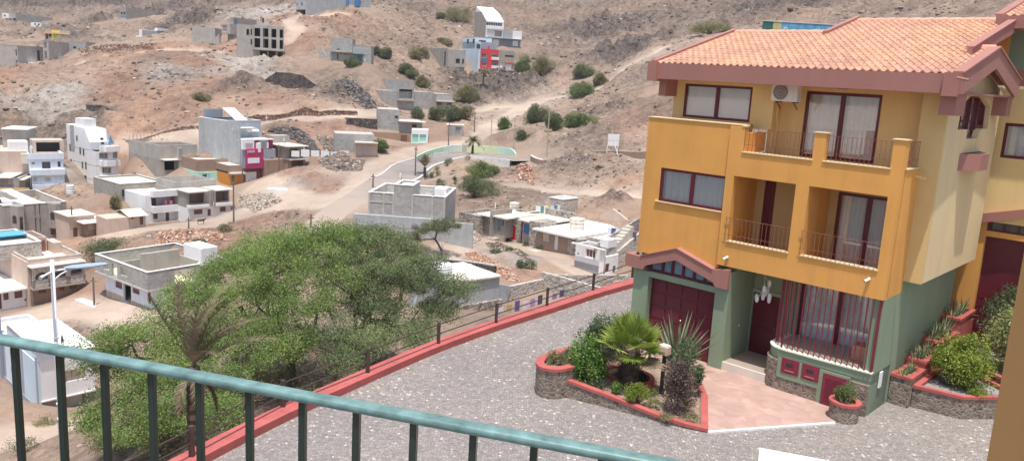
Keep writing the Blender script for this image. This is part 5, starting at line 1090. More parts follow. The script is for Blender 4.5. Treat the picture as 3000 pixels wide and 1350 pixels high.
# upper gallery: green recess, orange reveal, eaves and tiles
zu0 = nv(cJ(1850, 340))[1]; ug = nv(cJ(1832, 250))[0]; uo = nv(cJ(1775, 260))[0]; ze = nv(cJ(1850, 150))[1]; zt2 = nv(cJ(1810, 90))[1]; ue = nv(cJ(1800, 120))[0]
mb = MB(); mb.box(ug, UR, -.03, .0, zu0, ze); npart('green_panel', mb, green); mb = MB(); mb.box(uo-1.2, ug, -.05, 0, zu0+.2, ze); npart('orange_reveal', mb, orange)
mb = MB(); mb.box(ue, UR, -1.0, -.85, ze-.0, zt2); mb.box(ue, ue+.15, -.85, 6, ze, zt2); mb.xprism([(-1.0, zt2), (-1.0, zt2+.06), (5, zt2+.06+5.9*.268), (5, zt2+5.9*.268)], ue-.05, ue+.2); mb.box(ue+.15, UR, -.85, .2, ze+.05, ze+.12); npart('eaves_trim', mb, mauve)
tiles('roof_tiles', NB, ue+.2, UR, -.95, 4.0, zt2-.02, .268)
mb = MB(); mb.prism([(ue+.15, -.9), (UR, -.9), (UR, 5), (ue+.15, 5)], lambda x, y: zt2-.2+.268*(y+.95), lambda x, y: zt2-.05+.268*(y+.95)); npart('roof_deck', mb, MATS['tile_underlay'])
# advertising board on the hill behind the roof
D_ = 60; a, b_ = pt(cJ(638, 112), D_), pt(cJ(1002, 115), D_); h0 = pt(cJ(638, 200), D_)[2]
d_ = (b_-a)[:2]; L_ = np.linalg.norm(d_); ang = math.atan2(d_[1], d_[0]); z1 = (a[2]+b_[2])/2; h_ = 1.25
BB = empty('billboard', (a[0], a[1], z1-h_), ang, 'weathered blue and green sign board seen over the tiled roof', 'sign')
sg = (flat('sign_green', (.03, .12, .10), var=.3), flat('sign_sand', (.48, .42, .20), var=.2), flat('sign_blue', (.12, .32, .50), var=.35, scale=2), flat('sign_pale_blue', (.40, .60, .72), var=.2))
for (f0, f1, m_, nm) in ((0, .14, sg[0], 'green_panel'), (.14, .255, sg[1], 'sand_panel'), (.255, .93, sg[2], 'blue_panel'), (.93, 1, sg[3], 'pale_panel')):
    mb = MB(); mb.box(L_*f0, L_*f1-.01, 0, .06, 0, h_); mb.build(nm, m_, BB)
mb = MB(); mb.box(-.02, L_, -.03, .12, h_, h_+.06); mb.build('top_edge', flat('sign_edge', (.6, .6, .55)), BB)
for f_ in (.1, .5, .9): mb = MB(); mb.box(L_*f_-.08, L_*f_+.08, .08, .2, -6, h_); mb.build('post', railbrown, BB)
def text(body, size, parent, loc, m_, name='lettering', ext=.01, rot=(R(90), 0, 0), sx=1):
    c_ = bpy.data.curves.new(name, 'FONT'); c_.body = body; c_.size = size; c_.extrude = ext; o = bpy.data.objects.new(name, c_); dg = None
    COL.objects.link(o); bpy.context.view_layer.update(); me_ = bpy.data.meshes.new_from_object(o.evaluated_get(bpy.context.evaluated_depsgraph_get())); bpy.data.objects.remove(o)
    o = bpy.data.objects.new(name, me_); COL.objects.link(o); me_.materials.append(m_); o.parent = parent; o.location = loc; o.rotation_euler = rot; o.scale = (sx, 1, 1); return o
text('Pompax Arquipois', 1.12, BB, (L_*.275, -.02, .14), flat('sign_letters', (.62, .68, .66), var=.2), sx=.62)
# ------------------------------------------------------------------ town buildings
Zv = np.array([0, 0, 1.])
class Bld:
    """front face runs from A (left base corner) to B (right base corner); local x along the front, y back, z up"""
    def __init__(s, name, label, A, B, cat='house', group=None, dz=0):
        a = pt(A[0], A[1]); b_ = pt(B[0], B[1]); d = (b_-a)[:2]; s.W = float(np.linalg.norm(d)); s.ang = math.atan2(d[1], d[0])
        s.o = a+np.array([0, 0, dz]); s.ex = np.array([math.cos(s.ang), math.sin(s.ang), 0]); s.ey = np.array([-math.sin(s.ang), math.cos(s.ang), 0])
        s.e = empty(name, tuple(s.o), s.ang, label, cat, group); s.holes = {}; s.blocks = []
    def loc(s, q): d = q-s.o; return np.array([d@s.ex, d@s.ey, d[2]])
    def f(s, p, y=0): q = s.loc(_hit(p, s.ey, float((s.o+s.ey*y)@s.ey))); return q[0], q[2]
    def l(s, p, x=0): q = s.loc(_hit(p, s.ex, float((s.o+s.ex*x)@s.ex))); return q[1], q[2]
    def r(s, p): return s.l(p, s.W)
    def t(s, p, z): q = s.loc(_hit(p, Zv, s.o[2]+z)); return q[0], q[1]
    def h(s, p, y=0): return s.f(p, y)[1]
    def rect(s, pts, face='f', y=0):
        g = {'f': lambda p: s.f(p, y), 'l': lambda p: s.l(p, y), 'r': lambda p: s.l(p, s.W+y)}[face]; q = [g(p) for p in pts]
        return min(a for a, _ in q), max(a for a, _ in q), min(b_ for _, b_ in q), max(b_ for _, b_ in q)
    def shell(s, x0, x1, y0, y1, z0, z1, m, roof=None, par=.0, t=.22, hf=(), hl=(), hr=(), hb=(), name='wall', roofm=None, cap=None, noroof=False, copez=.06):
        mb = slab_holes(x0, x1, z0, z1, hf, y0, y0+t)
        slab_holes(x0, x1, z0, z1, hb, y1, y1-t, mb=mb) if False else mb.box(x0, x1, y1-t, y1, z0, z1)
        for X, hs, sg in ((x0, hl, 1), (x1, hr, -1)):
            q = slab_holes(y0+t, y1-t, z0, z1, hs, X, X+sg*t, axis='v'); 
            if sg < 0: pass
            else: q.f = [f[::-1] for f in q.f]
            mb.add(q.v, q.f)
        o = mb.build(name, m, s.e)
        if not noroof:
            mr = MB(); mr.box(x0+t, x1-t, y0+t, y1-t, z1-par-.18, z1-par); mr.build('roof', roofm or cement, s.e)
        if cap:
            c = MB(); e = .04
            c.box(x0-e, x1+e, y0-e, y0+t+e, z1, z1+copez); c.box(x0-e, x1+e, y1-t-e, y1+e, z1, z1+copez); c.box(x0-e, x0+t+e, y0+t+e, y1-t-e, z1, z1+copez); c.box(x1-t-e, x1+e, y0+t+e, y1-t-e, z1, z1+copez)
            c.build('parapet_cap', cap, s.e)
        return o
    def box(s, name, m, x0, x1, y0, y1, z0, z1, parent=None, label=None, bevel=0):
        o = MB().box(x0, x1, y0, y1, z0, z1).build(name, m, parent or s.e, bevel=bevel)
        if label: o['label'] = label
        return o
    def win(s, r, face='f', off=0, frame=whited, pane=None, kind='window', nx=2, nz=1, rec=.10, fw=.07, surround=None):
        """frame and pane set back in a hole; r = (a0,a1,z0,z1) along the face; off = plane of the outer face"""
        a0, a1, z0, z1 = r; f = MB(); p = MB()
        def bx(mb, u0, u1, d0, d1, c0, c1):
            if face == 'f': mb.box(u0, u1, off+d0, off+d1, c0, c1)
            elif face == 'l': mb.box(off+d0, off+d1, u0, u1, c0, c1)
            else: mb.box(off-d1, off-d0, u0, u1, c0, c1)
        bx(f, a0, a1, rec, rec+.06, z1-fw, z1); bx(f, a0, a1, rec, rec+.06, z0, z0+fw); bx(f, a0, a0+fw, rec, rec+.06, z0+fw, z1-fw); bx(f, a1-fw, a1, rec, rec+.06, z0+fw, z1-fw)
        for k in range(1, nx): c = a0+(a1-a0)*k/nx; bx(f, c-fw*.35, c+fw*.35, rec+.002, rec+.055, z0+fw, z1-fw)
        for k in range(1, nz): c = z0+(z1-z0)*k/nz; bx(f, a0+fw, a1-fw, rec+.004, rec+.05, c-fw*.3, c+fw*.3)
        if surround is not None:
            w_ = .12
            for q in ((a0-w_, a1+w_, z1, z1+w_), (a0-w_, a1+w_, z0-w_, z0), (a0-w_, a0, z0, z1), (a1, a1+w_, z0, z1)): bx(f, q[0], q[1], -.03, .0, q[2], q[3])
        o = f.build(kind, frame, s.e); bx(p, a0+.02, a1-.02, rec+.062, rec+.08, z0+.02, z1-.02); p.build('pane' if kind == 'window' else 'leaf', pane or glassm, o); return o
    def slabp(s, name, m, x0, x1, y0, y1, z0, z1): return s.box(name, m, x0, x1, y0, y1, z0, z1)

def R4(b_, cf, x0, y0, x1, y1, face='f', y=0): return b_.rect([cf(x0, y0), cf(x1, y0), cf(x0, y1), cf(x1, y1)], face, y)
def RC(b_, cf, x0, y0, x1, y1, face='f', y=0):
    """rect from the centre lines, kinder to slanted faces"""
    xm, ym = (x0+x1)/2, (y0+y1)/2; g = {'f': lambda p: b_.f(p, y), 'l': lambda p: b_.l(p, y), 'r': lambda p: b_.l(p, b_.W+y)}[face]
    a0, a1 = sorted((g(cf(x0, ym))[0], g(cf(x1, ym))[0])); z1, z0 = g(cf(xm, y0))[1], g(cf(xm, y1))[1]; return (a0, a1, z0, z1)
def dish(parent_loc, r=.5, label='white satellite dish on a flat roof', az_=-1.9, m=None, group='satellite dishes on the roofs'):
    e = empty('satellite_dish', tuple(parent_loc), az_, label, 'satellite dish', group); mb = MB(); vs = [(0, 0, 0)]; k = 14
    for j in (1, 2, 3): vs += [(r*j/3*math.cos(q), -.0-.12*r*(j/3)**2*2, r*j/3*math.sin(q)) for q in np.linspace(0, 2*math.pi, k+1)[:-1]]
    fs = [(0, 1+i, 1+(i+1) % k) for i in range(k)]
    for j in range(2): fs += [(1+j*k+i, 1+(j+1)*k+i, 1+(j+1)*k+(i+1) % k, 1+j*k+(i+1) % k) for i in range(k)]
    mb.add([(x, y+.1, z*.94+r+.35) for x, y, z in vs], fs); mb.build('reflector', m or whited, e); mb = MB(); mb.tube([(0, .12, 0), (0, .12, r+.35)], .03, 6); mb.tube([(0, .1, r+.35), (0, -.5*r, r*.7+.35)], .015, 5); mb.build('mount', polem, e); return e
def tank(loc, r=.55, h=1.1, label='pale round water drum on a flat roof', m=None, group='water drums on the roofs'):
    mb = MB(); n = 16; pr = [(r*.92, 0), (r, .05), (r*.97, .33*h), (r*1.03, .36*h), (r*.97, .39*h), (r*.97, .66*h), (r*1.03, .69*h), (r*.97, .72*h), (r, h*.95), (r*.6, h), (r*.3, h*1.04)]; vs = []
    for a, z in pr: vs += [(a*math.cos(q), a*math.sin(q), z) for q in np.linspace(0, 2*math.pi, n+1)[:-1]]
    fs = [(j*n+i, j*n+(i+1) % n, (j+1)*n+(i+1) % n, (j+1)*n+i) for j in range(len(pr)-1) for i in range(n)]+[tuple(range(n))[::-1], tuple(range((len(pr)-1)*n, len(pr)*n))]
    mb.add(vs, fs); o = mb.build('water_drum', m or tanks); o.location = tuple(loc); return tag(o, label, 'water drum', group)
def cistern(parent, x0, x1, y0, y1, z0, z1, m=None): return parent.box('water_tank', m or whitew, x0, x1, y0, y1, z0, z1, bevel=.08)
G_far = 'unpainted block houses on the far slopes'; G_town = 'houses of the town in the valley'; G_row = 'small houses in the row by the sandy path'
def A_(k): return AN[k]
def simple(key, name, label, m, top, depth, group, cf, wins=(), par=.5, roofm=None, cap=None, fnd=3, **k):
    b_ = Bld(name, label, *AN[key], group=group); H_ = b_.f(top)[1]; rs_ = []
    for w_ in wins: rs_.append((RC(b_, cf, *w_[:4]), w_[4] if len(w_) > 4 else {}))
    b_.shell(0, b_.W, 0, depth, -fnd, H_, m, par=par, hf=[r for r, _ in rs_], roofm=roofm, cap=cap, **k)
    for r, kw in rs_:
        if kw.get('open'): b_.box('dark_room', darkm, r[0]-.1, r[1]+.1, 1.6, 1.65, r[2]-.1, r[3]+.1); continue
        b_.win(r, **kw)
    b_.H = H_; return b_
# ---- far left
b = simple('far1', 'block_house', 'small grey block house with a jutting white room on the upper left slope', blockg, cN(228, 200), 22, G_far, cN, [(185, 262, 222, 296, dict(open=1))])
b.box('upper_room', whitew, -.2, b.W*.62, -1.6, 2, b.H*.60, b.H+.1); b.box('window', glassm, b.W*.15, b.W*.3, -1.62, -1.6, b.H*.72, b.H*.88)
b = simple('far2', 'block_house', 'grey open block house with white box room over lime house', blockm, cN(700, 345), 9, G_far, cN, [(640, 355, 700, 390, dict(open=1)), (628, 418, 668, 458, dict(open=1)), (690, 420, 722, 450, dict(open=1))])
b.box('upper_room', whitew, -b.W*.14, b.W*.46, -1.2, 4, b.f(cN(550, 385))[1], b.f(cN(550, 325))[1]); 
for x in (.05, .28): b.box('window', glassm, b.W*x, b.W*x+.8, -1.24, -1.2, b.f(cN(550, 358))[1], b.f(cN(550, 340))[1])
b.box('stair_wall', blockm, b.W, b.W+7, .5, 6, -3, b.f(cN(780, 370))[1])
b = simple('lime', 'painted_house', 'small yellow and lime green house behind the tall grey block building', greyr2, cN(770, 428), 8, G_far, cN, [(645, 480, 680, 560, dict(open=1)), (690, 480, 725, 520, dict(open=1))])
b.box('lime_wall', limep, b.f(cN(768, 520))[0], b.f(cN(925, 520))[0], -.25, -.0, -1, b.f(cN(800, 490))[1]); b.box('yellow_wall', yellowp, b.f(cN(738, 520))[0], b.f(cN(766, 520))[0], -.25, 0, -1, b.f(cN(750, 440))[1]); b.box('yellow_attic', yellowp, b.f(cN(738, 450))[0], b.f(cN(850, 450))[0], -.1, -.01, b.f(cN(780, 465))[1], b.f(cN(780, 432))[1]); b.box('terrace_slab', plaster('orange_slab', (.70, .42, .22)), 0, b.W, -.6, 4, b.f(cN(800, 486))[1]+.02, b.f(cN(800, 470))[1]+.02); b.box('water_tank', whitew, b.f(cN(940, 540))[0], b.f(cN(1012, 540))[0], -1, 1, 0, b.f(cN(970, 525))[1])
b = Bld('block_house', 'pinkish grey block tower with tall dark window strips at the left of the hill', *AN['shell_l'], group=G_far); Hh = b.f(cN(268, 650))[1]
xr = b.W; wl = [RC(b, cN, 212, 700, 250, 798), RC(b, cN, 222, 852, 262, 952), RC(b, cN, 225, 1004, 268, 1032)]
wl = [(max(.3, r[0]), min(b.W-.25, r[1]), r[2], r[3]) for r in wl]
D_s = 16; b.shell(-b.W*1.1, b.W, 0, D_s, -4, Hh, greyr2, par=.6, hf=wl, cap=greyr); [b.win(r, frame=whited, nx=1, nz=3) for r in wl]
for z in (.30, .62, .80): b.box('balcony', blockg, -b.W*1.7, -b.W*1.1, .5, 3.5, Hh*z, Hh*z+.25)
rp = b.r(cN(545, 800)); 
for z in (.62, .42): b.box('side_window', darkm, b.W, b.W+.04, rp[0]-.5, rp[0]+.5, Hh*z, Hh*z+1.6)
b = Bld('block_house', 'pale grey block building with louvred stair windows behind the block tower', *AN['shell_r'], group=G_far); Hh = b.f(cN(690, 590))[1]
wl = [RC(b, cN, 616, 600, 664, 690), RC(b, cN, 622, 725, 672, 842)]; wl = [(max(.25, r[0]), min(b.W-.2, r[1]), r[2], r[3]) for r in wl]
b.shell(0, b.W, 0, 20, -4, Hh, greyr2, par=.4, hf=wl, cap=greyr); [b.win(r, frame=greyr2, nx=1, nz=5, fw=.2) for r in wl]
b.box('low_wing', blockg, b.W, b.W+13, 5, 12, -5, Hh*.45); b.box('porch_roof', whitew, -3.5, -.3, -2, 2, -2, 1.2)
simple('low_l', 'block_house', 'low grey block house with a slab roof at the edge of the red hill', blockg, cN(1100, 592), 8, G_far, cN, [(1035, 662, 1075, 690, dict(open=1))], cap=slab)
b = simple('far3', 'block_house', 'lone grey two storey house high on the left slope with a long side wall', blockm, cA(835, 52), 16, G_far, cA, [(820, 84, 832, 97, dict(open=1)), (838, 84, 850, 97, dict(open=1)), (815, 108, 856, 130, dict(pane=bluegrey, nx=1))])
b = Bld('warehouse', 'long low grey shed with a white roof edge on the crest of the slope', *AN['ware'], group=G_far); Hh = b.f(cA(955, 200))[1]; b.shell(0, b.W, 0, 24, -3, Hh, whitew, par=.2, roofm=slabw)
b.box('side_wall', palegrey, b.W+.01, b.W+.2, .1, 24, -3, Hh-.2); b.box('roof_parapet', whitew, b.W-1, b.W+.6, 6, 23, Hh, Hh+.9)
b = simple('blocky', 'block_house', 'roofless grey block walls with a ramp beside the two storey grey house', greyr2, cQ(400, 345), 10, G_far, cQ, [], par=3)
mb = MB(); mb.add([(b.W*.82, -1.4, 0), (b.W*1.25, -1.4, 3.2), (b.W*1.25, -.3, 3.2), (b.W*.82, -.3, 0), (b.W*.82, -1.4, -1), (b.W*1.25, -1.4, -1), (b.W*1.25, -.3, -1), (b.W*.82, -.3, -1)], [(0, 1, 2, 3), (4, 5, 1, 0), (5, 6, 2, 1), (7, 4, 0, 3)]); mb.build('ramp', greyr2, b.e)
b = Bld('block_house', 'grey two storey house on stilts with a green upper window left of the frame building', *AN['two'], group=G_far); z1 = b.f(cQ(700, 432))[1]; z2 = b.f(cQ(700, 300))[1]; z3 = b.f(cQ(760, 215))[1]
w_ = RC(b, cQ, 645, 318, 705, 400); w_ = (max(.2, w_[0]), min(b.W-.2, w_[1]), w_[2], w_[3]); b.shell(0, b.W, 0, 17, z1, z2, greyr2, hf=[w_]); b.win(w_, frame=whited, pane=browndoor, nx=5, nz=2)
b.shell(b.W*.55, b.W, 1.5, 17, z2, z3, greyr); b.box('ground_floor', greyr, .6, b.W-.3, 2, 16, -3, z1); b.box('green_shutter', teald, b.W, b.W+.04, 2, 3.4, z2+.4, z3-.3)
# ---- the open concrete frame
b = Bld('concrete_frame_building', 'three storey unfinished grey concrete building with open dark bays above the scree', *AN['frame'], group=G_far); W_ = b.W; Hh = b.f(cQ(1230, 325))[1]; zl_ = b.f(cQ(1230, 625))[1]
xl = b.f(cQ(895, 500))[0]-1.2; up = [RC(b, cQ, *q) for q in ((1040, 358, 1122, 468), (1160, 362, 1225, 482), (1262, 370, 1325, 484), (1366, 378, 1410, 492), (1040, 485, 1122, 600), (1160, 494, 1225, 606), (1262, 502, 1325, 614), (1366, 508, 1410, 620))]
lo_ = [RC(b, cQ, 1122, 645, 1215, 748), RC(b, cQ, 1230, 648, 1320, 750), RC(b, cQ, 1345, 660, 1410, 745)]; lw = [RC(b, cQ, 955, 368, 988, 444), RC(b, cQ, 1008, 368, 1024, 444), RC(b, cQ, 1008, 496, 1024, 566)]
up = [(max(q[0], .1), q[1], q[2], q[3]) for q in up]
b.shell(.0, W_, -1.4, 8, zl_, Hh, greyr2, hf=up); b.shell(0, W_, 0, 8, -3, zl_-.12, greyr, hf=lo_, noroof=True); b.box('canopy_slab', cement, -.1, W_+.2, -1.7, 8.1, zl_-.25, zl_)
b.shell(xl, 0, .6, 5, -3, Hh-.1, greyr2, hf=[(max(xl+.3, a0), min(-.1, a1), c0, c1) for a0, a1, c0, c1 in lw]); b.box('room_back', darkm, xl+.3, W_-.3, 6, 6.1, -2, Hh-.3); b.box('floor_slab', cement, .2, W_-.2, -1.1, 7.7, (Hh+zl_)/2-.1, (Hh+zl_)/2+.1)
for x in (xl*.5, .35*W_, .6*W_): b.box('partition', greyr, x, x+.2, .9, 6, zl_+.0, Hh-.3)
b.box('stair_tower', greyr2, W_*.14, W_*.55, 2, 6, Hh, Hh+b.f(cQ(1180, 250))[1]-b.f(cQ(1180, 312))[1]); b.box('tower_window', darkm, W_*.3, W_*.36, 1.96, 2, Hh+.8, Hh+2)
# ---- top centre
b = Bld('block_house', 'grey block house with a long blank side wall cut by the top of the view', *AN['top'], group=G_far); Hh = 9; w_ = [RC(b, cQ, 1578, 125, 1695, 205), RC(b, cQ, 1568, 45, 1600, 80), RC(b, cQ, 1632, 35, 1662, 80)]; w_ = [(max(.2, q[0]), min(b.W-.2, q[1]), q[2], q[3]) for q in w_]
b.shell(0, b.W, 0, 30, -3, Hh, palegrey, hf=w_); b.box('dark_room', darkm, .2, b.W-.2, 3, 3.1, 0, 3); b.win(w_[1], nx=2); b.win(w_[2], nx=2, nz=2)
b = simple('shack', 'painted_house', 'low house with blue and red painted terrace at the top of the slope', pinkr, cQ(2200, 60), 8, G_far, cQ, [])
b.box('blue_terrace', flat('blue_terrace_paint', (.05, .2, .45)), b.W*.3, b.W*.55, -.3, 1, b.H, b.H+1.6); b.box('blue_shade', flat('blue_tarp', (.03, .17, .40)), b.W*.78, b.W*.98, -.8, 2, b.H-.4, b.H+1.8); b.box('red_wall', redp, 0, b.W*.12, -.3, 1, b.H, b.H+1.8)
b = Bld('block_house', 'grey block house with a tall blank upper storey beside the mesquite bush', *AN['mid1'], group=G_far); z1 = b.f(cQ(2150, 655))[1]; z2 = b.f(cQ(2150, 480))[1]; xm = b.f(cQ(2012, 600))[0]
ws = [RC(b, cQ, *q) for q in ((2020, 665, 2036, 700), (2088, 670, 2112, 752), (2132, 672, 2152, 690), (2182, 676, 2210, 694))]; b.shell(xm, b.W, 0, 9, -3, z1, blockg, hf=ws[1:], noroof=True); [b.win(r, nx=1, frame=greyr) for r in ws[1:]]
w2 = RC(b, cQ, 2085, 612, 2130, 640); b.shell(xm, b.W, .3, 9, z1, z2, blockg, hf=[w2]); b.win(w2, off=.3, nx=2); b.shell(b.f(cQ(1860, 700))[0], xm, 1, 7, -3, b.f(cQ(1950, 640))[1], stonel, par=.3); b.box('rear_wing', greyr2, b.f(cQ(1760, 600))[0], xm-1, 9.5, 14, -2, z1+.6); b.box('canopy', cement, xm, b.W, -.9, .2, z1-.1, z1+.05)
b = simple('mid2', 'block_house', 'lower grey house with teal garage door and pale gate', blockg, cQ(2400, 578), 9, G_far, cQ, [(2350, 690, 2405, 780, dict(frame=teald, pane=teald, nx=1)), (2420, 700, 2450, 785, dict(frame=ltblue, pane=ltblue, nx=1))], cap=slab); b.box('canopy', teald, 0, b.W*.62, -1.2, 0, b.f(cQ(2340, 680))[1]-.1, b.f(cQ(2340, 680))[1]+.1)
# ---- white and red buildings in the middle
b = Bld('white_house', 'tall white house with sloping top and long ground floor highest on the slope', *AN['white_hi'], group=G_far); zg = b.f(cR(600, 545))[1]; xw = b.f(cR(603, 420))[0]; z2 = b.f(cR(480, 300))[1]; z3 = b.f(cR(480, 175))[1]
ws = [RC(b, cR, 358, 320, 590, 372), RC(b, cR, 478, 440, 580, 520), RC(b, cR, 390, 432, 432, 470)]; b.shell(0, xw, 0, 13, zg, z2, whitew, hf=ws, noroof=True); b.win(ws[0], nx=7, frame=whited); b.win(ws[1], frame=greyr, pane=greyr, nx=4); b.win(ws[2], frame=whited, pane=whited)
b.box('balcony', whitew, .2, xw-.2, -.9, 0, ws[0][2]-1.1, ws[0][2]-.1); mb = MB(); mb.xprism([(0, z2), (5.5, z3), (13, z3+2.5), (13, z2)], 0, xw); mb.build('sloping_roof', whitew, b.e); b.box('gable_wall', greyr, -.25, -.01, 0, 14, -2, z2)
mb = MB(); mb.xprism([(0, z2-.5), (0, z2+.1), (5.5, z3+.2), (14, z3+.6), (14, z2)], -.26, -.02); mb.build('side_parapet', greyr, b.e)
sh = [RC(b, cR, 372, 545, 430, 645), RC(b, cR, 455, 560, 545, 650), RC(b, cR, 612, 568, 690, 648), RC(b, cR, 735, 580, 812, 655)]; b.shell(0, b.W, .1, 12, -3, zg-.1, darkgrey, hf=sh, noroof=True); cols_ = (bluegrey, whitew, darkgrey, whitew); [b.win(r, off=.1, frame=c_, pane=c_, nx=1) for r, c_ in zip(sh, cols_)]
b.box('floor_slab', cement, -.1, b.W+.2, -.9, 12, zg-.1, zg); zr_ = b.f(cR(680, 400))[1]; b.box('side_terrace', greyr2, xw, xw+.3, 1, 12, zg, zr_+1); b.box('terrace_wall', whitew, b.f(cR(735, 500))[0], b.W+.3, 0, .2, zg, b.f(cR(790, 440))[1]); b.box('terrace_block', bluegrey, xw+.3, b.f(cR(735, 500))[0], .2, .5, zg, b.f(cR(680, 455))[1]-.3); b.box('back_room', greyr2, xw+1, b.W, 6, 12, zg, zr_)
b = Bld('apartment_house', 'pale blue four storey house with a bright red front and white balconies', *AN['redb'], group=G_far); zg = b.f(cR(400, 985))[1]; x1 = b.f(cR(275, 850))[0]; x2 = b.f(cR(520, 850))[0]; z2 = b.f(cR(400, 700))[1]; z3 = b.f(cR(250, 590))[1]; z4 = b.f(cR(150, 515))[1]
rw = [RC(b, cR, 285, 760, 355, 818), RC(b, cR, 285, 885, 352, 938)]; rb_ = [RC(b, cR, 425, 768, 512, 842), RC(b, cR, 425, 885, 508, 962)]
b.shell(x1, x2, -.6, 9, zg, z2, redp, hf=rw+rb_, noroof=True); [b.win(r, off=-.6, nx=3) for r in rw]; [(b.win(r, off=-.4, nx=3, rec=.4), b.box('balcony', whitew, r[0]-.1, r[1]+.2, -1.3, -.6, r[2]-.2, r[2]+.75)) for r in rb_]
b.box('navy_panel', navy, rw[0][0]-.2, rw[0][1]+.2, -.66, -.6, rw[1][3]+.1, rw[0][2]-.1); mb = MB(); xm = (x1+x2)/2-.5; mb.yprism([(xm-.35, z2), (xm+.25, z2), (xm+.2, z2+1.0), (xm, z2+1.5)], -.6, -.3); mb.build('red_fin', redp, b.e)
b.shell(-.3, x1, 0, 14, -3, z3, ltblue, noroof=True); b.shell(-.3, x2-1, 3, 14, z2 if z2 < z3 else z3-.1, z4, ltblue, cap=orangep2); b.box('upper_terrace', bluegrey, x1+.2, x2, 1, 4, z2-.1, z3); wv = RC(b, cR, 235, 645, 270, 685); b.box('terrace_window', glassm, x1-1.6, x1-.2, -.04, 0, z3-2.3, z3-.8); 
for yy, zz in ((.25, .84), (.6, .84)): b.box('side_window', glassm, -.34, -.30, 14*yy, 14*yy+1.6, z4*zz, z4*zz+1.4)
b.box('roof_window', glassm, 1.0, 3.6, 2.96, 3.0, z4-2.2, z4-.9)
sh = [RC(b, cR, 275, 1005, 330, 1090), RC(b, cR, 385, 1005, 470, 1095), RC(b, cR, 525, 1015, 575, 1065), RC(b, cR, 625, 1025, 705, 1100)]; b.shell(x1-.5, b.W, 0, 9, -3, zg-.1, darkgrey, hf=sh, noroof=True); [b.win(r, frame=whitew, pane=whitew, nx=1) for r in sh]
for f_ in (.42, .6, .78): b.box('pillar', whitew, b.W*f_, b.W*f_+.35, -.7, -.3, -3, zg-.1)
b.box('floor_slab', cement, x1-.5, b.W+.1, -1.2, 9, zg-.1, zg+.05); z5 = b.f(cR(640, 720))[1]; gw_ = [RC(b, cR, 550, 900, 592, 958), RC(b, cR, 630, 905, 725, 998)]; b.shell(x2, b.W, 0, 9, zg+.05, z5, greyr, hf=gw_); b.win(gw_[0], frame=whited, pane=whited); b.win(gw_[1], frame=redp, pane=whitew, nx=1); b.box('red_beam', redp, gw_[1][0]-.2, gw_[1][1]+.4, -.4, 0, gw_[1][3], gw_[1][3]+.35); b.box('long_slot', darkm, b.f(cR(625, 800))[0], b.f(cR(745, 800))[0], -.03, 0, b.f(cR(690, 808))[1], b.f(cR(690, 785))[1])
b = Bld('block_house', 'grey block building with a long blank wall beside the pale blue apartment house', *AN['greyc'], group=G_far); Hh = b.f(cC(330, 340))[1]; ws = [RC(b, cC, 307, 400, 335, 432), RC(b, cC, 350, 402, 362, 435)]; ws = [(max(.2, q[0]), min(b.W-.2, q[1]), q[2], q[3]) for q in ws]
b.shell(0, b.W, -.8, 14, b.f(cC(300, 455))[1], Hh, greyr2, hf=ws); [b.win(r, off=-.8, frame=darkm, pane=darkm) for r in ws]; b.shell(0, b.W, 0, 14, -3, b.f(cC(300, 455))[1], blockg, noroof=True); b.box('long_wall', blockm, -.3, -.02, -.5, 24, -3, Hh+.3); b.box('stair_slot', darkm, -.35, -.3, .5, 1.5, Hh*.35, Hh*.9)
b = Bld('block_house', 'large grey unfinished house with open upper room and glazed ground floor', *AN['big_grey'], group=G_far); zg = b.f(cB(1120, 680))[1]; Hh = b.f(cB(1140, 545))[1]; ws = [RC(b, cB, 1088, 608, 1178, 668), RC(b, cB, 1085, 690, 1148, 746)]; ws = [(max(.2, q[0]), min(b.W-.15, q[1]), q[2], q[3]) for q in ws]
b.shell(0, b.W, 0, 22, zg, Hh, blockg, hf=[ws[0]], noroof=False, par=1.0); b.shell(0, b.W, .8, 22, -3, zg-.15, blockg, hf=[ws[1]], noroof=True); b.win(ws[1], off=.8, pane=palegrey, nx=2); b.box('dark_room', darkm, .2, b.W-.2, 3, 3.1, zg, Hh-1); b.box('floor_slab', cement, -.1, b.W+.1, -.4, 22, zg-.15, zg)
b = Bld('block_house', 'low row of grey block rooms with small porches below the mesquite tree', *AN['row_grey'], group=G_far); Hh = b.f(cB(1380, 640))[1]; ws = [RC(b, cB, 1340, 692, 1378, 730), RC(b, cB, 1412, 700, 1445, 735)]; b.shell(0, b.W, 0, 7, -3, Hh, blockg, hf=ws, cap=slab); [b.win(r, frame=browndoor) for r in ws]; b.box('side_wing', blockg, -14, -.01, 1.5, 8, -3, Hh+.3); b.box('porch_roof', slab, 0, b.W, -1.3, 0, b.f(cB(1380, 690))[1], b.f(cB(1380, 690))[1]+.15)
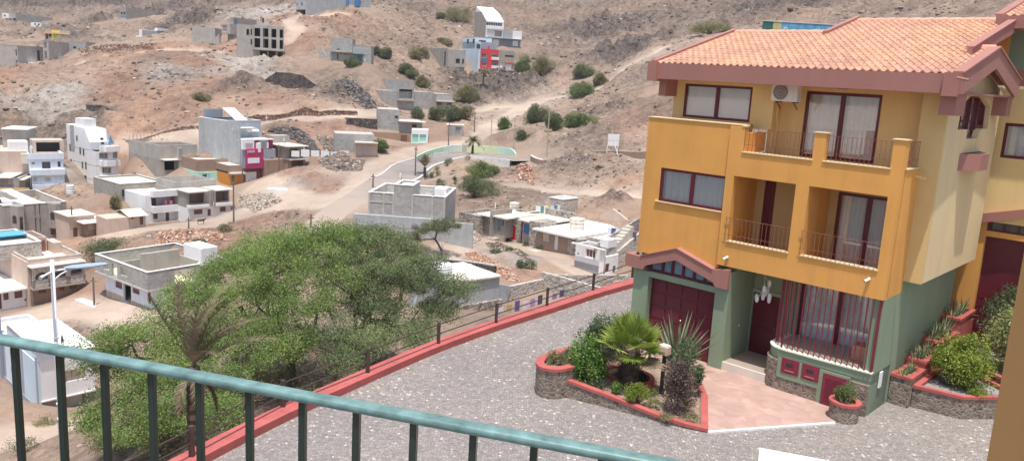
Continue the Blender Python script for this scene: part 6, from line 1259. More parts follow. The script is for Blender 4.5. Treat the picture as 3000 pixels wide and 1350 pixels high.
# ---- by the road
b = Bld('block_house', 'grey block house with flat porch roof above the stone wall by the dirt road', *AN['road1'], group=G_town); z1 = b.f(cG(730, 310))[1]; z2 = b.f(cG(500, 205))[1]; xm = b.f(cG(640, 300))[0]; xl = b.f(cG(455, 300))[0]
ws = [RC(b, cG, 745, 330, 785, 375)]; b.shell(xm, b.W, 0, 8, -3, z1, blockg, hf=ws, roofm=slab, par=.02); b.win(ws[0], frame=brownr, pane=darkm); b.box('porch_roof', slab, xm-.2, b.W+.6, -1.4, 1, z1, z1+.16); b.shell(xl, xm, 1, 9, -3, z2, blockg); r = RC(b, cG, 598, 258, 626, 280, y=1); b.box('window', darkm, r[0], r[1], .96, 1, r[2], r[3])
mb = MB(); mb.box(xl-6.5, xl-.1, 0, .6, -4, b.f(cG(380, 285))[1]); mb.build('garden_wall', darkstone, b.e)
b = simple('kiosk', 'kiosk', 'small white kiosk with teal glazed front by the roundabout', whitew, cG(810, 378), 4, G_town, cG, [(745, 415, 800, 486, dict(frame=mintp, pane=tealp)), (808, 418, 865, 480, dict(frame=mintp, pane=tealp))], par=.2, roofm=slabw)
b.box('brown_wall', brownr, -11, -.2, .5, .8, -3, b.f(cG(650, 408))[1]); b.box('gate', rust, -2.2, -.9, .42, .5, -.5, b.f(cG(710, 425))[1])
simple('shed', 'shed', 'small square grey shed with slab roof above the red bank', greyr, cG(1110, 340), 4.5, G_town, cG, [(1112, 355, 1158, 420, dict(frame=greyr, pane=darkgrey, nx=1))], par=.02, cap=slabw)
b = Bld('block_house', 'low grey house with a sloping roofless side wall half hidden by a bush', *AN['stoneh'], group=G_town); z1 = b.f(cG(350, 490))[1]; ws = [RC(b, cG, 288, 515, 318, 580), RC(b, cG, 328, 512, 355, 580)]; b.shell(-.5, b.W, 0, 6, -3, z1, pinkr, hf=ws, roofm=slab); [b.win(r, frame=whited, pane=pinkr) for r in ws]
b.shell(-4, b.W*.9, 3, 9, -3, b.f(cG(250, 395), 3)[1]-.4, blockg); b.box('porch_roof', cement, -.6, b.W, -1.2, .5, z1, z1+.15)
# ---- town, left side
b = Bld('white_house', 'white three storey house with a cluttered roof terrace and grey side wall at the left', *AN['left3'], group=G_town); W_ = b.W; z1 = b.f(cS(850, 1000))[1]; z2 = b.f(cS(800, 750))[1]; z3 = b.f(cS(800, 500))[1]; z4 = b.f(cS(800, 400))[1]; xr = b.f(cS(1085, 800))[0]
g = [RC(b, cS, 800, 1050, 945, 1110), RC(b, cS, 1050, 1040, 1100, 1110)]; b.shell(.2, W_-.2, 0, 12, -3, z1-.1, pinkr, hf=g, noroof=True); [b.win(r, frame=browndoor, pane=browndoor) for r in g]
m1 = [RC(b, cS, *q, y=-.5) for q in ((555, 800, 640, 885), (752, 800, 880, 885), (1018, 790, 1060, 862))]; b.shell(0, xr, -.5, 12, z1, z2-.1, whiteblue, hf=m1, noroof=True); [b.win(r, off=-.5, frame=whited, nx=n_, nz=3, fw=.12) for r, n_ in zip(m1, (4, 6, 2))]; b.box('balcony', whiteblue, 0, W_+.1, -1.1, -.5, z1-.1, z1+.95)
m2 = [RC(b, cS, *q) for q in ((515, 548, 600, 590), (712, 545, 858, 668), (978, 540, 1030, 632))]; m2 = [(max(.2, q[0]), min(xr-.3, q[1]), q[2], q[3]) for q in m2]; b.shell(-.1, xr, 0, 12, z2, z3, whiteblue, hf=m2, noroof=True); [b.win(r, frame=browndoor if k else whited) for k, r in enumerate(m2)]; b.box('balcony', whiteblue, -.1, xr+.1, -1.1, 0, z2-.1, z2+.95)
b.shell(-.2, xr+.1, -.3, 12, z3, z4, whiteblue, par=.9, roofm=slabw); b.shell(1.0, 6.2, 4, 8, z4-.9, z4+2.0, pinkr, hf=[(1.6, 5.5, z4-.2, z4+1.6)]); b.box('dark_room', darkm, 1.5, 5.6, 5.5, 5.6, z4-.5, z4+1.8); b.box('water_tank', whitew, -2.8, .2, 3, 6, z4-.4, z4+1.9, bevel=.1)
b.box('grey_side', pinkr, -7.0, -.11, 2, 13, -3, z4+.2); b.box('side_stair', slab, -1.2, .1, 1.0, 2, z4-2, z4-.2)
dish(b.o+b.ex*.6+b.ey*2+Zv*(z4-.6), .8, 'large white satellite dish on the cluttered terrace of the white three storey house', -1.4)
# tall white house
b = Bld('white_house', 'tallest bright white house with four storeys, roof cabin and stepped balconies', *AN['tall'], group=G_town); W_ = b.W; z1 = b.f(cT(520, 878))[1]; z2 = b.f(cT(500, 690))[1]; z3 = b.f(cT(500, 500))[1]; z4 = b.f(cT(480, 410))[1]; z5 = b.f(cT(430, 225))[1]; z6 = b.f(cT(350, 110))[1]; DP = 12
g = [RC(b, cT, 408, 918, 438, 978), RC(b, cT, 480, 910, 645, 1060)]; b.shell(.0, W_, 0, DP, -3, z1-.1, whitew, hf=g, noroof=True, name='ground_wall'); b.win(g[0], frame=greyr); b.win(g[1], frame=palegrey, pane=palegrey, nx=1); b.box('grey_front', greyr, .05, g[0][0]-.02, -.03, -.005, -.2, z1-.2); b.box('grey_front', greyr, g[0][1]+.02, g[1][0]-.02, -.03, -.005, -.2, z1-.2)
w1 = [RC(b, cT, *q) for q in ((365, 715, 400, 782), (452, 720, 478, 785), (488, 720, 512, 785), (525, 720, 552, 785), (635, 708, 690, 772))]; w2 = [RC(b, cT, *q) for q in ((322, 535, 355, 595), (410, 538, 435, 595), (446, 540, 470, 598), (482, 535, 508, 595), (590, 525, 645, 588))]
for zA, zB, ww in ((z1, z2-.1, w1), (z2, z3-.1, w2)):
    ww = [(max(.3, q[0]), min(W_-.2, q[1]), max(q[2], zA+1.0), min(q[3], zB-.2)) for q in ww]; ww = [q for q in ww if q[1]-q[0] > .3 and q[3]-q[2] > .4]
    b.shell(0, W_, 0, DP, zA, zB, whitew, hf=ww, noroof=True); [b.win(r, frame=greyr, pane=greyr2 if k % 2 else glassm, nx=2, nz=2, surround=1) for k, r in enumerate(ww)]
for z in (z1, z2, z3):
    mb = MB(); mb.prism([(.8, 0), (W_+.25, 0), (W_+.25, -.5), (W_*.82, -.5), (W_*.78, -1.1), (W_*.38, -1.1), (W_*.34, -.5), (.8, -.5)], z-.12, z+.95); mb.build('balcony', whitew, b.e)
dr_ = RC(b, cT, 428, 330, 470, 415, y=2.2); b.shell(.0, W_*.93, 2.2, DP, z3, z4+.2, whitew, hf=[(dr_[0], dr_[1], max(dr_[2], z3+.05), min(dr_[3], z4+.1))], noroof=True); b.box('door_dark', darkm, dr_[0], dr_[1], 2.45, 2.5, z3+.05, dr_[3]); mb = MB(); mb.xprism([(2.2, z4+.2), (4.2, z5), (DP, z5+.2), (DP, z4+.2)], .0, W_*.80); mb.build('attic', whitew, b.e); mb = MB(); mb.yprism([(W_*.8, z4+.2), (W_*.93, z4+.2), (W_*.8, z5)], 2.6, DP); mb.build('attic_slope', whitew, b.e)
mb = MB(); q0 = b.f(cT(548, 285), 2.1), b.f(cT(600, 410), 2.1), b.f(cT(525, 410), 2.1); mb.yprism([(a, z) for a, z in q0], 2.08, 2.12); mb.build('blue_awning', flat('blue_awning', (.18, .36, .62), var=.3), b.e)
b.box('roof_cabin', whitew, .5, W_*.62, 5, 9, z5-.5, z6); b.box('gate_strip', greyr2, -.06, -.02, DP*.72, DP*.86, z3-.8, z5+.2); cistern(b, W_*.3, W_*.55, 9.5, 11, z5-.2, z5+.9)
for yy, zz, hh in ((.86, .60, 1.3), (.5, .58, 1.3), (.38, .57, 1.3), (.86, .36, 1.3), (.44, .36, 1.3), (.6, .78, 1.), (.32, .36, 1.4)): b.box('side_window', glassm, -.05, -.01, DP*yy, DP*yy+.55, z5*zz, z5*zz+hh)
b.box('side_door', darkm, -.05, -.01, DP*.34, DP*.34+.9, .9, 3.2)
ST = Bld('outdoor_stairs', 'pale stone steps climbing beside the tallest white house', AN['tall'][0], AN['tall'][1], cat='stairs'); mb = MB()
for k in range(9): mb.box(-4.0, -.2, -.9+k*.75, -.2+k*.75, -2, .0+k*.28)
mb.build('steps', plaster('yellow_stone_steps', (.60, .50, .33)), ST.e)
# unfinished long grey
b = Bld('block_house', 'long unfinished grey house with roofless upper walls and two open bays', *AN['unfin'], group=G_town); W_ = b.W; z1 = b.f(cE(500, 400))[1]; z2 = b.f(cE(400, 285))[1]; g = [RC(b, cE, 378, 408, 468, 488), RC(b, cE, 545, 420, 612, 498)]; g = [(max(.15, q[0]), q[1], max(q[2], -.1), q[3]) for q in g]; DP = min(max(b.l(cE(125, 350))[0], 14), 24)
b.shell(0, W_, 0, DP, -3, z1, greyr, hf=g, roofm=cement); b.box('dark_room', darkm, .1, W_-.1, 3, 3.1, -1, z1-.2); b.shell(0, W_, 1.2, DP, z1, z2, greyr2, noroof=True); b.box('inner_wall', greyr2, .3, W_-.3, DP*.5, DP*.5+.2, z1, z2); b.box('floor_slab', slab, -.1, W_+.1, -1.0, 1.2, z1, z1+.14); b.box('pillar', greyr2, (g[0][1]+g[1][0])/2-.5, (g[0][1]+g[1][0])/2+.3, -.9, -.3, -3, z2*.95)
b.box('lower_slab', cement, W_*.45, W_*1.0, -2.0, -.05, -2.2, -.3); mb = MB()
for k in range(10): mb.bar((.1+k*W_/10, DP-.2, z2), (.1+k*W_/10, DP-.2, z2+.9), .05)
mb.build('rebar', rust, b.e)
b = simple('aqua', 'painted_house', 'low aqua and pale green house with teal shutters and a cement upper wall', mintp, cE(800, 500), 7, G_town, cE, [(710, 525, 755, 565, dict(frame=teald, pane=teald, nx=1, surround=1)), (843, 522, 885, 562, dict(frame=teald, pane=teald, nx=1, surround=1))], par=.02, cap=None); b.shell(.1, b.W-.1, .5, 7, b.H, b.f(cE(760, 400))[1], brownr, par=.4, roofm=slab)
b.box('aqua_panel', plaster('aqua_panel', (.45, .78, .70)), b.W*.28, b.W*.62, -.03, -.004, -.3, b.H-.05)
b = simple('orangeh', 'painted_house', 'narrow orange fronted house with brown upper floor next to the magenta house', orangep2, cE(990, 520), 7, G_town, cE, [(950, 530, 974, 588, dict(frame=teald, pane=teald, nx=1))], par=.02); b.shell(.0, b.W, .3, 7, b.H+.3, b.f(cE(990, 450))[1], brownr, roofm=slab, par=.03); b.box('canopy', slab, -.1, b.W+.1, -.8, .3, b.H, b.H+.28)
# magenta and grey house
b = Bld('magenta_house', 'blue grey and magenta three storey house with white panels and roof terrace', *AN['mag'], group=G_town); W_ = b.W; z1 = b.f(cU(700, 730))[1]; z2 = b.f(cU(700, 478))[1]; z3 = b.f(cU(700, 350))[1]; z4 = b.f(cU(600, 230), 3)[1]; DP = 13.5; fx = lambda x, y=600: b.f(cU(x, y))[0]
gd_ = RC(b, cU, 580, 790, 735, 915); gd_ = (gd_[0], gd_[1], max(gd_[2], 0), gd_[3]); b.shell(.3, W_, 0, DP, -3, z1, maroonp, hf=[gd_], noroof=True); o = b.win(gd_, frame=whited, pane=whited, nx=5, nz=3, kind='garage_door')
b.shell(0, W_, -.0, DP, z1+.0, z2, bluegrey, noroof=True, hf=[RC(b, cU, 935, 580, 972, 628)]); b.win(RC(b, cU, 935, 580, 972, 628), frame=whited, nz=2, nx=2); b.shell(0, W_, .8, DP, z2, z3, magenta, noroof=True)
b.box('magenta_bay', magenta, fx(575), fx(800), -.7, -.0, z1-.05, z2+.25); r = RC(b, cU, 608, 592, 772, 668, y=-.7); b.box('white_panel', whitew, r[0], r[1], -.74, -.7, r[2], r[3]); r = RC(b, cU, 805, 590, 838, 655); b.box('white_panel', whitew, r[0], r[1], -.04, 0, r[2], r[3])
r = RC(b, cU, 605, 484, 712, 520, y=-.72); mb = MB()
for k in range(6): x = r[0]+(r[1]-r[0])*k/6; mb.box(x, x+(r[1]-r[0])/9, -.75, -.72, r[2], r[3])
mb.build('balustrade', plaster('pale_pink_paint', (.75, .45, .55)), b.e); b.box('white_bay', whitew, fx(525, 400), fx(690, 400), -.2, .79, z2+.1, z3+.3); b.box('bay_window', palegrey, fx(565, 420), fx(665, 420), -.24, -.2, z2+.5, z3-.35); b.box('white_door', whitew, fx(720, 450), fx(757, 450), -.75, .0, z2-.4, z3-.4)
b.box('grey_bay', darkgrey, fx(800, 400), fx(900, 400), .1, .79, z2, z3); b.box('white_pier', whitew, fx(778, 420), fx(800, 420), .1, .79, z2+.2, z3-.4); b.box('white_pier', whitew, fx(880, 420), fx(906, 420), .05, .1, z2+.2, z3-.4); b.box('cornice', slabw, -.2, W_, .5, 1.4, z3, z3+.18)
b.box('side_wall', palegrey, -.2, -.01, .3, DP, -3, z3+3.2); b.shell(0, W_, 4.5, DP, z3, z3+3.2, bluegrey, cap=slabw, noroof=True); b.box('terrace_slab', slabw, 0, W_, 1.4, 4.5, z3, z3+.1); b.box('upper_slab', slabw, W_*.1, W_*.7, 3.2, 4.4, z3+1.9, z3+2.05); mb = MB(); mb.xprism([(4.0, z3+1.4), (12, z3+5.0), (12, z3+4.8), (4.0, z3+1.2)], W_*.55, W_*.9); mb.build('sloping_roof', slabw, b.e); b.box('rear_parapet', bluegrey, 0, W_*.55, 12, 12.2, z3+3.2, z3+4.8)
b.box('back_door', whited, fx(935, 750), fx(972, 750), -.3, -.26, -.2, 2.6)
mb = MB(); 
for k in range(8): mb.box(fx(800, 800)+k*.42, fx(800, 800)+k*.42+.42, -1.5, -.2, -2, -.2+k*.24)
mb.build('stairs', plaster('pink_steps', (.62, .45, .40)), b.e); q = b.t(cU(435, 255), z3+1); dish(b.o+b.ex*(W_*.02)+b.ey*2.5+Zv*(z3+.6), .75, 'white satellite dish on the roof terrace of the magenta house', -1.5)
b = Bld('block_house', 'small two storey brown house with slab roofs right of the magenta house', *AN['small2'], group=G_town); W_ = b.W; z1 = b.f(cU(1300, 605))[1]; z2 = b.f(cU(1300, 432))[1]; g = [RC(b, cU, 1225, 630, 1395, 705), ]; u_ = [RC(b, cU, 1210, 465, 1330, 595)]
x0 = b.f(cU(1170, 650))[0]; b.shell(x0, W_, 0, 8, -3, z1-.12, brownr, hf=[(max(g[0][0], x0+.3), min(W_-.3, g[0][1]), g[0][2], min(g[0][3], z1-.3))], noroof=True); b.shell(x0, W_-.2, .3, 8, z1, z2, greyr, hf=[(u_[0][0], u_[0][1], u_[0][2]+.1, min(u_[0][3], z2-.2))], noroof=True); b.box('dark_room', brownr, x0+.3, W_-.3, 1.6, 1.65, -.5, z2-.2)
b.box('floor_slab', slab, x0-.1, W_+.1, -1.0, 8, z1-.12, z1+.05); b.box('roof', slab, x0-.6, W_+.2, -1.0, 8.2, z2, z2+.16); b.box('roof_tank', greyr2, x0+.4, x0+4.2, 5.5, 7.8, z2+.16, z2+1.5); b.box('left_wing', brownr, x0-4, x0-.05, 1, 7, -3, z1*.95); b.box('yard_wall', brownr, x0-4.5, x0+2, -2.6, -2.4, -3, .3); b.box('yard_wall', brownr, x0+3.2, W_+4, -2.6, -2.4, -3, .4)
dish(b.o+b.ex*(x0-.2)+b.ey*.8+Zv*(z2+.16), .55, 'white dish at the corner of the small brown two storey house', -1.5)
# white balconied house and its grey neighbour behind
b = Bld('white_house', 'white two storey house with a long balcony hung with washing', *AN['whiteb'], group=G_town); W_ = b.W; z1 = b.f(cE(400, 830))[1]; z2 = b.f(cE(400, 690))[1]; g = [RC(b, cE, *q) for q in ((288, 855, 325, 902), (392, 848, 422, 920), (486, 835, 522, 882))]; u_ = [RC(b, cE, 262, 738, 530, 792)]
b.shell(0, W_, 0, 7, -3, z1-.05, whitew, hf=g, noroof=True); [b.win(r, frame=browndoor, pane=browndoor, nx=2) for r in g]; xa, xb = b.f(cE(270, 740))[0], b.f(cE(550, 720))[0]; b.shell(0, W_, .0, 7, z1, z2, whitew, hf=[(xa, xb, z1+.9, z2-.15)], par=.15, roofm=slab); b.box('balcony', whitew, xa-.1, xb+.1, -1.0, 0, z1-.1, z1+.95); b.box('loggia_back', whitew, xa, xb, 1.3, 1.4, z1, z2-.1); b.box('roof_band', whitew, xa-.2, xb+.1, -1.0, 0, z2-.25, z2+.75)
for f_ in (.08, .86): b.box('balcony_door', browndoor, xa+(xb-xa)*f_, xa+(xb-xa)*f_+.9, 1.22, 1.3, z1+.1, z2-.5)
for k, (c_, f_) in enumerate((((.5, .1, .3), .32), ((.75, .55, .6), .40), ((.7, .05, .12), .46), ((.8, .75, .78), .56), ((.5, .03, .1), .64))): o = b.box('hanging_cloth', flat('cloth%d' % k, c_), xa+(xb-xa)*f_, xa+(xb-xa)*f_+.55, .1, .13, z1+.7, z1+1.5+.1*(k % 3))
b.box('front_wall', pinkr, -.2, W_, -1.5, -1.3, -3, .35)
b2 = Bld('block_house', 'broad grey two storey house with flat cement roof behind the white balconied house', ((pt(AN['whiteb'][0][0], 127), 0) and AN['whiteb'][0]), AN['whiteb'][1], group=G_town); xl = b2.f(cE(5, 700), 7.1)[0]; zt = b2.f(cE(130, 600), 7.1)[1]
b2.shell(xl, W_*.98, 7.1, 17, -3, zt, greyr, par=.25, roofm=slab, cap=slab); 
for x in (xl+1.9, xl+3.6): b2.box('window', darkm, x-1.6, x-.9, 7.05, 7.1, zt-2.0, zt-.9)
b2.box('floor_band', greyr2, xl, xl+4, 7.04, 7.1, zt*.45, zt*.45+.15)
b = Bld('block_house', 'grey two storey pair of flats with recessed balconies and white ground floor', *AN['twob'], group=G_town); W_ = b.W; z1 = b.f(cE(760, 790))[1]; z2 = b.f(cE(700, 670))[1]; g = [RC(b, cE, *q) for q in ((632, 822, 705, 862), (748, 818, 776, 875), (852, 798, 902, 840))]; u_ = [RC(b, cE, 602, 690, 728, 780), RC(b, cE, 820, 672, 940, 758)]; u_ = [(max(.2, q[0]), min(W_-.2, q[1]), z1+.5, min(q[3], z2-.2)) for q in u_]
b.shell(0, W_, 0, 11, -3, z1-.05, whitew, hf=g, noroof=True); [b.win(r, frame=browndoor, pane=browndoor, nx=2) for r in g]; b.shell(0, W_, .4, 11, z1, z2, greyr, hf=u_, roofm=slab, par=.05); b.box('loggia_back', brownr, .3, W_-.3, 1.8, 1.9, z1, z2-.2); b.box('balcony', slabw, 0, W_*.45, -.7, .4, z1-.1, z1+.35); b.box('balcony', slabw, W_*.6, W_, -.7, .4, z1-.1, z1+.35); b.box('roof_slab', slab, -.2, W_*.42, -.7, 4, z2, z2+.15); b.box('roof_slab', slab, W_*.6, W_+.2, -.7, 4, z2, z2+.15); b.shell(.2, W_-.2, 4.2, 10.8, z2, z2+1.1, greyr2, noroof=True)
for x in (.46, .52, .58): b.box('column', greyr, W_*x, W_*x+.2, -.5, -.3, z1, z2)
b.box('front_wall', pinkr, 0, W_, -1.8, -1.6, -3, .3)
b = Bld('hut', 'small pinkish hut with a tin roof and red door between the brown and white houses', *AN['hut'], group=G_town); z1 = b.f(cD(1160, 875))[1]; g = [RC(b, cD, 1112, 878, 1138, 902), RC(b, cD, 1184, 878, 1216, 950)]; g = [(a0, min(a1, b.W-.1), c0, min(c1, z1-.1)) for a0, a1, c0, c1 in g]; b.shell(0, b.W, 0, 5, -2, z1, pinkr, hf=g, roofm=slab, par=.02); [b.win(r, frame=browndoor, pane=browndoor, nx=1) for r in g]
mb = MB(); mb.xprism([(-.5, z1), (2.5, z1+.7), (5.3, z1), (5.3, z1-.06), (2.5, z1+.62), (-.5, z1-.06)], -.3, b.W+.3); mb.build('tin_roof', slab, b.e); b.box('side_room', pinkr, -3.3, -.05, 0, 4, -2, z1-.1)
b = Bld('brown_house', 'single storey brown rendered house with a sunlit slab roof', *AN['brown'], group=G_town); z1 = b.f(cD(870, 925))[1]; g = [RC(b, cD, 748, 950, 812, 996), RC(b, cD, 905, 935, 955, 978)]; b.shell(0, b.W, 0, 6, -3, z1, brownr, hf=g, noroof=True); [b.win(r, frame=pinkr, pane=pinkr, nx=3) for r in g]; b.box('roof', slabw, -.8, b.W+.1, -.7, 6.3, z1, z1+.16)
b = Bld('brown_house', 'small brown lean to with rusty door beside the slab roofed brown house', *AN['brown2'], group=G_town); z1 = b.f(cD(640, 880))[1]; g = [RC(b, cD, 622, 975, 660, 1055)]; b.shell(0, b.W+2, 0, 5, -3, z1, pinkr, hf=g, noroof=True); b.win(g[0], frame=rust, pane=browndoor, nx=1); b.box('roof', slab, -.2, b.W+2.2, -.3, 5.3, z1, z1+.12)
# arched grey building
b = Bld('arched_building', 'broad grey two storey building with arched balconies and tall central slots', *AN['arch'], group=G_town); W_ = b.W; Hh = b.f(cO(500, 470))[1]; xa, xb = b.f(cO(355, 600))[0], b.f(cO(870, 600))[0]; sl_ = [RC(b, cO, *q) for q in ((488, 470, 508, 645), (552, 468, 572, 636), (498, 665, 522, 875), (562, 660, 582, 870))]; sh = [RC(b, cO, *q) for q in ((182, 872, 262, 930), (275, 862, 360, 925), (718, 820, 790, 905), (810, 815, 885, 895))]
b.shell(0, W_, 0, 14, -4, Hh, greyr, par=1.4, hf=sl_+[r for r in sh], roofm=slabw, cap=slab); [b.win(r, frame=greyr, pane=darkm, nx=1) for r in sl_]; [b.win(r, frame=browndoor, pane=browndoor, nx=1) for r in sh]
for (cx_, cy_, xx0, xx1) in ((cO(190, 680), cO(285, 680), 150, 350), (cO(720, 620), cO(820, 620), 690, 870)):
    x0 = b.f(cO(xx0, 700))[0]; x1 = b.f(cO(xx1, 700))[0]; zf = b.f(cO((xx0+xx1)/2, 830 if xx0 < 400 else 775))[1]; zt = Hh-.02; xm = x0+(x1-x0)*.5
    mb = MB(); fl = [(x0, -.003), (x0+.7, -1.2), (x1-.4, -1.2), (x1, -.003)]; mb.prism(fl[::-1], zf-.3, zf); mb.build('bay_floor', greyr, b.e); MB().prism(fl[::-1], zf+2.9, zt).build('bay_head', greyr, b.e)
    for (p0, p1, w_) in ((fl[0], fl[1], 0), (fl[1], fl[2], 1), (fl[2], fl[3], 0)):
        d_ = np.array(p1)-np.array(p0); L_ = np.linalg.norm(d_); d_ /= L_; n_ = np.array([d_[1], -d_[0]]); mb = MB(); zt2 = zf+2.9; ow = L_*.28; zb_ = zf+(.1 if w_ else .95); zc_ = zf+1.9
        ar_ = [(L_/2+ow*math.cos(q), zc_+ow*math.sin(q)) for q in np.linspace(0, math.pi, 9)]; out = [(0, zf), (0, zt2), (L_, zt2), (L_, zf)]
        parts_ = [[(0, zf), (L_/2-ow, zf), (L_/2-ow, zc_), (0, zc_)], [(L_/2+ow, zf), (L_, zf), (L_, zc_), (L_/2+ow, zc_)], [(0, zc_), (L_/2-ow, zc_)]+ar_[::-1][1:]+[(L_, zc_), (L_, zt2), (0, zt2)], [(L_/2-ow, zf), (L_/2+ow, zf), (L_/2+ow, zb_), (L_/2-ow, zb_)]]
        for P_ in parts_:
            a_ = [(p0[0]+d_[0]*s_, p0[1]+d_[1]*s_, z_) for s_, z_ in P_]; c_ = [(x-n_[0]*.15, y-n_[1]*.15, z_) for x, y, z_ in a_]; k = len(P_); mb.add(a_+c_, [tuple(range(k)), tuple(range(k, 2*k))[::-1]]+[(i, (i+1) % k+0, (i+1) % k+k, i+k) for i in range(k)])
        mb.build('arch_wall', greyr, b.e)
    b.box('bay_window', brownr, x0+.8, x1-.6, -.3, -.25, zf, zf+2.7)
mb = MB(); c3 = b.t(cO(440, 370), Hh); mb.prism([(W_*.42, .1), (W_*.62, .1), (W_*.52, 12), (W_*.34, 12)], lambda x, y: Hh-.1+y*.05, lambda x, y: Hh+.1+y*.05); mb.build('centre_roof', slabw, b.e); b.box('terrace_wall', greyr2, 0, W_*.35, 9, 9.2, Hh-1.4, Hh+.6); b.box('stair_block', whitew, W_*.12, W_*.30, 5, 8.9, Hh-1.4, Hh-.1); tank(b.o+b.ex*(W_*.03)+b.ey*5+Zv*(Hh-1.2), .9, 1.5, 'black water drum on the arched grey building', flat('black_drum', (.05, .055, .07), rough=.5))
b.box('lower_wall', brownr, W_*.60, W_*.99, -1.4, -1.2, -4, b.f(cO(800, 925))[1])
# stone building with arches in front
b = Bld('stone_building', 'two storey stone building with three arched openings over brown shutters', *AN['stoneb'], group=G_town); W_ = b.W; z1 = b.f(cF(500, 520))[1]; z2 = b.f(cF(470, 300))[1]; xo = b.f(cF(250, 450))[0]; sh = [RC(b, cF, *q) for q in ((325, 548, 390, 602), (500, 525, 548, 578), (590, 512, 650, 565))]
b.shell(xo, W_, 0, 14, -3, z1, brownr, hf=sh, noroof=True); [b.win(r, frame=browndoor, pane=browndoor, nx=1) for r in sh]; zt = b.f(cF(470, 350))[1]
mb = MB(); zc_ = z1+(zt-z1)*.52; n3 = 3; sp_ = (W_-xo)/3
for k in range(n3):
    x0 = xo+k*sp_; x1 = x0+sp_; xm = (x0+x1)/2; ow = sp_*.36; ar_ = [(xm+ow*math.cos(q), zc_+ow*.8*math.sin(q)) for q in np.linspace(0, math.pi, 9)]
    mb.yprism([(x0, z1), (xm-ow, z1), (xm-ow, zc_), (x0, zc_)], -1, -.8); mb.yprism([(xm+ow, z1), (x1, z1), (x1, zc_), (xm+ow, zc_)], -1, -.8); mb.yprism([(x0, zc_), (xm-ow, zc_)]+ar_[::-1][1:-1]+[(xm+ow, zc_), (x1, zc_), (x1, zt), (x0, zt)], -1, -.8); 
mb.box(xo, W_, -1.0, -.82, z1, z1+1.0); mb.build('arcade', stonel, b.e)
b.box('balcony_floor', cement, xo, W_, -1.0, 0, z1-.2, z1-.001); b.box('arcade_roof', slabw, xo-.2, W_, -1.3, 0, zt, zt+.15)
for k in range(3): x = xo+(k+.3)*sp_; b.win((x, x+1.5, z1+1.1, z1+2.2), off=-.12, frame=flat('blue_window%d' % k, (.16, .2, .34)), rec=.0, nx=2)
b.shell(xo, W_, 0, 14, z1, z2, pinkr, par=.9, roofm=slab, cap=stonel); b.shell(xo-1.5, W_*.52, 5.5, 15, z2-.9, z2+1.0, stonel, roofm=slab, par=.4, cap=slabw); mb = MB(); mb.box(xo-.8, xo+3.2, 10, 13, z2+1.1, z2+1.22); o = mb.build('blue_awning', flat('blue_tarp_roof', (.10, .38, .66), rough=.6, var=.12), b.e)
b.shell(W_*.55, W_*.78, 8, 13, z2-.9, z2+1.0, pinkr, noroof=True); b.shell(W_*.8, W_*.98, 6, 9, z2-.9, z2+.5, pinkr); b.box('blue_grey_back', flat('rust_sheet', (.25, .10, .08), var=.4), W_*.56, W_*.74, 7.9, 7.96, z2-.9, z2+.6); b.box('side_wall', pinkr, xo-.2, xo-.01, 0, 14, -3, z2-.2)
b = Bld('low_white_house', 'low white house with brown shutters cut by the left edge of the view', *AN['lowl'], group=G_town); z1 = b.f(cF(150, 575))[1]; g = [RC(b, cF, *q) for q in ((28, 600, 75, 662), (122, 585, 192, 645), (-15, 610, 15, 740), (208, 650, 242, 668))]; b.shell(0, b.W, 0, 11, -3, z1, whitew, hf=g, noroof=True); [b.win(r, frame=browndoor, pane=browndoor, nx=1) for r in g]; b.box('roof', slabw, -.2, b.W+.2, -.5, 11.3, z1, z1+.2)
# half built white and grey house with tank
b = Bld('half_built_house', 'white ground floor with roofless grey upper walls and a big white roof tank', *AN['unw'], group=G_town); W_ = b.W; z1 = b.f(cF(1100, 510))[1]; z2 = b.f(cF(1100, 350))[1]; g = [RC(b, cF, *q) for q in ((978, 498, 1036, 562), (1124, 545, 1182, 608), (1252, 586, 1280, 690))]; po = RC(b, cF, 1048, 510, 1112, 680); g = [(a0, min(a1, W_-.15), c0, c1) for a0, a1, c0, c1 in g]; po = (po[0], po[1], max(po[2], .1), z1-.05)
D2 = min(max(b.r(cF(1640, 620))[0], 9), 14); b.shell(0, W_, 0, D2, -3, z1, whiteblue, hf=g+[po], noroof=True, hr=[(1.5, D2*.55, z1-.75, z1-.3)]); [b.win(r, frame=browndoor, pane=browndoor, nx=1) for r in g]; b.box('porch_back', greyr2, po[0]-.3, po[1]+.3, 1.5, 1.6, -.2, z1)
zf = b.f(cF(950, 560))[1]; mb = MB()
for k in range(9): x = b.f(cF(905, 620))[0]+.0+k*.42; mb.box(x, x+.06, -.06, 0, -.4, .9)
for k in range(9): x = po[1]+.4+k*.42; mb.box(x, x+.06, -.06, 0, -.4, .9)
mb.build('plinth_bars', darkgrey, b.e); b.box('plinth', plaster('tan_plinth', (.5, .42, .33)), 0, po[0], -.03, -.001, -.6, .95); b.box('plinth', plaster('tan_plinth2', (.5, .42, .33)), po[1], W_, -.03, -.001, -.6, .95)
xl = -1.0; uh = [RC(b, cF, 1000, 350, 1045, 455), RC(b, cF, 1070, 378, 1130, 450), RC(b, cF, 925, 330, 975, 398)]; uh = [(a0, a1, max(c0, z1+.3), min(c1, z2+.3)) for a0, a1, c0, c1 in uh]; zu = z2; b.box('floor_slab', cement, xl, W_+.6, -.8, D2+.5, z1, z1+.2)
b.shell(xl, W_+.5, -.7, D2+.4, z1+.2, zu, blockg, hf=[(max(q[0], xl+.3), q[1], q[2], min(q[3], zu-.02)) for q in uh], noroof=True, cap=slabw, copez=.05, hr=[(2.5, 5.0, z1+.25, zu-.3), (6, 8, z1+.9, zu-.2)])
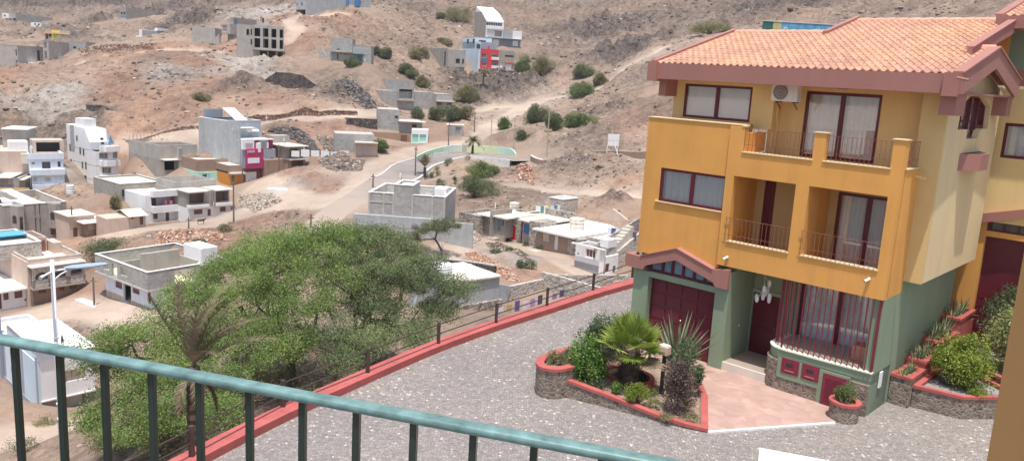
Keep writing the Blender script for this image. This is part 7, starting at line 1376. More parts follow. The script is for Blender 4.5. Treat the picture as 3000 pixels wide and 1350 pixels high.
b.box('floor_finish', plaster('yellow_screed', (.72, .66, .45)), xl+.3, W_+.2, -.4, D2, z1+.2, z1+.22); b.box('inner_wall', greyr2, W_*.42, W_*.42+.2, -.4, D2*.6, z1+.22, zu-.02); b.box('inner_wall', greyr2, W_*.42+.2, W_+.2, D2*.6, D2*.6+.2, z1+.22, zu+.4); b.box('stair_wall', greyr2, W_*.62, W_*.66, D2*.1, D2*.6, z1+.22, zu+1.1); cistern(b, W_*.72, W_*1.08, D2*.62, D2*.86, zu-.2, zu+1.9)
SW = Bld('pavement', 'pale raised pavement slab before the half built house', *AN['unw'], cat='pavement'); SW.e['kind'] = 'structure'; SW.box('slab', slabw, -2.4, W_+1.5, -2.6, -.4, -2, -.25)
# near white building at bottom left
b = Bld('white_building', 'white and pale blue building with tiled lean to roof seen through the near railing', *AN['near'], group=G_town); W_ = b.W; zt = b.f(cM(600, 575))[1]; x0 = 0; DL = b.l(cM(60, 950))[0]; DL = min(max(DL, 8), 10.5); z0 = -2
w_ = RC(b, cM, 528, 690, 695, 780); z1 = b.f(cM(600, 890))[1]; lw = RC(b, cM, 545, 895, 590, 940); Wx = b.f(cM(765, 760))[0]; zR = b.f(cM(445, 470))[1]
b.shell(0, Wx, 0, DL, z1, zt, whitew, hf=[w_], noroof=True); b.win(w_, frame=greyr, pane=pinkr, nx=3); b.shell(0, Wx*.8, .7, DL, -3, z1, greyr2, hf=[(lw[0], lw[1], lw[2], min(lw[3], z1-.1))], noroof=True); b.win((lw[0], lw[1], lw[2], min(lw[3], z1-.1)), off=.7, frame=darkgrey, nx=1)
b.box('floor_slab', whitew, -.05, Wx+.05, -.1, DL, z1-.12, z1-.01)
zL = b.l(cM(325, 450))[1]; mb = MB(); zq = b.l(cM(170, 340))[1]; LL = DL; b.box('long_side_wall', ltblue, -.22, -.01, .02, DL, -3, zt); 
for k, (y0_, y1_, m_) in enumerate(((0, .35, bluegrey), (.35, DL*.35, ltblue), (DL*.35, DL*.42, bluegrey), (DL*.42, DL*.86, whiteblue), (DL*.86, DL*.93, bluegrey))): b.box('painted_band', m_, -.26-.01*(k % 2), -.22, y0_, y1_, .6, zt+(.0 if k else .4))
mb = MB(); mb.box(-.3, -.22, 0, DL, -3, .6); mb.build('plinth', bluegrey, b.e)
for z in (.36, .72): b.box('small_window', darkgrey, -.29, -.27, DL*.62, DL*.70, zt*z, zt*z+.5)
b.shell(-.2, W_*.5, 0, DL*.8, zt, zt+.95, whiteblue, noroof=True); mb = MB(); mb.xprism([(-.3, zt+.95), (DL*.8, zt+1.25), (DL*.8, zt+1.33), (-.3, zt+1.03)], -.3, W_*.52); mb.build('lean_to_roof', plaster('cream_corrugated', (.72, .66, .55), streak=.2), b.e)
b.shell(W_*.5, Wx+.3, 0, DL, zt-.02, zt+.35, whitew, roofm=slabw, par=.3); b.shell(.5, W_*1.35, DL+.2, DL+6, -3, zt*.85, whitew, roofm=slabw, par=.9, cap=slabw); b.box('grey_pier', bluegrey, -.5, -.27, DL*.93, DL*1.0, -2, zt+1.6)
dish(b.o+b.ex*(W_*.75)+b.ey*1.2+Zv*(zt+.3), .45, 'dark round dish on the near white building', -1.2, flat('black_dish', (.04, .04, .045)))
# ---- block building in the middle
b = Bld('block_building', 'wide grey block building over a cement retaining wall below the asphalt road', *AN['blockb'], group=G_row); W_ = b.W; zw = b.f(cZ(600, 580))[1]; zt = b.f(cZ(500, 290))[1]; x1, x2 = b.f(cZ(685, 300))[0], b.f(cZ(935, 300))[0]; zc = b.f(cZ(800, 190))[1]; DP = 7.5
b.box('retaining_wall', palegrey, -1.5, W_+.3, -.5, 0, -6, zw-.02); b.box('wall_band', cement, -1.0, W_, -.53, -.5, zw*.42, zw*.42+.12)
b.shell(0, W_, 0, DP, -2, zt, blockg, par=1.0, roofm=slabw, cap=slabw); b.shell(x1, x2, -.05, 4.0, -1, zc, blockg, par=.25, roofm=slabw, cap=slabw)
for x in (0.001, W_*.19, x1-.12, x2-.1, W_*.82, W_-.2): b.box('pillar', cement, x, x+.2, -.08, -.055 if x1-.2 < x < x2+.2 else -.001, zw, zt)
b.box('tie_beam', cement, 0, x1, -.04, -.001, zw+(zt-zw)*.55, zw+(zt-zw)*.55+.15); cistern(b, W_*.82, W_*.98, 1.5, 3.6, zt-1.0, zt+.7); b.box('lean_wall', palegrey, W_+.3, W_+3.2, -.6, -.3, -5, zw-.2); b.box('roof_clutter', greyr, W_*.68, W_*.78, 2, 3.5, zt-1, zt-.2)
dish(b.o+b.ex*((x1+x2)/2-.6)+b.ey*1+Zv*(zc-.1), .5, 'white dish on the raised roof of the wide grey block building', -1.6)
# ---- stone houses of the row
b = Bld('stone_house', 'rough stone house under a white roof at the left end of the row', *AN['stone_a'], group=G_row); W_ = b.W; z1 = b.f(cW(400, 410))[1]; b.shell(0, W_, 0, 5, -3.2, z1, stonem, par=.3, noroof=True); b.box('terrace', cement, .2, W_-.2, .2, 5, z1-.6, z1-.4)
zb2 = b.f(cW(300, 310), 5)[1]; b.shell(-1.0, W_*.9, 5, 10, -3, zb2, stonem, noroof=True); b.box('roof', slabw, -1.2, W_*.92, 4.7, 10.2, zb2, zb2+.15); b.shell(W_*.9, W_*3.3, 6.5, 7, -2, zb2+.2, stonem, noroof=True)
dish(b.o+b.ex*.3+b.ey*6+Zv*(zb2+.1), .5, 'white dish on the white roof at the left end of the stone row', -1.6); tank(b.o+b.ex*(W_*.62)+b.ey*7.5+Zv*(zb2+.15), .62, 1.4, 'streaked drum on the white roof at the left end of the stone row')
mb = MB(); 
for k in range(11): mb.box(-1.9+k*.0, -.5, -3.6+k*.42, -3.18+k*.42, -5, -3.0+k*.33)
mb.build('outer_steps', cement, b.e)
b = Bld('row_house', 'grey row house with two slim windows and a blue grey door over a stone base', *AN['row1'], group=G_row); W_ = b.W; zf = b.f(cW(760, 800))[1]; z1 = b.f(cW(800, 460))[1]; g = [RC(b, cW, *q) for q in ((758, 520, 798, 630), (825, 535, 875, 650), (1018, 500, 1085, 745), (1098, 545, 1135, 650))]; g = [(a0, min(a1, W_-.1), max(c0, zf+.05), min(c1, z1-.1)) for a0, a1, c0, c1 in g]
b.box('stone_base', stonem, 0, W_, -.1, .3, -3, zf); b.shell(0, W_, 0, 7, zf, z1, greyr, hf=g, noroof=True); [b.win(r, frame=(whited, whited, greyblued, teald)[k], pane=(browndoor, browndoor, greyblued, teald)[k], nx=1) for k, r in enumerate(g)]; b.box('roof', slabw, -.3, W_*.55, -.5, 5, z1, z1+.14); b.box('roof', slab, W_*.58, W_*1.15, -.4, 5, z1+.1, z1+.25); b.box('party_wall', greyr, W_*.55, W_*.58, -.7, 3, zf, z1+.8)
mb = MB(); mb.box(W_*.48, W_*.86, -1.3, -.12, -3, zf-.05); mb.build('door_step', stonem, b.e)
b = Bld('row_house', 'stone row house with a bright red door', *AN['row2'], group=G_row); W_ = b.W; z1 = b.f(cW(1300, 480))[1]; g = [RC(b, cW, 1272, 650, 1352, 918), RC(b, cW, 1238, 515, 1262, 575)]; g = [(a0, a1, max(c0, .0), min(c1, z1-.1)) for a0, a1, c0, c1 in g]; b.shell(0, W_, 0, 7, -3, z1, stonem, hf=g, par=.25, cap=slab, roofm=slab); b.win(g[0], frame=reddoor, pane=reddoor, nx=1, kind='red_door', fw=.04); b.win(g[1], frame=greyr, pane=darkm, nx=1); b.box('door_step', slab, -.6, W_, -1.3, -.1, -3, .0)
b.shell(W_*.1, W_*.95, 7.5, 10.5, -2, z1+1.6, stonel, roofm=slabw, par=.1, cap=slabw)
b = Bld('row_house', 'narrow grey row house with a blue shuttered opening', *AN['row3'], group=G_row); W_ = b.W; z1 = b.f(cW(1570, 565))[1]; g = [RC(b, cW, 1518, 628, 1622, 800)]; g = [(a0, min(a1, W_-.15), c0, c1) for a0, a1, c0, c1 in g]; b.shell(0, W_, 0, 7, -3, z1, greyr, hf=g, noroof=True); b.win(g[0], frame=bluedoor, pane=bluedoor, nx=1, fw=.04, rec=.02); b.box('roof', slab, -.3, W_+1.6, -.6, 5, z1, z1+.14); b.box('rear_wall', stonem, -1, W_+1.8, 5.05, 5.4, -2, z1+.9); b.box('buttress', stonem, W_+.02, W_+1.6, -.8, 2, -3, z1+.3)
# brown house with white door
b = Bld('brown_cottage', 'brown rendered cottage with white door, white window and broad white roof', *AN['brownc'], group=G_row); W_ = b.W; zl2 = b.f(cY(400, 400))[1]; z1 = b.f(cY(280, 375))[1]; g = [RC(b, cY, 130, 372, 218, 478), RC(b, cY, 278, 405, 330, 592)]; b.shell(0, W_, 0, 9, -3, z1, brownr, hf=g, noroof=True); b.win(g[0], frame=whited, pane=pinkr, nx=4); b.win(g[1], frame=whited, pane=whited, nx=1, kind='white_door', fw=.05)
mb = MB(); mb.box(-.3, W_+.2, -.5, 9.3, z1, z1+.2); mb.build('roof', slabw, b.e); b.box('stone_corner', stonem, W_+.0, W_+1.0, -.05, 8, -4, z1-.01); b.box('stone_panel', stonem, W_*.82, W_-.01, -.05, -.002, -2, z1*.9)
q = b.t(cY(415, 285), z1+.2); tank(b.o+b.ex*(W_*.55)+b.ey*3.2+Zv*(z1+.2), .85, 1.35, 'large streaked drum on the broad white roof of the brown cottage'); mb = MB()
for k in range(9): mb.box(W_*.55+k*.5, W_*.55+(k+1)*.5, -2.2, -.8, -4, .1-k*.22)
mb.build('stone_steps', stonel, b.e); b.box('terrace', stonel, -.2, W_*.55, -1.6, -.06, -4, .05)
b.shell(W_*.2, W_*.9, 10, 15, -2, z1+1.0, pinkr, noroof=True); mb = MB(); mb.yprism([(W_*.2, z1+1), (W_*.9, z1+1), (W_*.5, z1+2.0)], 10, 10.3); mb.build('rear_gable', pinkr, b.e)
mb = MB()
for k in range(9): mb.box(W_*.95+k*.62, W_*.95+k*.62+.56, 13+.1*(k % 2), 13.08+.1*(k % 2), -1, z1+.6+.25*((k*7) % 3))
mb.build('tin_fence', rust, b.e)
# white house with grey plinth
b = Bld('white_cottage', 'white cottage with grey plinth, outside stair and stone side wall by the path', *AN['whitec'], group=G_row); W_ = b.W; zt = b.f(cY(700, 530))[1]; zp = b.f(cY(700, 760))[1]; g = [RC(b, cY, 690, 580, 820, 695), RC(b, cY, 585, 625, 608, 650)]; D2 = 7; DW = b.r(cY(975, 900)); 
rh = [b.r(cY(940, 870))[0], b.r(cY(1000, 880))[0]]; rw2 = [b.r(cY(1048, 840))[0], b.r(cY(1092, 850))[0]]; zd = b.r(cY(970, 770))[1]; zw_ = (b.r(cY(1070, 885))[1], b.r(cY(1070, 795))[1]); YE = b.r(cY(1112, 800))[0]
YA = b.r(cY(937, 700))[0]; zlo = min(b.r(cY(1020, 668))[1], zt-.5); zd = min(zd, zlo-.25); b.shell(0, W_-.57, 0, YE, -3, zt, whitew, hf=[(a0, min(a1, W_-.6), c0, c1) for a0, a1, c0, c1 in g], noroof=True); b.box('corner_wall', whitew, W_-.565, W_, 0, YA, -3, zt); b.box('lower_top', whitew, W_-.565, W_-.03, YA+.01, YE, zlo-.1, zlo+.02); q = slab_holes(YA+.005, YE, -3, zlo, [(max(rh[0], YA+.3), rh[1], .0, zd), (rw2[0], min(rw2[1], YE-.3), zw_[0], min(zw_[1], zlo-.2))], W_, W_-.2, axis='v'); q.build('lower_wall', whitew, b.e); b.win(g[0], frame=whited, pane=browndoor, nx=3); b.win(g[1], frame=darkgrey, nx=1)
b.win((max(rh[0], YA+.3), rh[1], .0, zd), face='r', off=W_, frame=browndoor, pane=browndoor, nx=1, kind='brown_door'); b.win((rw2[0], min(rw2[1], YE-.3), zw_[0], min(zw_[1], zlo-.2)), face='r', off=W_, frame=darkgrey, pane=darkgrey)
b.box('plinth', plaster('grey_plinth', (.34, .33, .34)), -.03, W_+.02, -.03, -.001, -3, zp); b.box('side_plinth', plaster('grey_plinth_b', (.34, .33, .34)), W_+.001, W_+.03, 0, YA+.2, -3, zp); mb = MB(); mb.box(-.2, W_+.1, -.5, YA, zt, zt+.12); mb.build('roof', slabw, b.e)
b.box('roof_cistern', whitew, W_*.72, W_*.98, .3, 1.8, zt+.12, zt+.9); MB().xprism([(YA+.02, zt-.3), (YA+.02, zt+.35), (YE+5, zt+2.3), (YE+5, zt-1)], W_-1.35, W_-1.12).build('stair_wall', stonem, b.e); MB().xprism([(YE+.02, -3), (YE+.02, zlo+.3), (YE+5.5, zlo+2.6), (YE+9, zlo+2.8), (YE+9, -3)], W_-.25, W_).build('side_wall', stonel, b.e); mb = MB()
for k in range(10): mb.box(W_-1.11, W_-.26, YA+.6+k*.45, YA+.6+(k+1)*.45, zlo-1, zlo+.05+k*.27)
mb.build('stairs', slab, b.e); b.shell(-1, W_-1.4, YE+1, YE+8, zt-2, zt+.15, stonel, par=.1, roofm=slabw)
WCT = b; 
for k, (c_, x_) in enumerate((((.7, .72, .75), .1), ((.08, .1, .2), .22), ((.6, .75, .85), .33), ((.15, .2, .4), .44), ((.75, .75, .75), .55), ((.2, .25, .45), .66), ((.7, .72, .8), .78), ((.1, .12, .2), .9))):
    o = MB().box(0, .55, 0, .03, 0, .8+.1*(k % 3)).build('hanging_laundry', flat('laundry%d' % k, c_)); q = b.o+b.ex*(W_*x_)+b.ey*(YE+2.6)+Zv*(zt+.35); o.location = tuple(q); o.rotation_euler = (0, 0, b.ang); tag(o, ['white shirt', 'black shirt', 'pale blue cloth', 'navy trousers', 'white sheet', 'blue cloth', 'pale lilac cloth', 'dark towel'][k]+' on the washing line behind the white cottage', 'laundry', 'washing on the line behind the white cottage')
for k in range(2): o = MB().ell((0, 0, 0), (1.3, .7, .35), 10, 6).build('red_cloth_heap', flat('red_cloth%d' % k, (.55, .03, .07), var=.3)); o.location = tuple(b.o+b.ex*(W_*(.75+.2*k))+b.ey*(YE+4+1.5*k)+Zv*(zt+.1)); tag(o, ['lower red cloth heap on the stone yard roof', 'upper red cloth heap on the stone yard roof'][k], 'cloth')
# ---- lower grey house and walled yards just beyond the kerb
b = Bld('grey_house', 'pale grey low house with flat white roof beyond the red kerb', *AN['lowc'], group=G_row); W_ = b.W; zt = b.f(cV(400, 190))[1]; b.shell(0, W_, 0, 4.6, -1.0, zt, palegrey, noroof=True); b.box('roof', slab, -.1, W_+.1, -.15, 4.7, zt, zt+.12); b.box('stone_base', stonem, -2, W_+.2, -.25, -.01, -6, b.f(cV(400, 530))[1]); b.box('pillar', cement, W_*.62, W_*.66, -.04, -.001, -.5, zt); pass
tank(b.o+b.ex*(W_*.30)+b.ey*3.0+Zv*(zt+.12), 1.0, .6, 'wide low white tank on the pale grey low house', m=whitew)
Y = Bld('walled_yard', 'walled yard of pale stone with a brown gate and washing below the path', *AN['yard'], cat='yard', group=None); W_ = Y.W; zt = Y.f(cV(1100, 240))[1]
Y.box('stone_wall', stonel, -1.5, W_, 0, .3, -4, zt); Y.box('stone_wall', stonel, W_, W_+.3, -6.5, .3, -4, Y.f(cV(1290, 100))[1]); mb = MB(); mb.bar((-1.5, .1, zt-1.6), (-9.0, 1.6, zt+.5), .25, 3.4); mb.build('cement_wall', palegrey, Y.e)
mb = MB(); mb.bar((W_+.3, -.2, zt-1.6), (W_+8.5, -2.2, zt-2.4), .3, 4.0); mb.build('long_stone_wall', stonel, Y.e); Y.box('brown_gate', flat('tan_gate', (.42, .26, .17), var=.2), W_+6.0, W_+7.0, -2.6, -2.4, -3, zt-.6)
Y.box('yard_floor', slabw, -7, W_+4, -6, -.1, -4.2, -1.6); Y.shell(-2.5, W_*.65, -8.2, -6.2, -4, -.5, greyr, noroof=True); Y.shell(W_*.7, W_+5, -9, -6, -4, -.3, stonel, noroof=True)
o = tank(Y.o+Y.ex*(W_+2.4)-Y.ey*2.0+Zv*(-1.6), .45, 1.3, 'terracotta coloured drum in the walled yard', flat('terracotta_drum', (.45, .2, .12), var=.2))
for row, (yy, n_) in enumerate(((-2.2, 9), (-4.2, 8))):
    for k in range(n_):
        c_ = [(.75, .75, .78), (.30, .2, .45), (.08, .07, .14), (.78, .7, .76), (.55, .42, .2), (.12, .08, .2), (.7, .7, .74), (.45, .3, .6), (.15, .12, .3)][(k*4+row*3) % 9]; o = MB().box(0, .5, 0, .03, 0, .65+.12*((k+row) % 3)).build('hanging_laundry', flat('yard_cloth%d%d' % (row, k), c_)); q = Y.o+Y.ex*(-4.5+k*.85+row*2.2)+Y.ey*yy+Zv*(-.35); o.location = tuple(q); o.rotation_euler = (0, 0, Y.ang); tag(o, 'piece of washing on the %s line in the walled yard' % ('far' if row == 0 else 'near'), 'laundry', 'washing in the walled yard, %s line' % ('far' if row == 0 else 'near'))
for k in range(7): c_ = [(.7, .72, .76), (.12, .25, .2), (.75, .75, .75), (.6, .45, .12), (.55, .62, .7), (.1, .22, .25), (.75, .7, .72)][k]; p_ = pt(cI(1040+k*38, 255-k*2), 98.5); o = MB().box(0, .6, 0, .03, -.35, .55).build('hanging_laundry', flat('roof_cloth%d' % k, c_)); o.location = tuple(p_); tag(o, 'washing on the line behind the roofs of the stone row', 'laundry', 'washing behind the stone row')
# ---- left edge cluster
b = Bld('shanty_house', 'grey house with pale slab roofs and an orange yard wall at the left edge', (cS(-60, 1000), 142), (cS(330, 1000), 143), group=G_town); z1 = b.f(cS(150, 820))[1]; g = [RC(b, cS, 120, 830, 215, 930)]; b.shell(0, b.W, 0, 8, -4, z1, greyr, hf=g, noroof=True); b.win(g[0], frame=pinkr, pane=plaster('tan_shutter', (.6, .5, .35)), nx=1); b.box('roof', slabw, -.2, b.W*.72, -.6, 8, z1, z1+.18); b.box('roof', slab, b.W*.75, b.W*1.25, 0, 5, z1-.4, z1-.25); b.box('orange_wall', plaster('orange_yard_wall', (.62, .40, .17)), -1, b.W*1.55, -1.6, -1.4, -4, b.f(cS(200, 965))[1])
b.shell(-2, b.W*.5, 9, 15, -2, b.f(cS(80, 480), 9)[1], brownr, hf=[(1, 3, z1+1.6, z1+3.0)], noroof=True); b.box('slab', slab, -2.2, b.W*.55, 8.6, 15, b.f(cS(80, 480), 9)[1], b.f(cS(80, 480), 9)[1]+.2); b.box('upper_room', greyr2, -2, 2, 12, 18, z1+3, z1+7.5); b.box('upper_slab', slabw, -2, 2.5, 11.5, 18, z1+7.5, z1+7.7)
# ------------------------------------------------------------------ vegetation
acacia = leafmat('acacia_leaves', (.14, .205, .06), (.245, .345, .10), (.40, .49, .16), trans=.4, scale=.35)
acacia2 = leafmat('acacia_leaves_grey', (.14, .18, .09), (.225, .28, .13), (.34, .40, .19), trans=.4, scale=.35)
bushg = leafmat('bush_leaves', (.10, .13, .06), (.165, .19, .095), (.25, .27, .15), trans=.3)
bushd = leafmat('dry_bush_leaves', (0.159, 0.144, 0.079), (0.259, 0.245, 0.122), (0.389, 0.359, 0.187), trans=.3)
bushb = leafmat('bright_bush_leaves', (.10, .15, .05), (.165, .22, .08), (.25, .30, .12), trans=.35)
gloss = leafmat('glossy_green_leaves', (.07, .14, .03), (.13, .24, .05), (.28, .38, .09), trans=.25, rough=.4, scale=3)
darkleaf = leafmat('dark_green_leaves', (.06, .09, .045), (.10, .15, .07), (.19, .24, .12), trans=.2, rough=.5, scale=3)
purple = leafmat('purple_brown_leaves', (.07, .045, .045), (.14, .095, .085), (.24, .18, .15), trans=.2, scale=3)
yellowg = leafmat('yellow_green_leaves', (.13, .19, .03), (.24, .31, .05), (.38, .42, .10), trans=.35, scale=3)
varieg = leafmat('variegated_leaves', (.12, .16, .06), (.32, .34, .14), (.55, .53, .28), trans=.3, scale=3)
sword = leafmat('sword_leaves', (.08, .12, .07), (.14, .19, .11), (.26, .30, .18), trans=.15, rough=.45, scale=2)
fanl = leafmat('fan_palm_leaves', (.10, .17, .03), (.22, .30, .05), (.42, .42, .12), trans=.35, rough=.45, scale=1.5)
deadl = leafmat('dead_palm_fronds', (.12, .09, .055), (.22, .17, .11), (.33, .28, .18), trans=.25, scale=1)
palmg = leafmat('date_palm_fronds', (.09, .105, .045), (.17, .17, .08), (.28, .26, .14), trans=.25, scale=1)
cactus = leafmat('cactus_green', (.10, .13, .07), (.16, .19, .10), (.24, .26, .16), trans=.1, scale=2)
def leafquads(P, L, W_, rs, up=.3):
    """oriented narrow leaves at points P"""
    n = len(P); d = rs.normal(size=(n, 3)); d[:, 2] += up; d /= np.linalg.norm(d, axis=1)[:, None]; s = rs.normal(size=(n, 3)); s = np.cross(d, s); s /= np.linalg.norm(s, axis=1)[:, None]+1e-9
    L = np.broadcast_to(L, (n,))*rs.uniform(.6, 1.3, n); W_ = np.broadcast_to(W_, (n,))*rs.uniform(.7, 1.2, n); a = d*L[:, None]; b_ = s*W_[:, None]*.5
    return np.stack([P, P+a*.5+b_, P+a, P+a*.5-b_], 1)
def in_ell(n, rs, shell=.0):
    v = rs.normal(size=(n, 3)); v /= np.linalg.norm(v, axis=1)[:, None]; return v*(shell+(1-shell)*rs.rand(n, 1)**.45)
def shrub(loc, rx, ry, rz, n, L, W_, m, label=None, group=None, seed=0, name='shrub', clumps=14, stems=True, rot=0, cat='shrub', cl=.42):
    rs = np.random.RandomState(seed+7); c = in_ell(clumps, rs, .35)*(1-cl*.55); c[:, 2] = np.abs(c[:, 2])*1.1-.25; k = rs.randint(0, clumps, n); P = c[k]+in_ell(n, rs, .3)*cl*rs.uniform(.45, 1.45, (clumps, 1))[k]
    P = P*np.array([rx, ry, rz])+np.array([0, 0, rz*.62]); P[:, 2] = np.abs(P[:, 2])
    e = empty(name, tuple(loc), rot, label, cat, group); quads_obj('foliage', leafquads(P, L, W_, rs), m, e, rs.rand(n)*.6+.4*rs.rand(clumps)[k])
    if stems:
        mb = MB()
        for q in c[:min(clumps, 7)]:
            t_ = q*np.array([rx, ry, rz])+np.array([0, 0, rz*.6]); mb.tube([(0, 0, -.1), tuple(t_*.45+np.array([0, 0, .05*rz])), tuple(t_)], [.035*max(rx, .5), .025*max(rx, .5), .01], 5)
        mb.build('stems', bark, e)
    return e
def tree(name, label, base, clusters, tips, leaves, m, L=.10, W_=.045, r0=.22, seed=1, stems=4, blob=.55, group=None, flatb=.6):
    """clusters: (centre, (rx, ry, rz)); branches grow from the base to tips inside them, leaves hang round the tips"""
    rs = np.random.RandomState(seed); base = np.array(base, float); T = []
    for c, r in clusters: T.append(np.array(c)+in_ell(int(tips*max(.5, r[0]*r[1]/4)), rs, .2)*np.array(r))
    T = np.concatenate(T); e = empty(name, tuple(base), 0, label, 'tree', group); T = T-base; H_ = np.percentile(T[:, 2], 60)
    nodes_ = [np.zeros(3)]; par = [-1]
    for k in range(stems):
        a = 6.283*k/stems+rs.rand(); d_ = np.array([math.cos(a), math.sin(a), 0]); p_ = 0
        for j in range(1, 4): q = d_*(.25*j*j/3)*H_*.28+np.array([0, 0, H_*.17*j])+rs.normal(size=3)*.08; nodes_.append(q); par.append(p_); p_ = len(nodes_)-1
    order = np.argsort(np.linalg.norm(T, axis=1)); tipn = []
    for i in order:
        t_ = T[i]; A = np.array(nodes_); dd = np.linalg.norm(A-t_, axis=1)+.35*np.linalg.norm(A, axis=1)+np.where(A[:, 2] > t_[2]+.6, 1.5, 0); dd[0] += 2; j = int(np.argmin(dd)); a = A[j]; L_ = np.linalg.norm(t_-a); k = max(1, int(L_/.8)); p_ = j
        for q in range(1, k+1):
            f_ = q/k; x = a+(t_-a)*f_+np.array([0, 0, .22*L_*math.sin(math.pi*f_)*.4])+(rs.normal(size=3)*.09 if q < k else 0); nodes_.append(x); par.append(p_); p_ = len(nodes_)-1
        tipn.append(p_)
    cnt = np.zeros(len(nodes_)); 
    for t_ in tipn: cnt[t_] += 1
    for i in range(len(nodes_)-1, 0, -1): cnt[par[i]] += cnt[i]
    rad = r0*(np.maximum(cnt, .6)/cnt[0])**.42*.95+.005; mb = MB(); big_ = MB()
    for i in range(1, len(nodes_)):
        big_.tube([nodes_[par[i]], nodes_[i]], [min(rad[par[i]], rad[i]*1.35), rad[i]], 6 if cnt[i] > 8 else 4, cap=False)
    big_.tube([(0, 0, -.6), (0, 0, .02)], [r0*1.3, r0], 7); big_.build('trunk', bark, e, smooth=True)
    n = len(T)*leaves; k = np.repeat(np.arange(len(T)), leaves); P = T[k]+in_ell(n, rs, .1)*np.array([blob, blob, blob*flatb])*rs.uniform(.6, 1.35, (len(T), 1))[k]
    quads_obj('crown', leafquads(P, L, W_, rs, .15), m, e, rs.rand(n)*.5+.5*rs.rand(len(T))[k]); return e
def PD(x, y, D): return pt((x, y), D)
b0 = PD(860, 1090, 39); b0[2] = float(meshz(b0[0], b0[1]))
tree('acacia_tree', 'big feathery acacia left of the two, its crown spreading down beside the near railing', b0, [(PD(x, y, D), (r, r, r*.55)) for x, y, D, r in ((820, 775, 39, 2.3), (880, 700, 41, 1.5), (800, 710, 40, 1.5), (1000, 700, 41, 1.3), (700, 830, 38, 2.0), (930, 735, 40, 2.2), (560, 905, 36, 1.9), (440, 970, 35, 1.7), (330, 1010, 34, 1.4), (650, 960, 37, 1.8), (790, 890, 38, 1.9), (480, 1090, 34, 1.6), (370, 1130, 33, 1.5), (640, 1110, 34, 1.5), (400, 1240, 32, 1.4), (300, 1210, 33, 1.2), (720, 1040, 35, 1.4), (560, 1010, 35, 1.5), (760, 740, 40, 1.5), (520, 1200, 32, 1.3), (640, 1220, 31.5, 1.2), (860, 1000, 36, 1.2), (300, 1060, 33.5, 1.0), (950, 830, 38, 1.5), (880, 900, 37, 1.4), (700, 760, 39, 1.4), (610, 850, 37, 1.4), (760, 980, 36, 1.3), (560, 1090, 34, 1.3), (440, 1170, 33, 1.3))], 42, 205, acacia, r0=.2, seed=3, stems=6, blob=.68)
b0 = PD(1040, 1010, 41); b0[2] = float(meshz(b0[0], b0[1]))
tree('acacia_tree', 'greyer spreading acacia behind the railing on the right of the pair', b0, [(PD(x, y, D), (r, r, r*.5)) for x, y, D, r in ((1060, 730, 41, 2.1), (1180, 780, 41, 2.1), (1280, 840, 41, 1.7), (1120, 860, 40, 1.8), (1000, 860, 39, 1.6), (1340, 850, 42, 1.1), (1200, 930, 40, 1.5), (960, 960, 37, 1.3), (1060, 690, 42, 1.2), (1130, 980, 38, 1.1), (1230, 985, 38, 1.0), (1020, 790, 40, 1.6), (1000, 1060, 36, 1.0), (1170, 715, 42, 1.0), (1080, 900, 39, 1.3), (1110, 790, 40, 1.5), (1240, 760, 42, 1.0), (1060, 1000, 37, 1.1), (1290, 910, 41, 1.0), (1110, 690, 42, 1.0))], 42, 205, acacia2, r0=.2, seed=8, stems=6, blob=.66)
# scrub under the big trees
for k, (x, y, D, r) in enumerate(((420, 1290, 38, 1.2), (620, 1190, 37, 1.1), (760, 1130, 38, 1.0), (900, 1120, 36, 1.0), (330, 1330, 36, .9), (560, 1300, 34, 1.0), (700, 1080, 40, 1.1), (860, 1060, 38, 1.1), (1050, 1010, 36, .9), (1180, 970, 38, .9), (480, 1340, 33, .9), (820, 1160, 33, .8))):
    q = PD(x, y, D); q[2] = float(meshz(q[0], q[1])); shrub(q, r*1.2, r*1.2, r*.9, 2600, .09, .035, bushd if k % 3 else bushg, 'tangled dry scrub under the acacias behind the railing', 'scrub under the acacias', seed=k, clumps=18)
# umbrella thorn by the steps
g_ = ground(cZ(1300, 1120)); e = tree('umbrella_thorn', 'small flat topped thorn tree before the cement retaining wall', g_, [(g_+np.array([dx, dy, dz]), (r, r, .45)) for dx, dy, dz, r in ((-.6, 0, 3.3, 1.5), (.8, .2, 3.5, 1.2), (-2.0, .3, 2.6, 1.2), (-.2, -.4, 3.0, 1.2), (-2.8, 0, 1.8, .9))], 30, 120, bushg, L=.16, W_=.06, r0=.11, seed=5, stems=3, blob=.5)
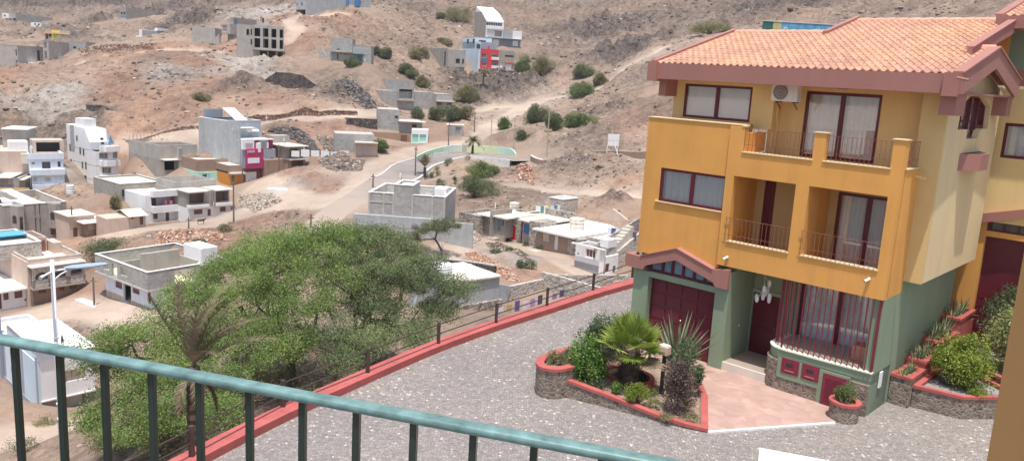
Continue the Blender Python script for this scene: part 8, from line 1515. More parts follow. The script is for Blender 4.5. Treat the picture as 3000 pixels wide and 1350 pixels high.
# bushes on the slopes: outlines read off the photo, placed where they stand on the terrain
SH = [(cC, 1100, 440, 1250, 560, bushg), (cC, 1085, 575, 1258, 688, bushb), (cC, 1240, 500, 1340, 605, bushd), (cC, 790, 700, 945, 860, bushg), (cC, 600, 800, 702, 892, bushb), (cC, 715, 885, 822, 972, bushg), (cC, 915, 800, 1060, 940, bushg), (cC, 1040, 765, 1268, 895, bushb), (cC, 230, 50, 432, 178, bushd), (cC, 700, 388, 840, 532, bushb), (cC, 825, 400, 985, 575, bushd), (cC, 160, 268, 275, 322, bushd), (cC, -5, 338, 122, 452, bushd), (cC, 288, 588, 462, 742, bushd), (cC, 120, 730, 260, 850, bushg), (cC, 230, 725, 360, 862, bushg), (cC, 330, 735, 432, 860, bushd), (cC, 0, 748, 92, 832, bushg), (cC, 30, 520, 132, 612, bushd),
 (cB, 715, 380, 825, 465, bushg), (cB, 900, 320, 960, 400, bushg), (cB, 940, 322, 1045, 418, bushg), (cB, 1068, 450, 1197, 542, bushg), (cB, 878, 932, 1018, 1058, bushb), (cA, 1290, 640, 1412, 712, bushd), (cG, 1185, 648, 1482, 815, bushb), (cG, 1075, 800, 1475, 1012, bushg), (cF, 680, 140, 1075, 365, bushg), (cF, 1618, 160, 1745, 282, bushg), (cE, 828, 955, 960, 1042, bushd), (cD, 918, 700, 1025, 872, bushd),
 (cI, 520, 700, 645, 775, cactus), (cI, 700, 690, 800, 760, cactus), (cI, 815, 800, 900, 965, cactus), (cI, 890, 790, 1055, 950, cactus), (cM, 225, 1075, 460, 1160, bushd), (cP, -40, 1040, 262, 1200, bushg), (cX, 1180, 470, 1270, 540, bushd), (cJ, 300, 130, 500, 200, bushd), (cJ, 450, 60, 545, 110, bushd), (cB, 1335, 90, 1400, 150, bushd), (cB, 585, 1030, 640, 1060, bushd), (cI, 900, 600, 1010, 665, bushg), (cI, 1060, 620, 1230, 710, bushg)]
SHL = ['round dark bush in the gully above the track', 'bright green bush where the dirt track meets the gully', 'dull bush right of the gully bush', 'grey green bush left of the tall street lamp', 'small bush by the bend of the dirt road', 'small round bush on the bare bank behind the mural', 'left end of the long thicket behind the street lamp', 'long bright thicket on the slope behind the street lamp', 'broad dull bush left of the highest white house', 'green tree right of the red fronted apartments', 'dull tall bush right of the red fronted apartments', 'small yellowish bush above the grey building wall', 'dull bush at the foot of the long grey wall', 'tall dull tree beside the low grey porches', 'left bush of the hedge above the dirt road', 'middle bush of the hedge above the dirt road', 'right bush of the hedge above the dirt road', 'bush beside the grey house with the porch roof', 'dull bush just above the large unfinished house',
 'green bush before the blank upper storey house', 'small bush right of the teal garage house', 'pale green bush right of the teal garage house', 'dark bush behind the large unfinished house', 'round green bush by the low roofless house', 'lone dull bush on the red hillside', 'dense bright bush on the planted island', 'wide bush at the lower end of the island', 'spreading green tree between the stone building and the half built house', 'round bush on the bank left of the big acacia', 'dry bush on the bank above the big acacia', 'small tree against the grey wall by the white balconied house',
 'cactus clump at the top of the pale mound', 'cactus clump in the middle of the pale mound', 'dark cactus on the flank of the mound', 'sprawling cactus at the near end of the mound', 'dry ground plants below the near white building', 'bush in the bottom left corner', 'dark tuft on the terrace slope', 'wide dull bush on the slope left of the tiled roof', 'dull bush high above the tiled roof', 'dull bush high on the brown slope', 'tuft by the rubble', 'plants under the blue shuttered opening', 'plants under the window of the brown cottage']
for k, (cf, x0, y0, x1, y1, m_) in enumerate(SH):
    g_ = ground(cf((x0+x1)/2, y1-(y1-y0)*.12), 25); D_ = (g_-CAM)@FW; a, b_ = cf(x0, y0), cf(x1, y1); w_ = (b_[0]-a[0])*D_/F; h_ = (b_[1]-a[1])*D_/F; near_ = D_ < 60
    n = int(min(9000, max(1200, 420*w_*h_))); z = float(meshz(g_[0], g_[1])); s_ = min(.34, max(.09, D_*.0016)); shrub((g_[0], g_[1]+w_*.25, z-.15), w_*.56, w_*.45, h_*.62, n, s_, s_*.5, m_, SHL[k], seed=20+k, clumps=16 if w_ < 8 else 26)
# small tufts on the island and banks
rsx = random.Random(4)
for k in range(16):
    p = (rsx.uniform(880, 1280), rsx.uniform(640, 880)); g_ = ground(cG(*p), 60); 
    if seg_dist(np.array([g_[0]]), np.array([g_[1]]), ROAD)[0] < 4.5: continue
    shrub((g_[0], g_[1], float(meshz(g_[0], g_[1]))), .5, .5, .8, 260, .28, .06, rsx.choice((cactus, bushd, darkleaf)), 'small dark plant set out on the stony island', 'small plants on the island', seed=k, clumps=5, name='succulent', cat='plant')
# ---- palms
def frond(base, d, L_, droop, rs, nl=34, ll=.42, w0=.035, wind=(0, 0, 0)):
    d = np.array(d, float); d /= np.linalg.norm(d); P = [np.array(base, float)]; k = 12; v = d.copy()
    for i in range(k): v = v+np.array([0, 0, -droop*(i+1)/k*.35])+np.array(wind)*(i+1)/k*.22; v /= np.linalg.norm(v); P.append(P[-1]+v*L_/k)
    P = np.array(P); Q = []
    for j in range(nl):
        f_ = .12+.88*j/nl; s_ = f_*k; i = min(int(s_), k-1); q = P[i]+(P[i+1]-P[i])*(s_-i); t_ = P[i+1]-P[i]; t_ /= np.linalg.norm(t_); sd = np.cross(t_, [0, 0, 1.]); sd /= np.linalg.norm(sd)+1e-6; up = np.cross(sd, t_); l_ = ll*math.sin(math.pi*min(1, .18+f_*.78))**.6
        for sg in (-1, 1):
            dd = t_*.75+sd*sg*.75+up*.25+rs.normal(size=3)*.12; dd /= np.linalg.norm(dd); e_ = q+dd*l_+np.array([0, 0, -.06*l_]); wv = np.cross(dd, up); wv /= np.linalg.norm(wv)+1e-6; wv = wv*w0*.5; Q.append([q-wv, q+wv, e_+wv*.2, e_-wv*.2])
    for i in range(k): wv = np.array([0, 0, .015]); Q.append([P[i]-wv, P[i+1]-wv*.6, P[i+1]+wv*.6, P[i]+wv]); sd = np.cross(P[i+1]-P[i], [0, 0, 1.]); sd = sd/(np.linalg.norm(sd)+1e-6)*.016; Q.append([P[i]-sd, P[i+1]-sd*.6, P[i+1]+sd*.6, P[i]+sd])
    return Q
def palm(name, label, base, h, nf, L_, seed, m, wind=(0, 0, 0), skirt=0, droop=.8, nl=34, ll=.42, w0=.035, r=.2, dead=None, elev=(.1, 1.2), lean=(0, 0), group=None):
    rs = np.random.RandomState(seed); e = empty(name, tuple(base), 0, label, 'palm', group); top = np.array([lean[0], lean[1], h]); mb = MB(); k = int(h/.18)+2; pts = [np.array([0, 0, -.3])+(top+np.array([0, 0, .3]))*i/k for i in range(k+1)]; mb.tube([tuple(p) for p in pts], [r*(1.25-.35*i/k)*(1.08 if i % 2 else .94) for i in range(k+1)], 10); mb.build('trunk', palmbark, e)
    for i in range(nf):
        a = i*2.4+rs.rand()*.4; el = elev[0]+(elev[1]-elev[0])*(1-i/nf); d = np.array([math.cos(a)*math.cos(el), math.sin(a)*math.cos(el), math.sin(el)])+np.array(wind)*.8; Q = frond(top, d, L_*rs.uniform(.8, 1.1), droop, rs, nl, ll, w0, wind); quads_obj('frond', np.array(Q), (dead if dead is not None and rs.rand() < .55 else m), e, rs.rand(len(Q))*.3+rs.rand()*.7)
    for i in range(skirt):
        a = rs.rand()*6.28; d = np.array([math.cos(a)*.7, math.sin(a)*.7, -.5]); Q = frond(top-np.array([0, 0, .15]), d, L_*.55, 1.6, rs, nl, ll*.8, w0, wind); quads_obj('dead_frond', np.array(Q), deadl, e, rs.rand(len(Q)))
    return e
q = PD(566, 1075, 27.5); gz0_ = float(meshz(q[0], q[1])); palm('date_palm', 'half dead date palm with windswept brown fronds behind the near railing', (q[0], q[1], gz0_), q[2]-gz0_, 17, 3.0, 4, palmg, wind=(.30, .10, .12), skirt=6, droop=.42, nl=40, ll=.42, w0=.045, r=.24, dead=deadl, elev=(.55, 1.5))
for (cf, xc, yt, yb, lab, L_, sd_, nf) in ((cG2, 1580, 130, 440, 'palm on the island in front of the mural wall', 2.2, 3, 22), (cG2, 375, 760, 1020, 'dry palm by the roadside kerb with raised brown fronds', 2.4, 6, 16), (cC, 495, 600, 690, 'lone palm on the bank below the apartment house', 2.4, 9, 12)):
    g_ = ground(cf(xc, yb), 60); D_ = (g_-CAM)@FW; h_ = abs(cf(0, yb)[1]-cf(0, yt)[1])*D_/F; palm('palm_tree', lab, (g_[0], g_[1], float(meshz(g_[0], g_[1]))), h_, nf, L_, sd_, deadl if sd_ == 6 else palmg, droop=.5 if sd_ == 6 else .9, nl=18, ll=.6, w0=.1, r=.22, elev=(.7, 1.4) if sd_ == 6 else (.0, 1.2))
# ---- plants of the central bed
def P6(x, y): return (1500+x*.3883, 850+y*.3883)
def bed(x, y, z=.34): u, v = hz(P6(x, y), z); return hw(u, v, z-.05)
def rosette(loc, n, L_, w0, m, label, seed=0, spread=.9, name='agave', up=.5, group=None, cat='plant', seg=4, curve=.25):
    rs = np.random.RandomState(seed); e = empty(name, tuple(loc), 0, label, cat, group); Q = []
    for i in range(n):
        a = i*2.4+rs.rand()*.5; el = up+(1.45-up)*(1-i/n)*rs.uniform(.7, 1.05); d = np.array([math.cos(a)*math.cos(el)*spread, math.sin(a)*math.cos(el)*spread, math.sin(el)]); d /= np.linalg.norm(d); sd = np.cross(d, [0, 0, 1.]); sd /= np.linalg.norm(sd)+1e-6; l_ = L_*rs.uniform(.7, 1.1); P = [np.zeros(3)]
        for j in range(seg): d = d+np.array([0, 0, -curve*rs.uniform(.3, 1)/seg]); d /= np.linalg.norm(d); P.append(P[-1]+d*l_/seg)
        for j in range(seg):
            wa, wb = w0*(1-(j/seg)**2)*.5+.002, w0*(1-((j+1)/seg)**2)*.5+.001; nrm_ = np.cross(sd, d)*.25*w0; Q.append([P[j]-sd*wa, P[j]+nrm_*0-nrm_, P[j+1]-nrm_*(0 if j == seg-1 else 1), P[j+1]-sd*wb]); Q.append([P[j]-nrm_, P[j]+sd*wa, P[j+1]+sd*wb, P[j+1]-nrm_*(0 if j == seg-1 else 1)])
    quads_obj('leaves', np.array(Q), m, e, rs.rand(len(Q))); return e
def fanpalm(loc, label):
    rs = np.random.RandomState(12); e = empty('fan_palm', tuple(loc), 0, label, 'palm'); H_ = 1.15; mb = MB(); mb.tube([(0, 0, -.1), (0, 0, .3), (.02, 0, .8), (.02, 0, H_)], [.34, .28, .30, .22], 12); mb.build('trunk', palmbark, e)
    Q = []; 
    for k in range(520): a = rs.rand()*6.28; z = rs.uniform(0, 1.15); r_ = .29; d = np.array([math.cos(a), math.sin(a), rs.uniform(.2, 1.)])*rs.uniform(.08, .16); b_ = np.array([r_*math.cos(a), r_*math.sin(a), z]); s_ = np.array([-math.sin(a), math.cos(a), 0])*.02; Q.append([b_-s_, b_+s_, b_+d+s_*.3, b_+d-s_*.3])
    quads_obj('trunk_fibres', np.array(Q), leafmat('fibre', (.05, .03, .025), (.13, .085, .06), (.25, .18, .12), trans=.05), e, rs.rand(len(Q)))
    for k in range(19):
        a = k*2.4; el = -.35+1.7*(1-k/19); d = np.array([math.cos(a)*math.cos(el), math.sin(a)*math.cos(el), math.sin(el)]); pl = rs.uniform(.5, .78); base = np.array([0, 0, H_-.08]); mid = base+d*pl*.6; tip = base+d*pl+np.array([0, 0, -.05]); sd = np.cross(d, [0, 0, 1.]); sd /= np.linalg.norm(sd)+1e-6; nn = np.cross(sd, d); Q = []; n = 34; R_ = rs.uniform(.62, .80); cup = rs.uniform(.1, .35)
        s_ = sd*.012; Q += [[base-s_, base+s_, mid+s_, mid-s_], [mid-s_, mid+s_, tip+s_, tip-s_]]
        for j in range(n):
            t_ = -1.9+3.8*j/(n-1); w_ = .052; l_ = R_*(1-.18*abs(t_)/1.9)*rs.uniform(.93, 1.05); dj = d*math.cos(t_)+sd*math.sin(t_)+nn*cup*(1-abs(t_)/2.6); dj /= np.linalg.norm(dj); wj = np.cross(dj, nn); wj = wj/(np.linalg.norm(wj)+1e-6)*w_*.5; lift = nn*.012*(1 if j % 2 else -1); m1_ = tip+dj*l_*.55; e_ = tip+dj*l_+np.array([0, 0, -.09*rs.rand()])*l_*2; Q.append([tip, tip, m1_+wj+lift, m1_-wj-lift]); Q.append([m1_-wj-lift, m1_+wj+lift, e_, e_])
        dead_ = k > 16; quads_obj('leaf', np.array(Q), deadl if dead_ else fanl, e, np.clip(rs.rand(len(Q))*.35+rs.rand()*.65, 0, 1))
fanpalm(bed(880, 690, .42), 'fan palm with fibrous trunk in the ring at the middle of the planting bed')
shrub(bed(575, 700), .62, .52, 1.05, 7000, .085, .045, gloss, 'dense bright green shrub left of the fan palm', seed=1, clumps=22, cl=.38)
shrub(bed(640, 560), .75, .6, 1.25, 6000, .08, .035, darkleaf, 'darker grey green shrub behind the bright one in the bed', seed=2, clumps=20)
shrub(bed(800, 520), .6, .5, 1.15, 3800, .10, .04, darkleaf, 'dark leafy shrub behind the fan palm', seed=3, clumps=16)
shrub(bed(790, 770), .17, .17, .28, 700, .05, .03, gloss, 'tiny green shrub by the palm ring', seed=4)
shrub(bed(950, 830), .44, .36, .45, 3600, .055, .02, yellowg, 'low yellow green shrub in front of the palm ring', seed=5, clumps=18)
shrub(bed(1235, 900, .2), .62, .52, 1.05, 8500, .06, .03, purple, 'purple brown bush beside the garden lamp', seed=6, clumps=26, cl=.36)
shrub(bed(1290, 760, .25), .6, .5, 1.35, 4200, .12, .028, darkleaf, 'green oleander rising behind the purple bush', seed=7, clumps=14)
shrub(bed(985, 690, .42), .2, .2, .25, 1100, .04, .025, flat('dead_dark_leaves', (.03, .028, .025)), 'small dark round plant inside the palm ring', seed=8)
rosette(bed(655, 745), 16, .5, .055, sword, 'small pale aloe at the front of the planting bed', 2, up=.35)
rosette(bed(1235, 560, .3), 36, 2.0, .12, sword, 'tall sword leaved yucca before the garage door', 3, up=.55, curve=.12)
rs = np.random.RandomState(5)
for k, (x, y, n) in enumerate(((380, 560, 30), (300, 540, 24), (430, 520, 34))): u, v = hz(P6(x, y), .85); shrub(hw(u, v, .80), .22, .18, .24, 380, .2, .018, bushd if k < 2 else sword, 'thin dry grasses in the raised end of the bed', 'dry grass tufts in the raised bed', seed=30+k, clumps=6, stems=False, name='grass_tuft', cat='grass')
q_ = [bed(1180, 960, .2), bed(1330, 860, .25), bed(1350, 960, .2), bed(1080, 860, .3)]
for k, q in enumerate(q_): shrub(q, .25, .25, .12, 700, .05, .02, bushd, 'dry leaf litter and creeping plants at the right of the bed', 'dry creeping plants in the bed', seed=40+k, clumps=12, stems=False, name='ground_plant', cat='plant')
# garden lamp
u, v = hz(P6(1125, 765), .25); GL = empty('garden_lamp', tuple(hw(u, v, .2)), YAW, 'short black garden lamp post with a boxy pinkish head', 'lamp'); mb = MB(); mb.box(-.045, .045, -.045, .045, 0, 1.25); mb.box(-.07, .07, -.07, .07, 0, .05); mb.build('post', flat('black_post', (.03, .035, .04), rough=.4), GL); mb = MB(); mb.box(-.13, .16, -.17, .10, 1.25, 1.53); mb.build('lamp_head', plaster('pinkish_lamp_head', (.60, .42, .33)), GL, bevel=.03); mb = MB(); mb.box(-.15, -.135, -.13, .06, 1.3, 1.54); mb.box(-.15, .12, -.15, .08, 1.535, 1.55); mb.build('lamp_lid', whitep := flat('lamp_white', (.75, .73, .7)), GL)
# pot plant and right hand beds
shrub(hw(-.42, -.72, .48), .36, .36, .42, 3600, .055, .022, bushb, 'feathery green plant overflowing the round stone planter', seed=50, clumps=20, name='potted_plant', cat='plant')
def cR2(x, y): return (2600+x*.4315, 700+y*.4315)
shrub(hw(1.55, 3.5, .6), 1.0, .9, 1.15, 10000, .10, .05, yellowg, 'green and yellow leaved bush in the front right bed', seed=51, clumps=26)
shrub(hw(1.5, 3.35, .6), .55, .5, .6, 2600, .08, .03, bushd, 'woody dry lower branches under the right hand bush', seed=52, clumps=14)
shrub(hw(2.2, 2.75, .6), .3, .3, .22, 1000, .06, .03, yellowg, 'low green creeper at the front corner of the right bed', seed=53)
shrub(hw(2.75, 5.6, .85), 1.15, 1.1, 1.9, 15000, .10, .045, varieg, 'large variegated cream and green bush at the right', seed=54, clumps=34)
shrub(hw(1.6, 8.0, .9), .9, .7, 1.6, 3200, .2, .03, darkleaf, 'dark oleander before the neighbour garage door', seed=55, clumps=16)
for k, (v0, v1, z) in enumerate(steps):
    n_ = (4, 6, 7, 6)[k]
    for j in range(n_): f_ = (j+.5)/n_; rosette(hw(.32+.1*((j*37 % 5)/5-.5), v0+(v1-v0)*f_, z-.12), 12, (.42, .6, .75, .6)[k], .05, sword if (j+k) % 3 else varieg, 'spiky sword leaved plant in the %s red step bed' % ('lowest', 'second', 'third', 'highest')[k], 60+10*k+j, up=.6, curve=.3, name='snake_plant', group='spiky plants in the %s step bed' % ('lowest', 'second', 'third', 'highest')[k])
# ------------------------------------------------------------------ poles, lamps, wall, sign, rubble, animal
def pole(label, cf, top, bot, r=.13, m=None, name='utility_pole', cat='pole', D=None, arm=None, group='utility poles'):
    g_ = ground(cf(*bot), 25) if D is None else pt(cf(*bot), D); D_ = (g_-CAM)@FW; z = float(meshz(g_[0], g_[1])) if D is None else g_[2]; e_ = empty(name, (g_[0], g_[1], z), 0, label, cat, group)
    h_ = abs(cf(*bot)[1]-cf(*top)[1])*D_/F*1.03; mb = MB(); mb.tube([(0, 0, -.5), (0, 0, h_)], [r, r*.7], 8); mb.build('mast', m or polem, e_)
    if arm: mb = MB(); mb.tube([(0, 0, h_-.1), (arm*.25, 0, h_+.25), (arm, 0, h_+.3)], [.06, .05, .04], 6); mb.build('arm', m or polem, e_); mb = MB(); mb.box(arm-.1, arm+.5, -.12, .12, h_+.25, h_+.36); mb.build('lamp_head', whited, e_)
    else: mb = MB(); mb.box(-.35, .35, -.05, .05, h_-.5, h_-.38); mb.build('crossarm', m or polem, e_)
    return e_
thin = flat('pale_pole', (.42, .36, .30), rough=.8)
for lab, cf, t_, b_ in (('wooden pole beside the asphalt road and roadside palm', cG2, (130, 270), (138, 1020)), ('wooden pole behind the left part of the mural wall', cG, (1048, 332), (1052, 525)), ('pole beside the dirt road above the small shed', cG, (1268, 235), (1272, 400)), ('short dark post at the edge of the dirt junction', cG, (412, 752), (412, 875)), ('tall wooden pole on the rubble bank right of the flats', cE, (980, 600), (970, 945)), ('pole between the magenta house and the small brown house', cE, (1348, 285), (1352, 510)), ('pole at the corner of the low white house', cF, (248, 370), (285, 715)), ('dark pole in the dirt street by the half built house', cF, (793, 470), (800, 708)), ('pole beside the brown lean to', cD, (606, 800), (618, 1060)), ('thin pole at the roadside below the white balconied house', cE, (590, 890), (588, 985)), ('pole on the bank above the big acacia', cE, (1620, 862), (1624, 1030)), ('pole at the left of the magenta house', cE, (1042, 470), (1045, 600))):
    pole(lab, cf, t_, b_)
for lab, cf, t_, b_ in (('pale lamp post behind the mural wall near the date marks', cG, (1408, 300), (1408, 572)), ('pale lamp post at the right end of the mural wall', cG, (1606, 290), (1604, 555))): pole(lab, cf, t_, b_, .09, thin, 'lamp_post', 'street lamp', group='pale posts by the mural wall')
pole('tall pale street lamp with a curved arm on the bare slope', cC, (932, 760), (930, 1065), .12, thin, 'street_lamp', 'street lamp', arm=4.2, group='street lamps')
for lab, cf, t_, b_ in (('left white marker post on the upper dirt road', cB, (52, 795), (52, 830)), ('right white marker post on the upper dirt road', cB, (188, 788), (188, 818))): pole(lab, cf, t_, b_, .1, whited, 'marker_post', 'post', group='marker posts on the upper road')
# white solar street lamp near the balcony
D_ = 30; top = pt(cF(440, 322), D_); zt_ = top[2]; gz_ = float(meshz(top[0], top[1])); SL = empty('solar_street_lamp', (top[0], top[1], gz_), 0, 'white street lamp with solar panel arm rising left behind the balcony railing', 'street lamp'); h_ = zt_-gz_
LO = lambda q: tuple(np.array(q)-np.array([top[0], top[1], gz_]))
mb = MB(); mb.tube([(0, 0, 0), (0, 0, h_)], [.10, .07], 12); mb.build('mast', whitepole, SL, smooth=True)
a1 = LO(pt(cF(340, 475), D_-.6)); a0_ = (0, 0, LO(pt(cF(450, 425), D_))[2]); a2 = LO(pt(cF(620, 388), D_+.7)); a3 = LO(pt(cF(905, 358), D_+1.6))
mb = MB(); mb.tube([a1, a0_, a2], [.045, .04, .035], 8); mb.build('arm', whitepole, SL); mb = MB(); c_ = np.array(a1); mb.tube([a1, tuple(c_+(np.array(a0_)-c_)*.3)], [.065, .06], 8); mb.build('lamp_head', whitepole, SL)
mb = MB(); b0_ = LO(pt(cF(470, 520), D_)); m_ = LO(pt(cF(520, 440), D_+.3)); mb.tube([(0, 0, b0_[2]), (m_[0]*.4, m_[1]*.4, (b0_[2]+m_[2])/2), m_, a2], .028, 6); mb.tube([(0, 0, b0_[2]+.5), (m_[0]*.6, m_[1]*.6, m_[2]+.15), LO(pt(cF(560, 405), D_+.5))], .02, 6); mb.build('brace', whitepole, SL)
d_ = np.array(a3)-np.array(a2); L_ = np.linalg.norm(d_); d_ /= L_; sd = np.cross(d_, [0, 0, 1.]); sd /= np.linalg.norm(sd); A = np.array(a2)-d_*.3; mb = MB(); up_ = np.array([0, 0, .05]); vs = []
for q, w_ in ((A, .09), (A+d_*L_*.3, .28), (A+d_*L_*.8, .28), (np.array(a3), .16)): vs += [q-sd*w_, q+sd*w_, q+sd*w_+up_, q-sd*w_+up_]
fs = [(4*i+a, 4*i+b_, 4*i+4+b_, 4*i+4+a) for i in range(3) for a, b_ in ((0, 1), (1, 2), (2, 3), (3, 0))]+[(3, 2, 1, 0), (12, 13, 14, 15)]; mb.add(vs, fs); mb.build('solar_panel', flat('solar_panel_top', (.42, .52, .62), rough=.2, metal=.2), SL)
mb = MB(); 
for z in (.38, .44): mb.tube([(0, 0, h_*z), (0, 0, h_*z+.05)], .12, 10)
mb.tube([(.0, 0, h_*.70), (.0, 0, h_*.70+.05)], .11, 10); mb.build('clamp', whitepole, SL)
# mural wall
MU = empty('mural_wall', tuple(pt(MW[0][0], MW[0][1])), 0, 'low curved mint green wall behind the planted island', 'wall'); o0 = pt(MW[0][0], MW[0][1]); pts = np.array([pt(p, D)[:2] for p, D in MW]); Q = smooth(pts, 4)
hts = np.interp(np.linspace(0, 1, len(Q)), [0, .15, .4, .8, .95, 1], [.9, 1.15, 1.35, 1.5, 1.3, .5]); cols = [(0, .34, plaster('mural_mint', (.50, .72, .55), var=.06, stain=.1)), (.34, .52, plaster('mural_pale', (.62, .75, .68), var=.12, scale=2)), (.52, .58, plaster('mural_grey', (.45, .44, .38), var=.1)), (.58, .78, plaster('mural_cream_green', (.66, .74, .48), var=.08)), (.78, 1.01, plaster('mural_mint_pale', (.56, .76, .62), var=.05))]
T = np.gradient(Q, axis=0); T /= np.linalg.norm(T, axis=1)[:, None]; Nn = np.stack([T[:, 1], -T[:, 0]], 1); zg_ = height(Q[:, 0], Q[:, 1]); n = len(Q)
for a, b_, m_ in cols:
    i0_, i1_ = int(round(a*(n-1))), min(n-1, int(round(b_*(n-1)))); vs = []; mb = MB()
    for i in range(i0_, i1_+1): A, B = Q[i]+Nn[i]*.12, Q[i]-Nn[i]*.12; vs += [(*A, zg_[i]-.6), (*A, zg_[i]+hts[i]), (*B, zg_[i]+hts[i]), (*B, zg_[i]-.6)]
    vs = [tuple(np.array(v)-o0) for v in vs]; k = i1_-i0_+1; fs = [(4*i+c, 4*i+d, 4*i+4+d, 4*i+4+c) for i in range(k-1) for c, d in ((0, 1), (1, 2), (2, 3))]+[(0, 3, 2, 1), (4*k-4, 4*k-3, 4*k-2, 4*k-1)]; mb.add(vs, fs); mb.build('painted_panel', m_, MU)
i = int(.70*(n-1)); q = Q[i]+Nn[i]*.14; a_ = math.atan2(T[i][1], T[i][0]); to = text('1991', .75, MU, tuple(np.array([q[0], q[1], zg_[i]+.55])-o0), flat('black_letters', (.03, .03, .03)), sx=1.3); to.rotation_euler = (R(90), 0, a_)
# white sign board
g_ = ground(cX(1410, 330), 60); D_ = (g_-CAM)@FW; s_ = .20704*D_/F; SB = empty('white_sign_board', (g_[0], g_[1], float(meshz(g_[0], g_[1]))), R(6), 'blank white sign board on two legs beside the terrace path', 'sign'); mb = MB(); mb.box(-75*s_, 85*s_, -.05, .05, 95*s_, 262*s_); mb.build('board', whitew, SB); mb = MB(); mb.box(-70*s_, 80*s_, -.06, -.05, 172*s_, 176*s_); mb.box(3*s_, 6*s_, -.06, -.05, 96*s_, 172*s_); mb.build('board_lines', palegrey, SB)
for x in (-78, 70): mb = MB(); mb.box(x*s_-.06, x*s_+.06, -.05, .05, -.5, 100*s_); mb.build('leg', whited, SB)
mb = MB(); mb.bar((25*s_, -.1, 105*s_), (60*s_, -1.0, -.1), .08); mb.build('brace', whited, SB)
# low terrace walls
def wallline(name, label, pts, h, m, th=.35, cat='wall', low=1.0, cap=None, top=None):
    P = np.array([pt(p, D)[:2] for p, D in pts]); Q = smooth(P, 3); e = empty(name, (Q[0][0], Q[0][1], 0), 0, label, cat); z = height(Q[:, 0], Q[:, 1]); T = np.gradient(Q, axis=0); T /= np.linalg.norm(T, axis=1)[:, None]+1e-9; Nn = np.stack([T[:, 1], -T[:, 0]], 1); vs = []; n = len(Q)
    hh = h if hasattr(h, '__len__') else [h]*2; H_ = np.interp(np.linspace(0, 1, n), np.linspace(0, 1, len(hh)), hh)
    for i in range(n): A, B = Q[i]+Nn[i]*th/2-Q[0], Q[i]-Nn[i]*th/2-Q[0]; vs += [(*A, z[i]-low), (*A, z[i]+H_[i]), (*B, z[i]+H_[i]), (*B, z[i]-low)]
    fs = [(4*i+c, 4*i+d, 4*i+4+d, 4*i+4+c) for i in range(n-1) for c, d in ((0, 1), (1, 2), (2, 3))]+[(0, 3, 2, 1), (4*n-4, 4*n-3, 4*n-2, 4*n-1)]; mb = MB(); mb.add(vs, fs); mb.build('stonework', m, e)
    if cap: mb = MB(); vs2 = [(v[0], v[1], v[2]+(.1 if k % 4 in (1, 2) else 0)) if k % 4 in (1, 2) else (v[0], v[1], vs[k+1 if k % 4 == 0 else k-1][2]+.002) for k, v in enumerate(vs)]; mb.add(vs2, fs); mb.build('coping', cap, e)
    return e
wallline('terrace_wall', 'low curved kerb wall at the end of the asphalt', [(cX(275, 250), 141), (cX(300, 300), 140), (cX(350, 335), 139), (cX(430, 350), 138)], .8, brownr, cap=slabw)
wallline('terrace_wall', 'long low terrace wall behind the white sign board', [(cX(880, 320), 142), (cX(1150, 310), 139), (cX(1500, 300), 136), (cX(1900, 290), 131)], (.4, 1.1, 1.3), brownr, cap=slab)
wallline('terrace_wall', 'straight dry stone wall on the red slope above the tall white house', [(cA(600, 760), 176), (cA(700, 775), 175), (cA(790, 765), 175)], (1.8, 2.2, 1.0), darkstone, th=1.2)
wallline('terrace_wall', 'dark oval dry stone terrace below the concrete frame building', [(cB(185, 580), 196), (cB(260, 598), 195), (cB(350, 600), 195), (cB(430, 596), 195), (cB(515, 575), 197)], (.6, 3.2, 3.6, 3.2, .5), darkstone, th=1.5)
wallline('stone_wall', 'ruined dark stone wall behind the pale low house, farther one', [(cH(690, 600), 78), (cH(850, 640), 75), (cH(1040, 700), 71)], (1.2, 1.1), darkstone, cap=cement)
wallline('stone_wall', 'ruined dark stone wall behind the pale low house, nearer one', [(cH(760, 680), 72), (cH(880, 650), 73.5)], (1.0, 1.0), darkstone, cap=cement)
# rubble
pile('dark basalt rubble on the cut slope beside the large unfinished house', cB, [(655, 555), (760, 560), (830, 620), (900, 700), (930, 745), (860, 745), (790, 700), (720, 640)], 900, rock_dark, (.3, .8), 1.2, dm=80)
pile('dark rubble in the bank behind the small brown house', cB, [(190, 900), (420, 910), (480, 960), (560, 1050), (480, 1060), (440, 1000), (300, 940)], 700, rock_dark, (.25, .6), 1.2, seed=2, dm=80)
pile('pale rubble spilling below the low roofless house', cB, [(530, 945), (620, 950), (700, 1010), (760, 1080), (690, 1090), (600, 1050)], 900, rock_mix, (.2, .6), .5, seed=3, dm=80)
pile('grey rubble mound beside the dirt junction', cB, [(540, 1090), (700, 1080), (850, 1110), (830, 1159), (600, 1165)], 800, rock_mix, (.2, .6), .6, seed=4, dm=60)
pile('pale rubble bank right of the grey flats', cE, [(1020, 690), (1200, 690), (1390, 750), (1280, 800), (1150, 845), (1050, 800)], 1100, rock_pale, (.15, .45), .4, seed=5, dm=60)
pile('scattered red rubble on the bank below the street', cE, [(350, 1030), (560, 1000), (820, 1030), (900, 1100), (700, 1159), (300, 1159)], 1000, rock_red, (.12, .4), .2, seed=6, dm=60)
pile('red stone band along the mound below the stone row', cI, [(240, 740), (420, 770), (640, 880), (860, 1060), (760, 1070), (560, 960), (330, 820)], 1100, rock_red, (.10, .30), .6, seed=7, dm=50)
pile('pale rubble heap beside the outer steps', cI, [(290, 450), (400, 440), (405, 590), (330, 630), (250, 600)], 450, rock_pale, (.12, .4), 1.4, seed=8, dm=50)
pile('reddish boulders at the end of the asphalt', cG, [(1610, 700), (1738, 680), (1780, 860), (1650, 820)], 450, rock_red, (.15, .45), .8, seed=9, dm=60)
pile('broken rock ledges along the terrace path', cX, [(430, 350), (700, 350), (1100, 340), (1100, 400), (900, 410), (600, 410)], 600, rock_mix, (.15, .5), .6, seed=10, dm=60)
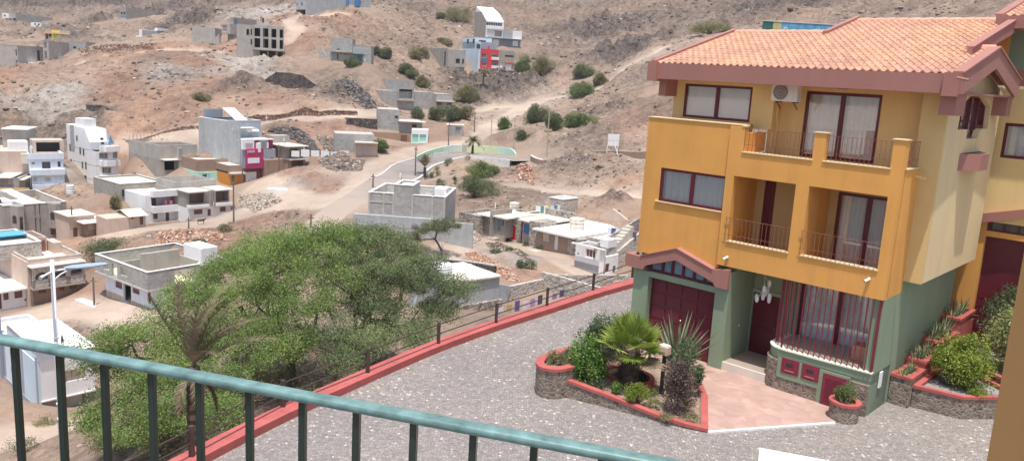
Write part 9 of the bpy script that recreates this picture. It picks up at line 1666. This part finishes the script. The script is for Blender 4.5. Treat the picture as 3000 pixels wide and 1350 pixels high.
pile('stones along the foot of the pale mound', cI, [(470, 620), (700, 650), (860, 740), (1000, 850), (960, 870), (760, 760), (520, 690)], 420, rock_mix, (.08, .28), .5, seed=13, dm=50)
pile('stone scree under the white and red apartment houses', cC, [(260, 530), (700, 540), (830, 590), (700, 620), (400, 600)], 900, rock_mix, (.2, .6), .12, seed=14, dm=120)
cq_ = crop(0, 0, .7479)
pile('dark red cut bank along the upper dirt road', cq_, [(480, 545), (840, 505), (1000, 455), (1250, 440), (1400, 437), (1400, 452), (1250, 458), (1010, 475), (840, 528), (500, 560)], 2200, rock_cut, (.10, .32), .6, seed=15, dm=120)
pile('red earth bank on the crest of the hill', cq_, [(300, 195), (500, 180), (620, 185), (600, 200), (480, 205), (320, 225)], 500, rock_cut, (.12, .4), .4, seed=16, dm=120)
# flat white patch of cement, white drum, washing, goat
g_ = ground(cE(1400, 655), 60); o = MB().prism([(-2.6, -.8), (1.0, -1.2), (3.2, .2), (.5, 1.4), (-2.0, 1.0)], -.5, .12).build('cement_slab', slabw); o.location = (g_[0], g_[1], float(meshz(g_[0], g_[1]))); tag(o, 'small white cement slab on the bare plot above the street', 'slab')
g_ = ground(cD(600, 715), 60); tank((g_[0], g_[1], float(meshz(g_[0], g_[1]))-.1), .62, 1.5, 'white tank standing at the foot of the stone steps', whitew)
g_ = ground(cB(540, 1105), 60)
for k in range(6): o = MB().box(0, 1.5, 0, .04, 0, 1.1+.2*(k % 2)).build('white_sheet', whited); o.location = (g_[0]-5+k*1.75, g_[1]+k*.25, float(meshz(g_[0], g_[1]))+.7+.1*(k % 3)); tag(o, 'white sheet drying on the line beside the small brown house', 'laundry', 'white sheets drying in a row')
g_ = ground(cE(690, 948), 60); GO = empty('goat', (g_[0], g_[1], float(meshz(g_[0], g_[1]))), R(20), 'small black goat standing on the dirt street', 'goat')
me_ = bpy.data.meshes.new('goat_body'); V = [(0, 0, .62), (.25, 0, .64), (.45, 0, .62), (.58, 0, .80), (.66, 0, .92), (.82, 0, .86), (-.25, 0, .62), (-.42, 0, .64), (-.52, 0, .56), (.40, .10, .48), (.40, .10, .25), (.40, .10, .02), (.40, -.10, .48), (.42, -.10, .25), (.40, -.10, .02), (-.36, .10, .48), (-.44, .10, .26), (-.40, .10, .02), (-.36, -.10, .48), (-.44, -.10, .26), (-.40, -.10, .02)]
E_ = [(0, 1), (1, 2), (2, 3), (3, 4), (4, 5), (0, 6), (6, 7), (7, 8), (2, 9), (9, 10), (10, 11), (2, 12), (12, 13), (13, 14), (7, 15), (15, 16), (16, 17), (7, 18), (18, 19), (19, 20)]; me_.from_pydata(V, E_, []); o = bpy.data.objects.new('body', me_); COL.objects.link(o); sk = o.modifiers.new('skin', 'SKIN'); me_.skin_vertices or None
rd_ = [.17, .17, .15, .09, .09, .05, .17, .15, .03]+[.06, .035, .03]*4
for v_, r_ in zip(me_.skin_vertices[0].data, rd_): v_.radius = (r_, r_)
me_.skin_vertices[0].data[0].use_root = True; ss = o.modifiers.new('sub', 'SUBSURF'); ss.levels = 1; ss.render_levels = 1; me_.materials.append(flat('black_goat_hair', (.03, .025, .022))); o.parent = GO
mb = MB(); mb.tube([(.64, .04, .98), (.58, .06, 1.10)], [.02, .008], 5); mb.tube([(.64, -.04, .98), (.58, -.06, 1.10)], [.02, .008], 5); mb.build('horns', flat('goat_horn', (.25, .2, .15)), GO)
# ------------------------------------------------------------------ light dusty haze in the air
mb = MB(); mb.box(-1300, 1300, -1000, 1300, -60, 420); hz_ = mb.build('haze', []) if False else None
me_ = bpy.data.meshes.new('haze'); me_.from_pydata(mb.v, [], mb.f); hzo = bpy.data.objects.new('haze', me_); COL.objects.link(hzo); tag(hzo, 'thin pale haze over the valley', 'haze', kind='stuff')
m = bpy.data.materials.new('haze_air'); m.use_nodes = True; t = m.node_tree; t.nodes.clear(); pv = t.nodes.new('ShaderNodeVolumePrincipled'); pv.inputs['Density'].default_value = .00022; pv.inputs['Color'].default_value = (.86, .88, .92, 1); pv.inputs['Anisotropy'].default_value = .2
om = t.nodes.new('ShaderNodeOutputMaterial'); t.links.new(pv.outputs[0], om.inputs['Volume']); me_.materials.append(m)
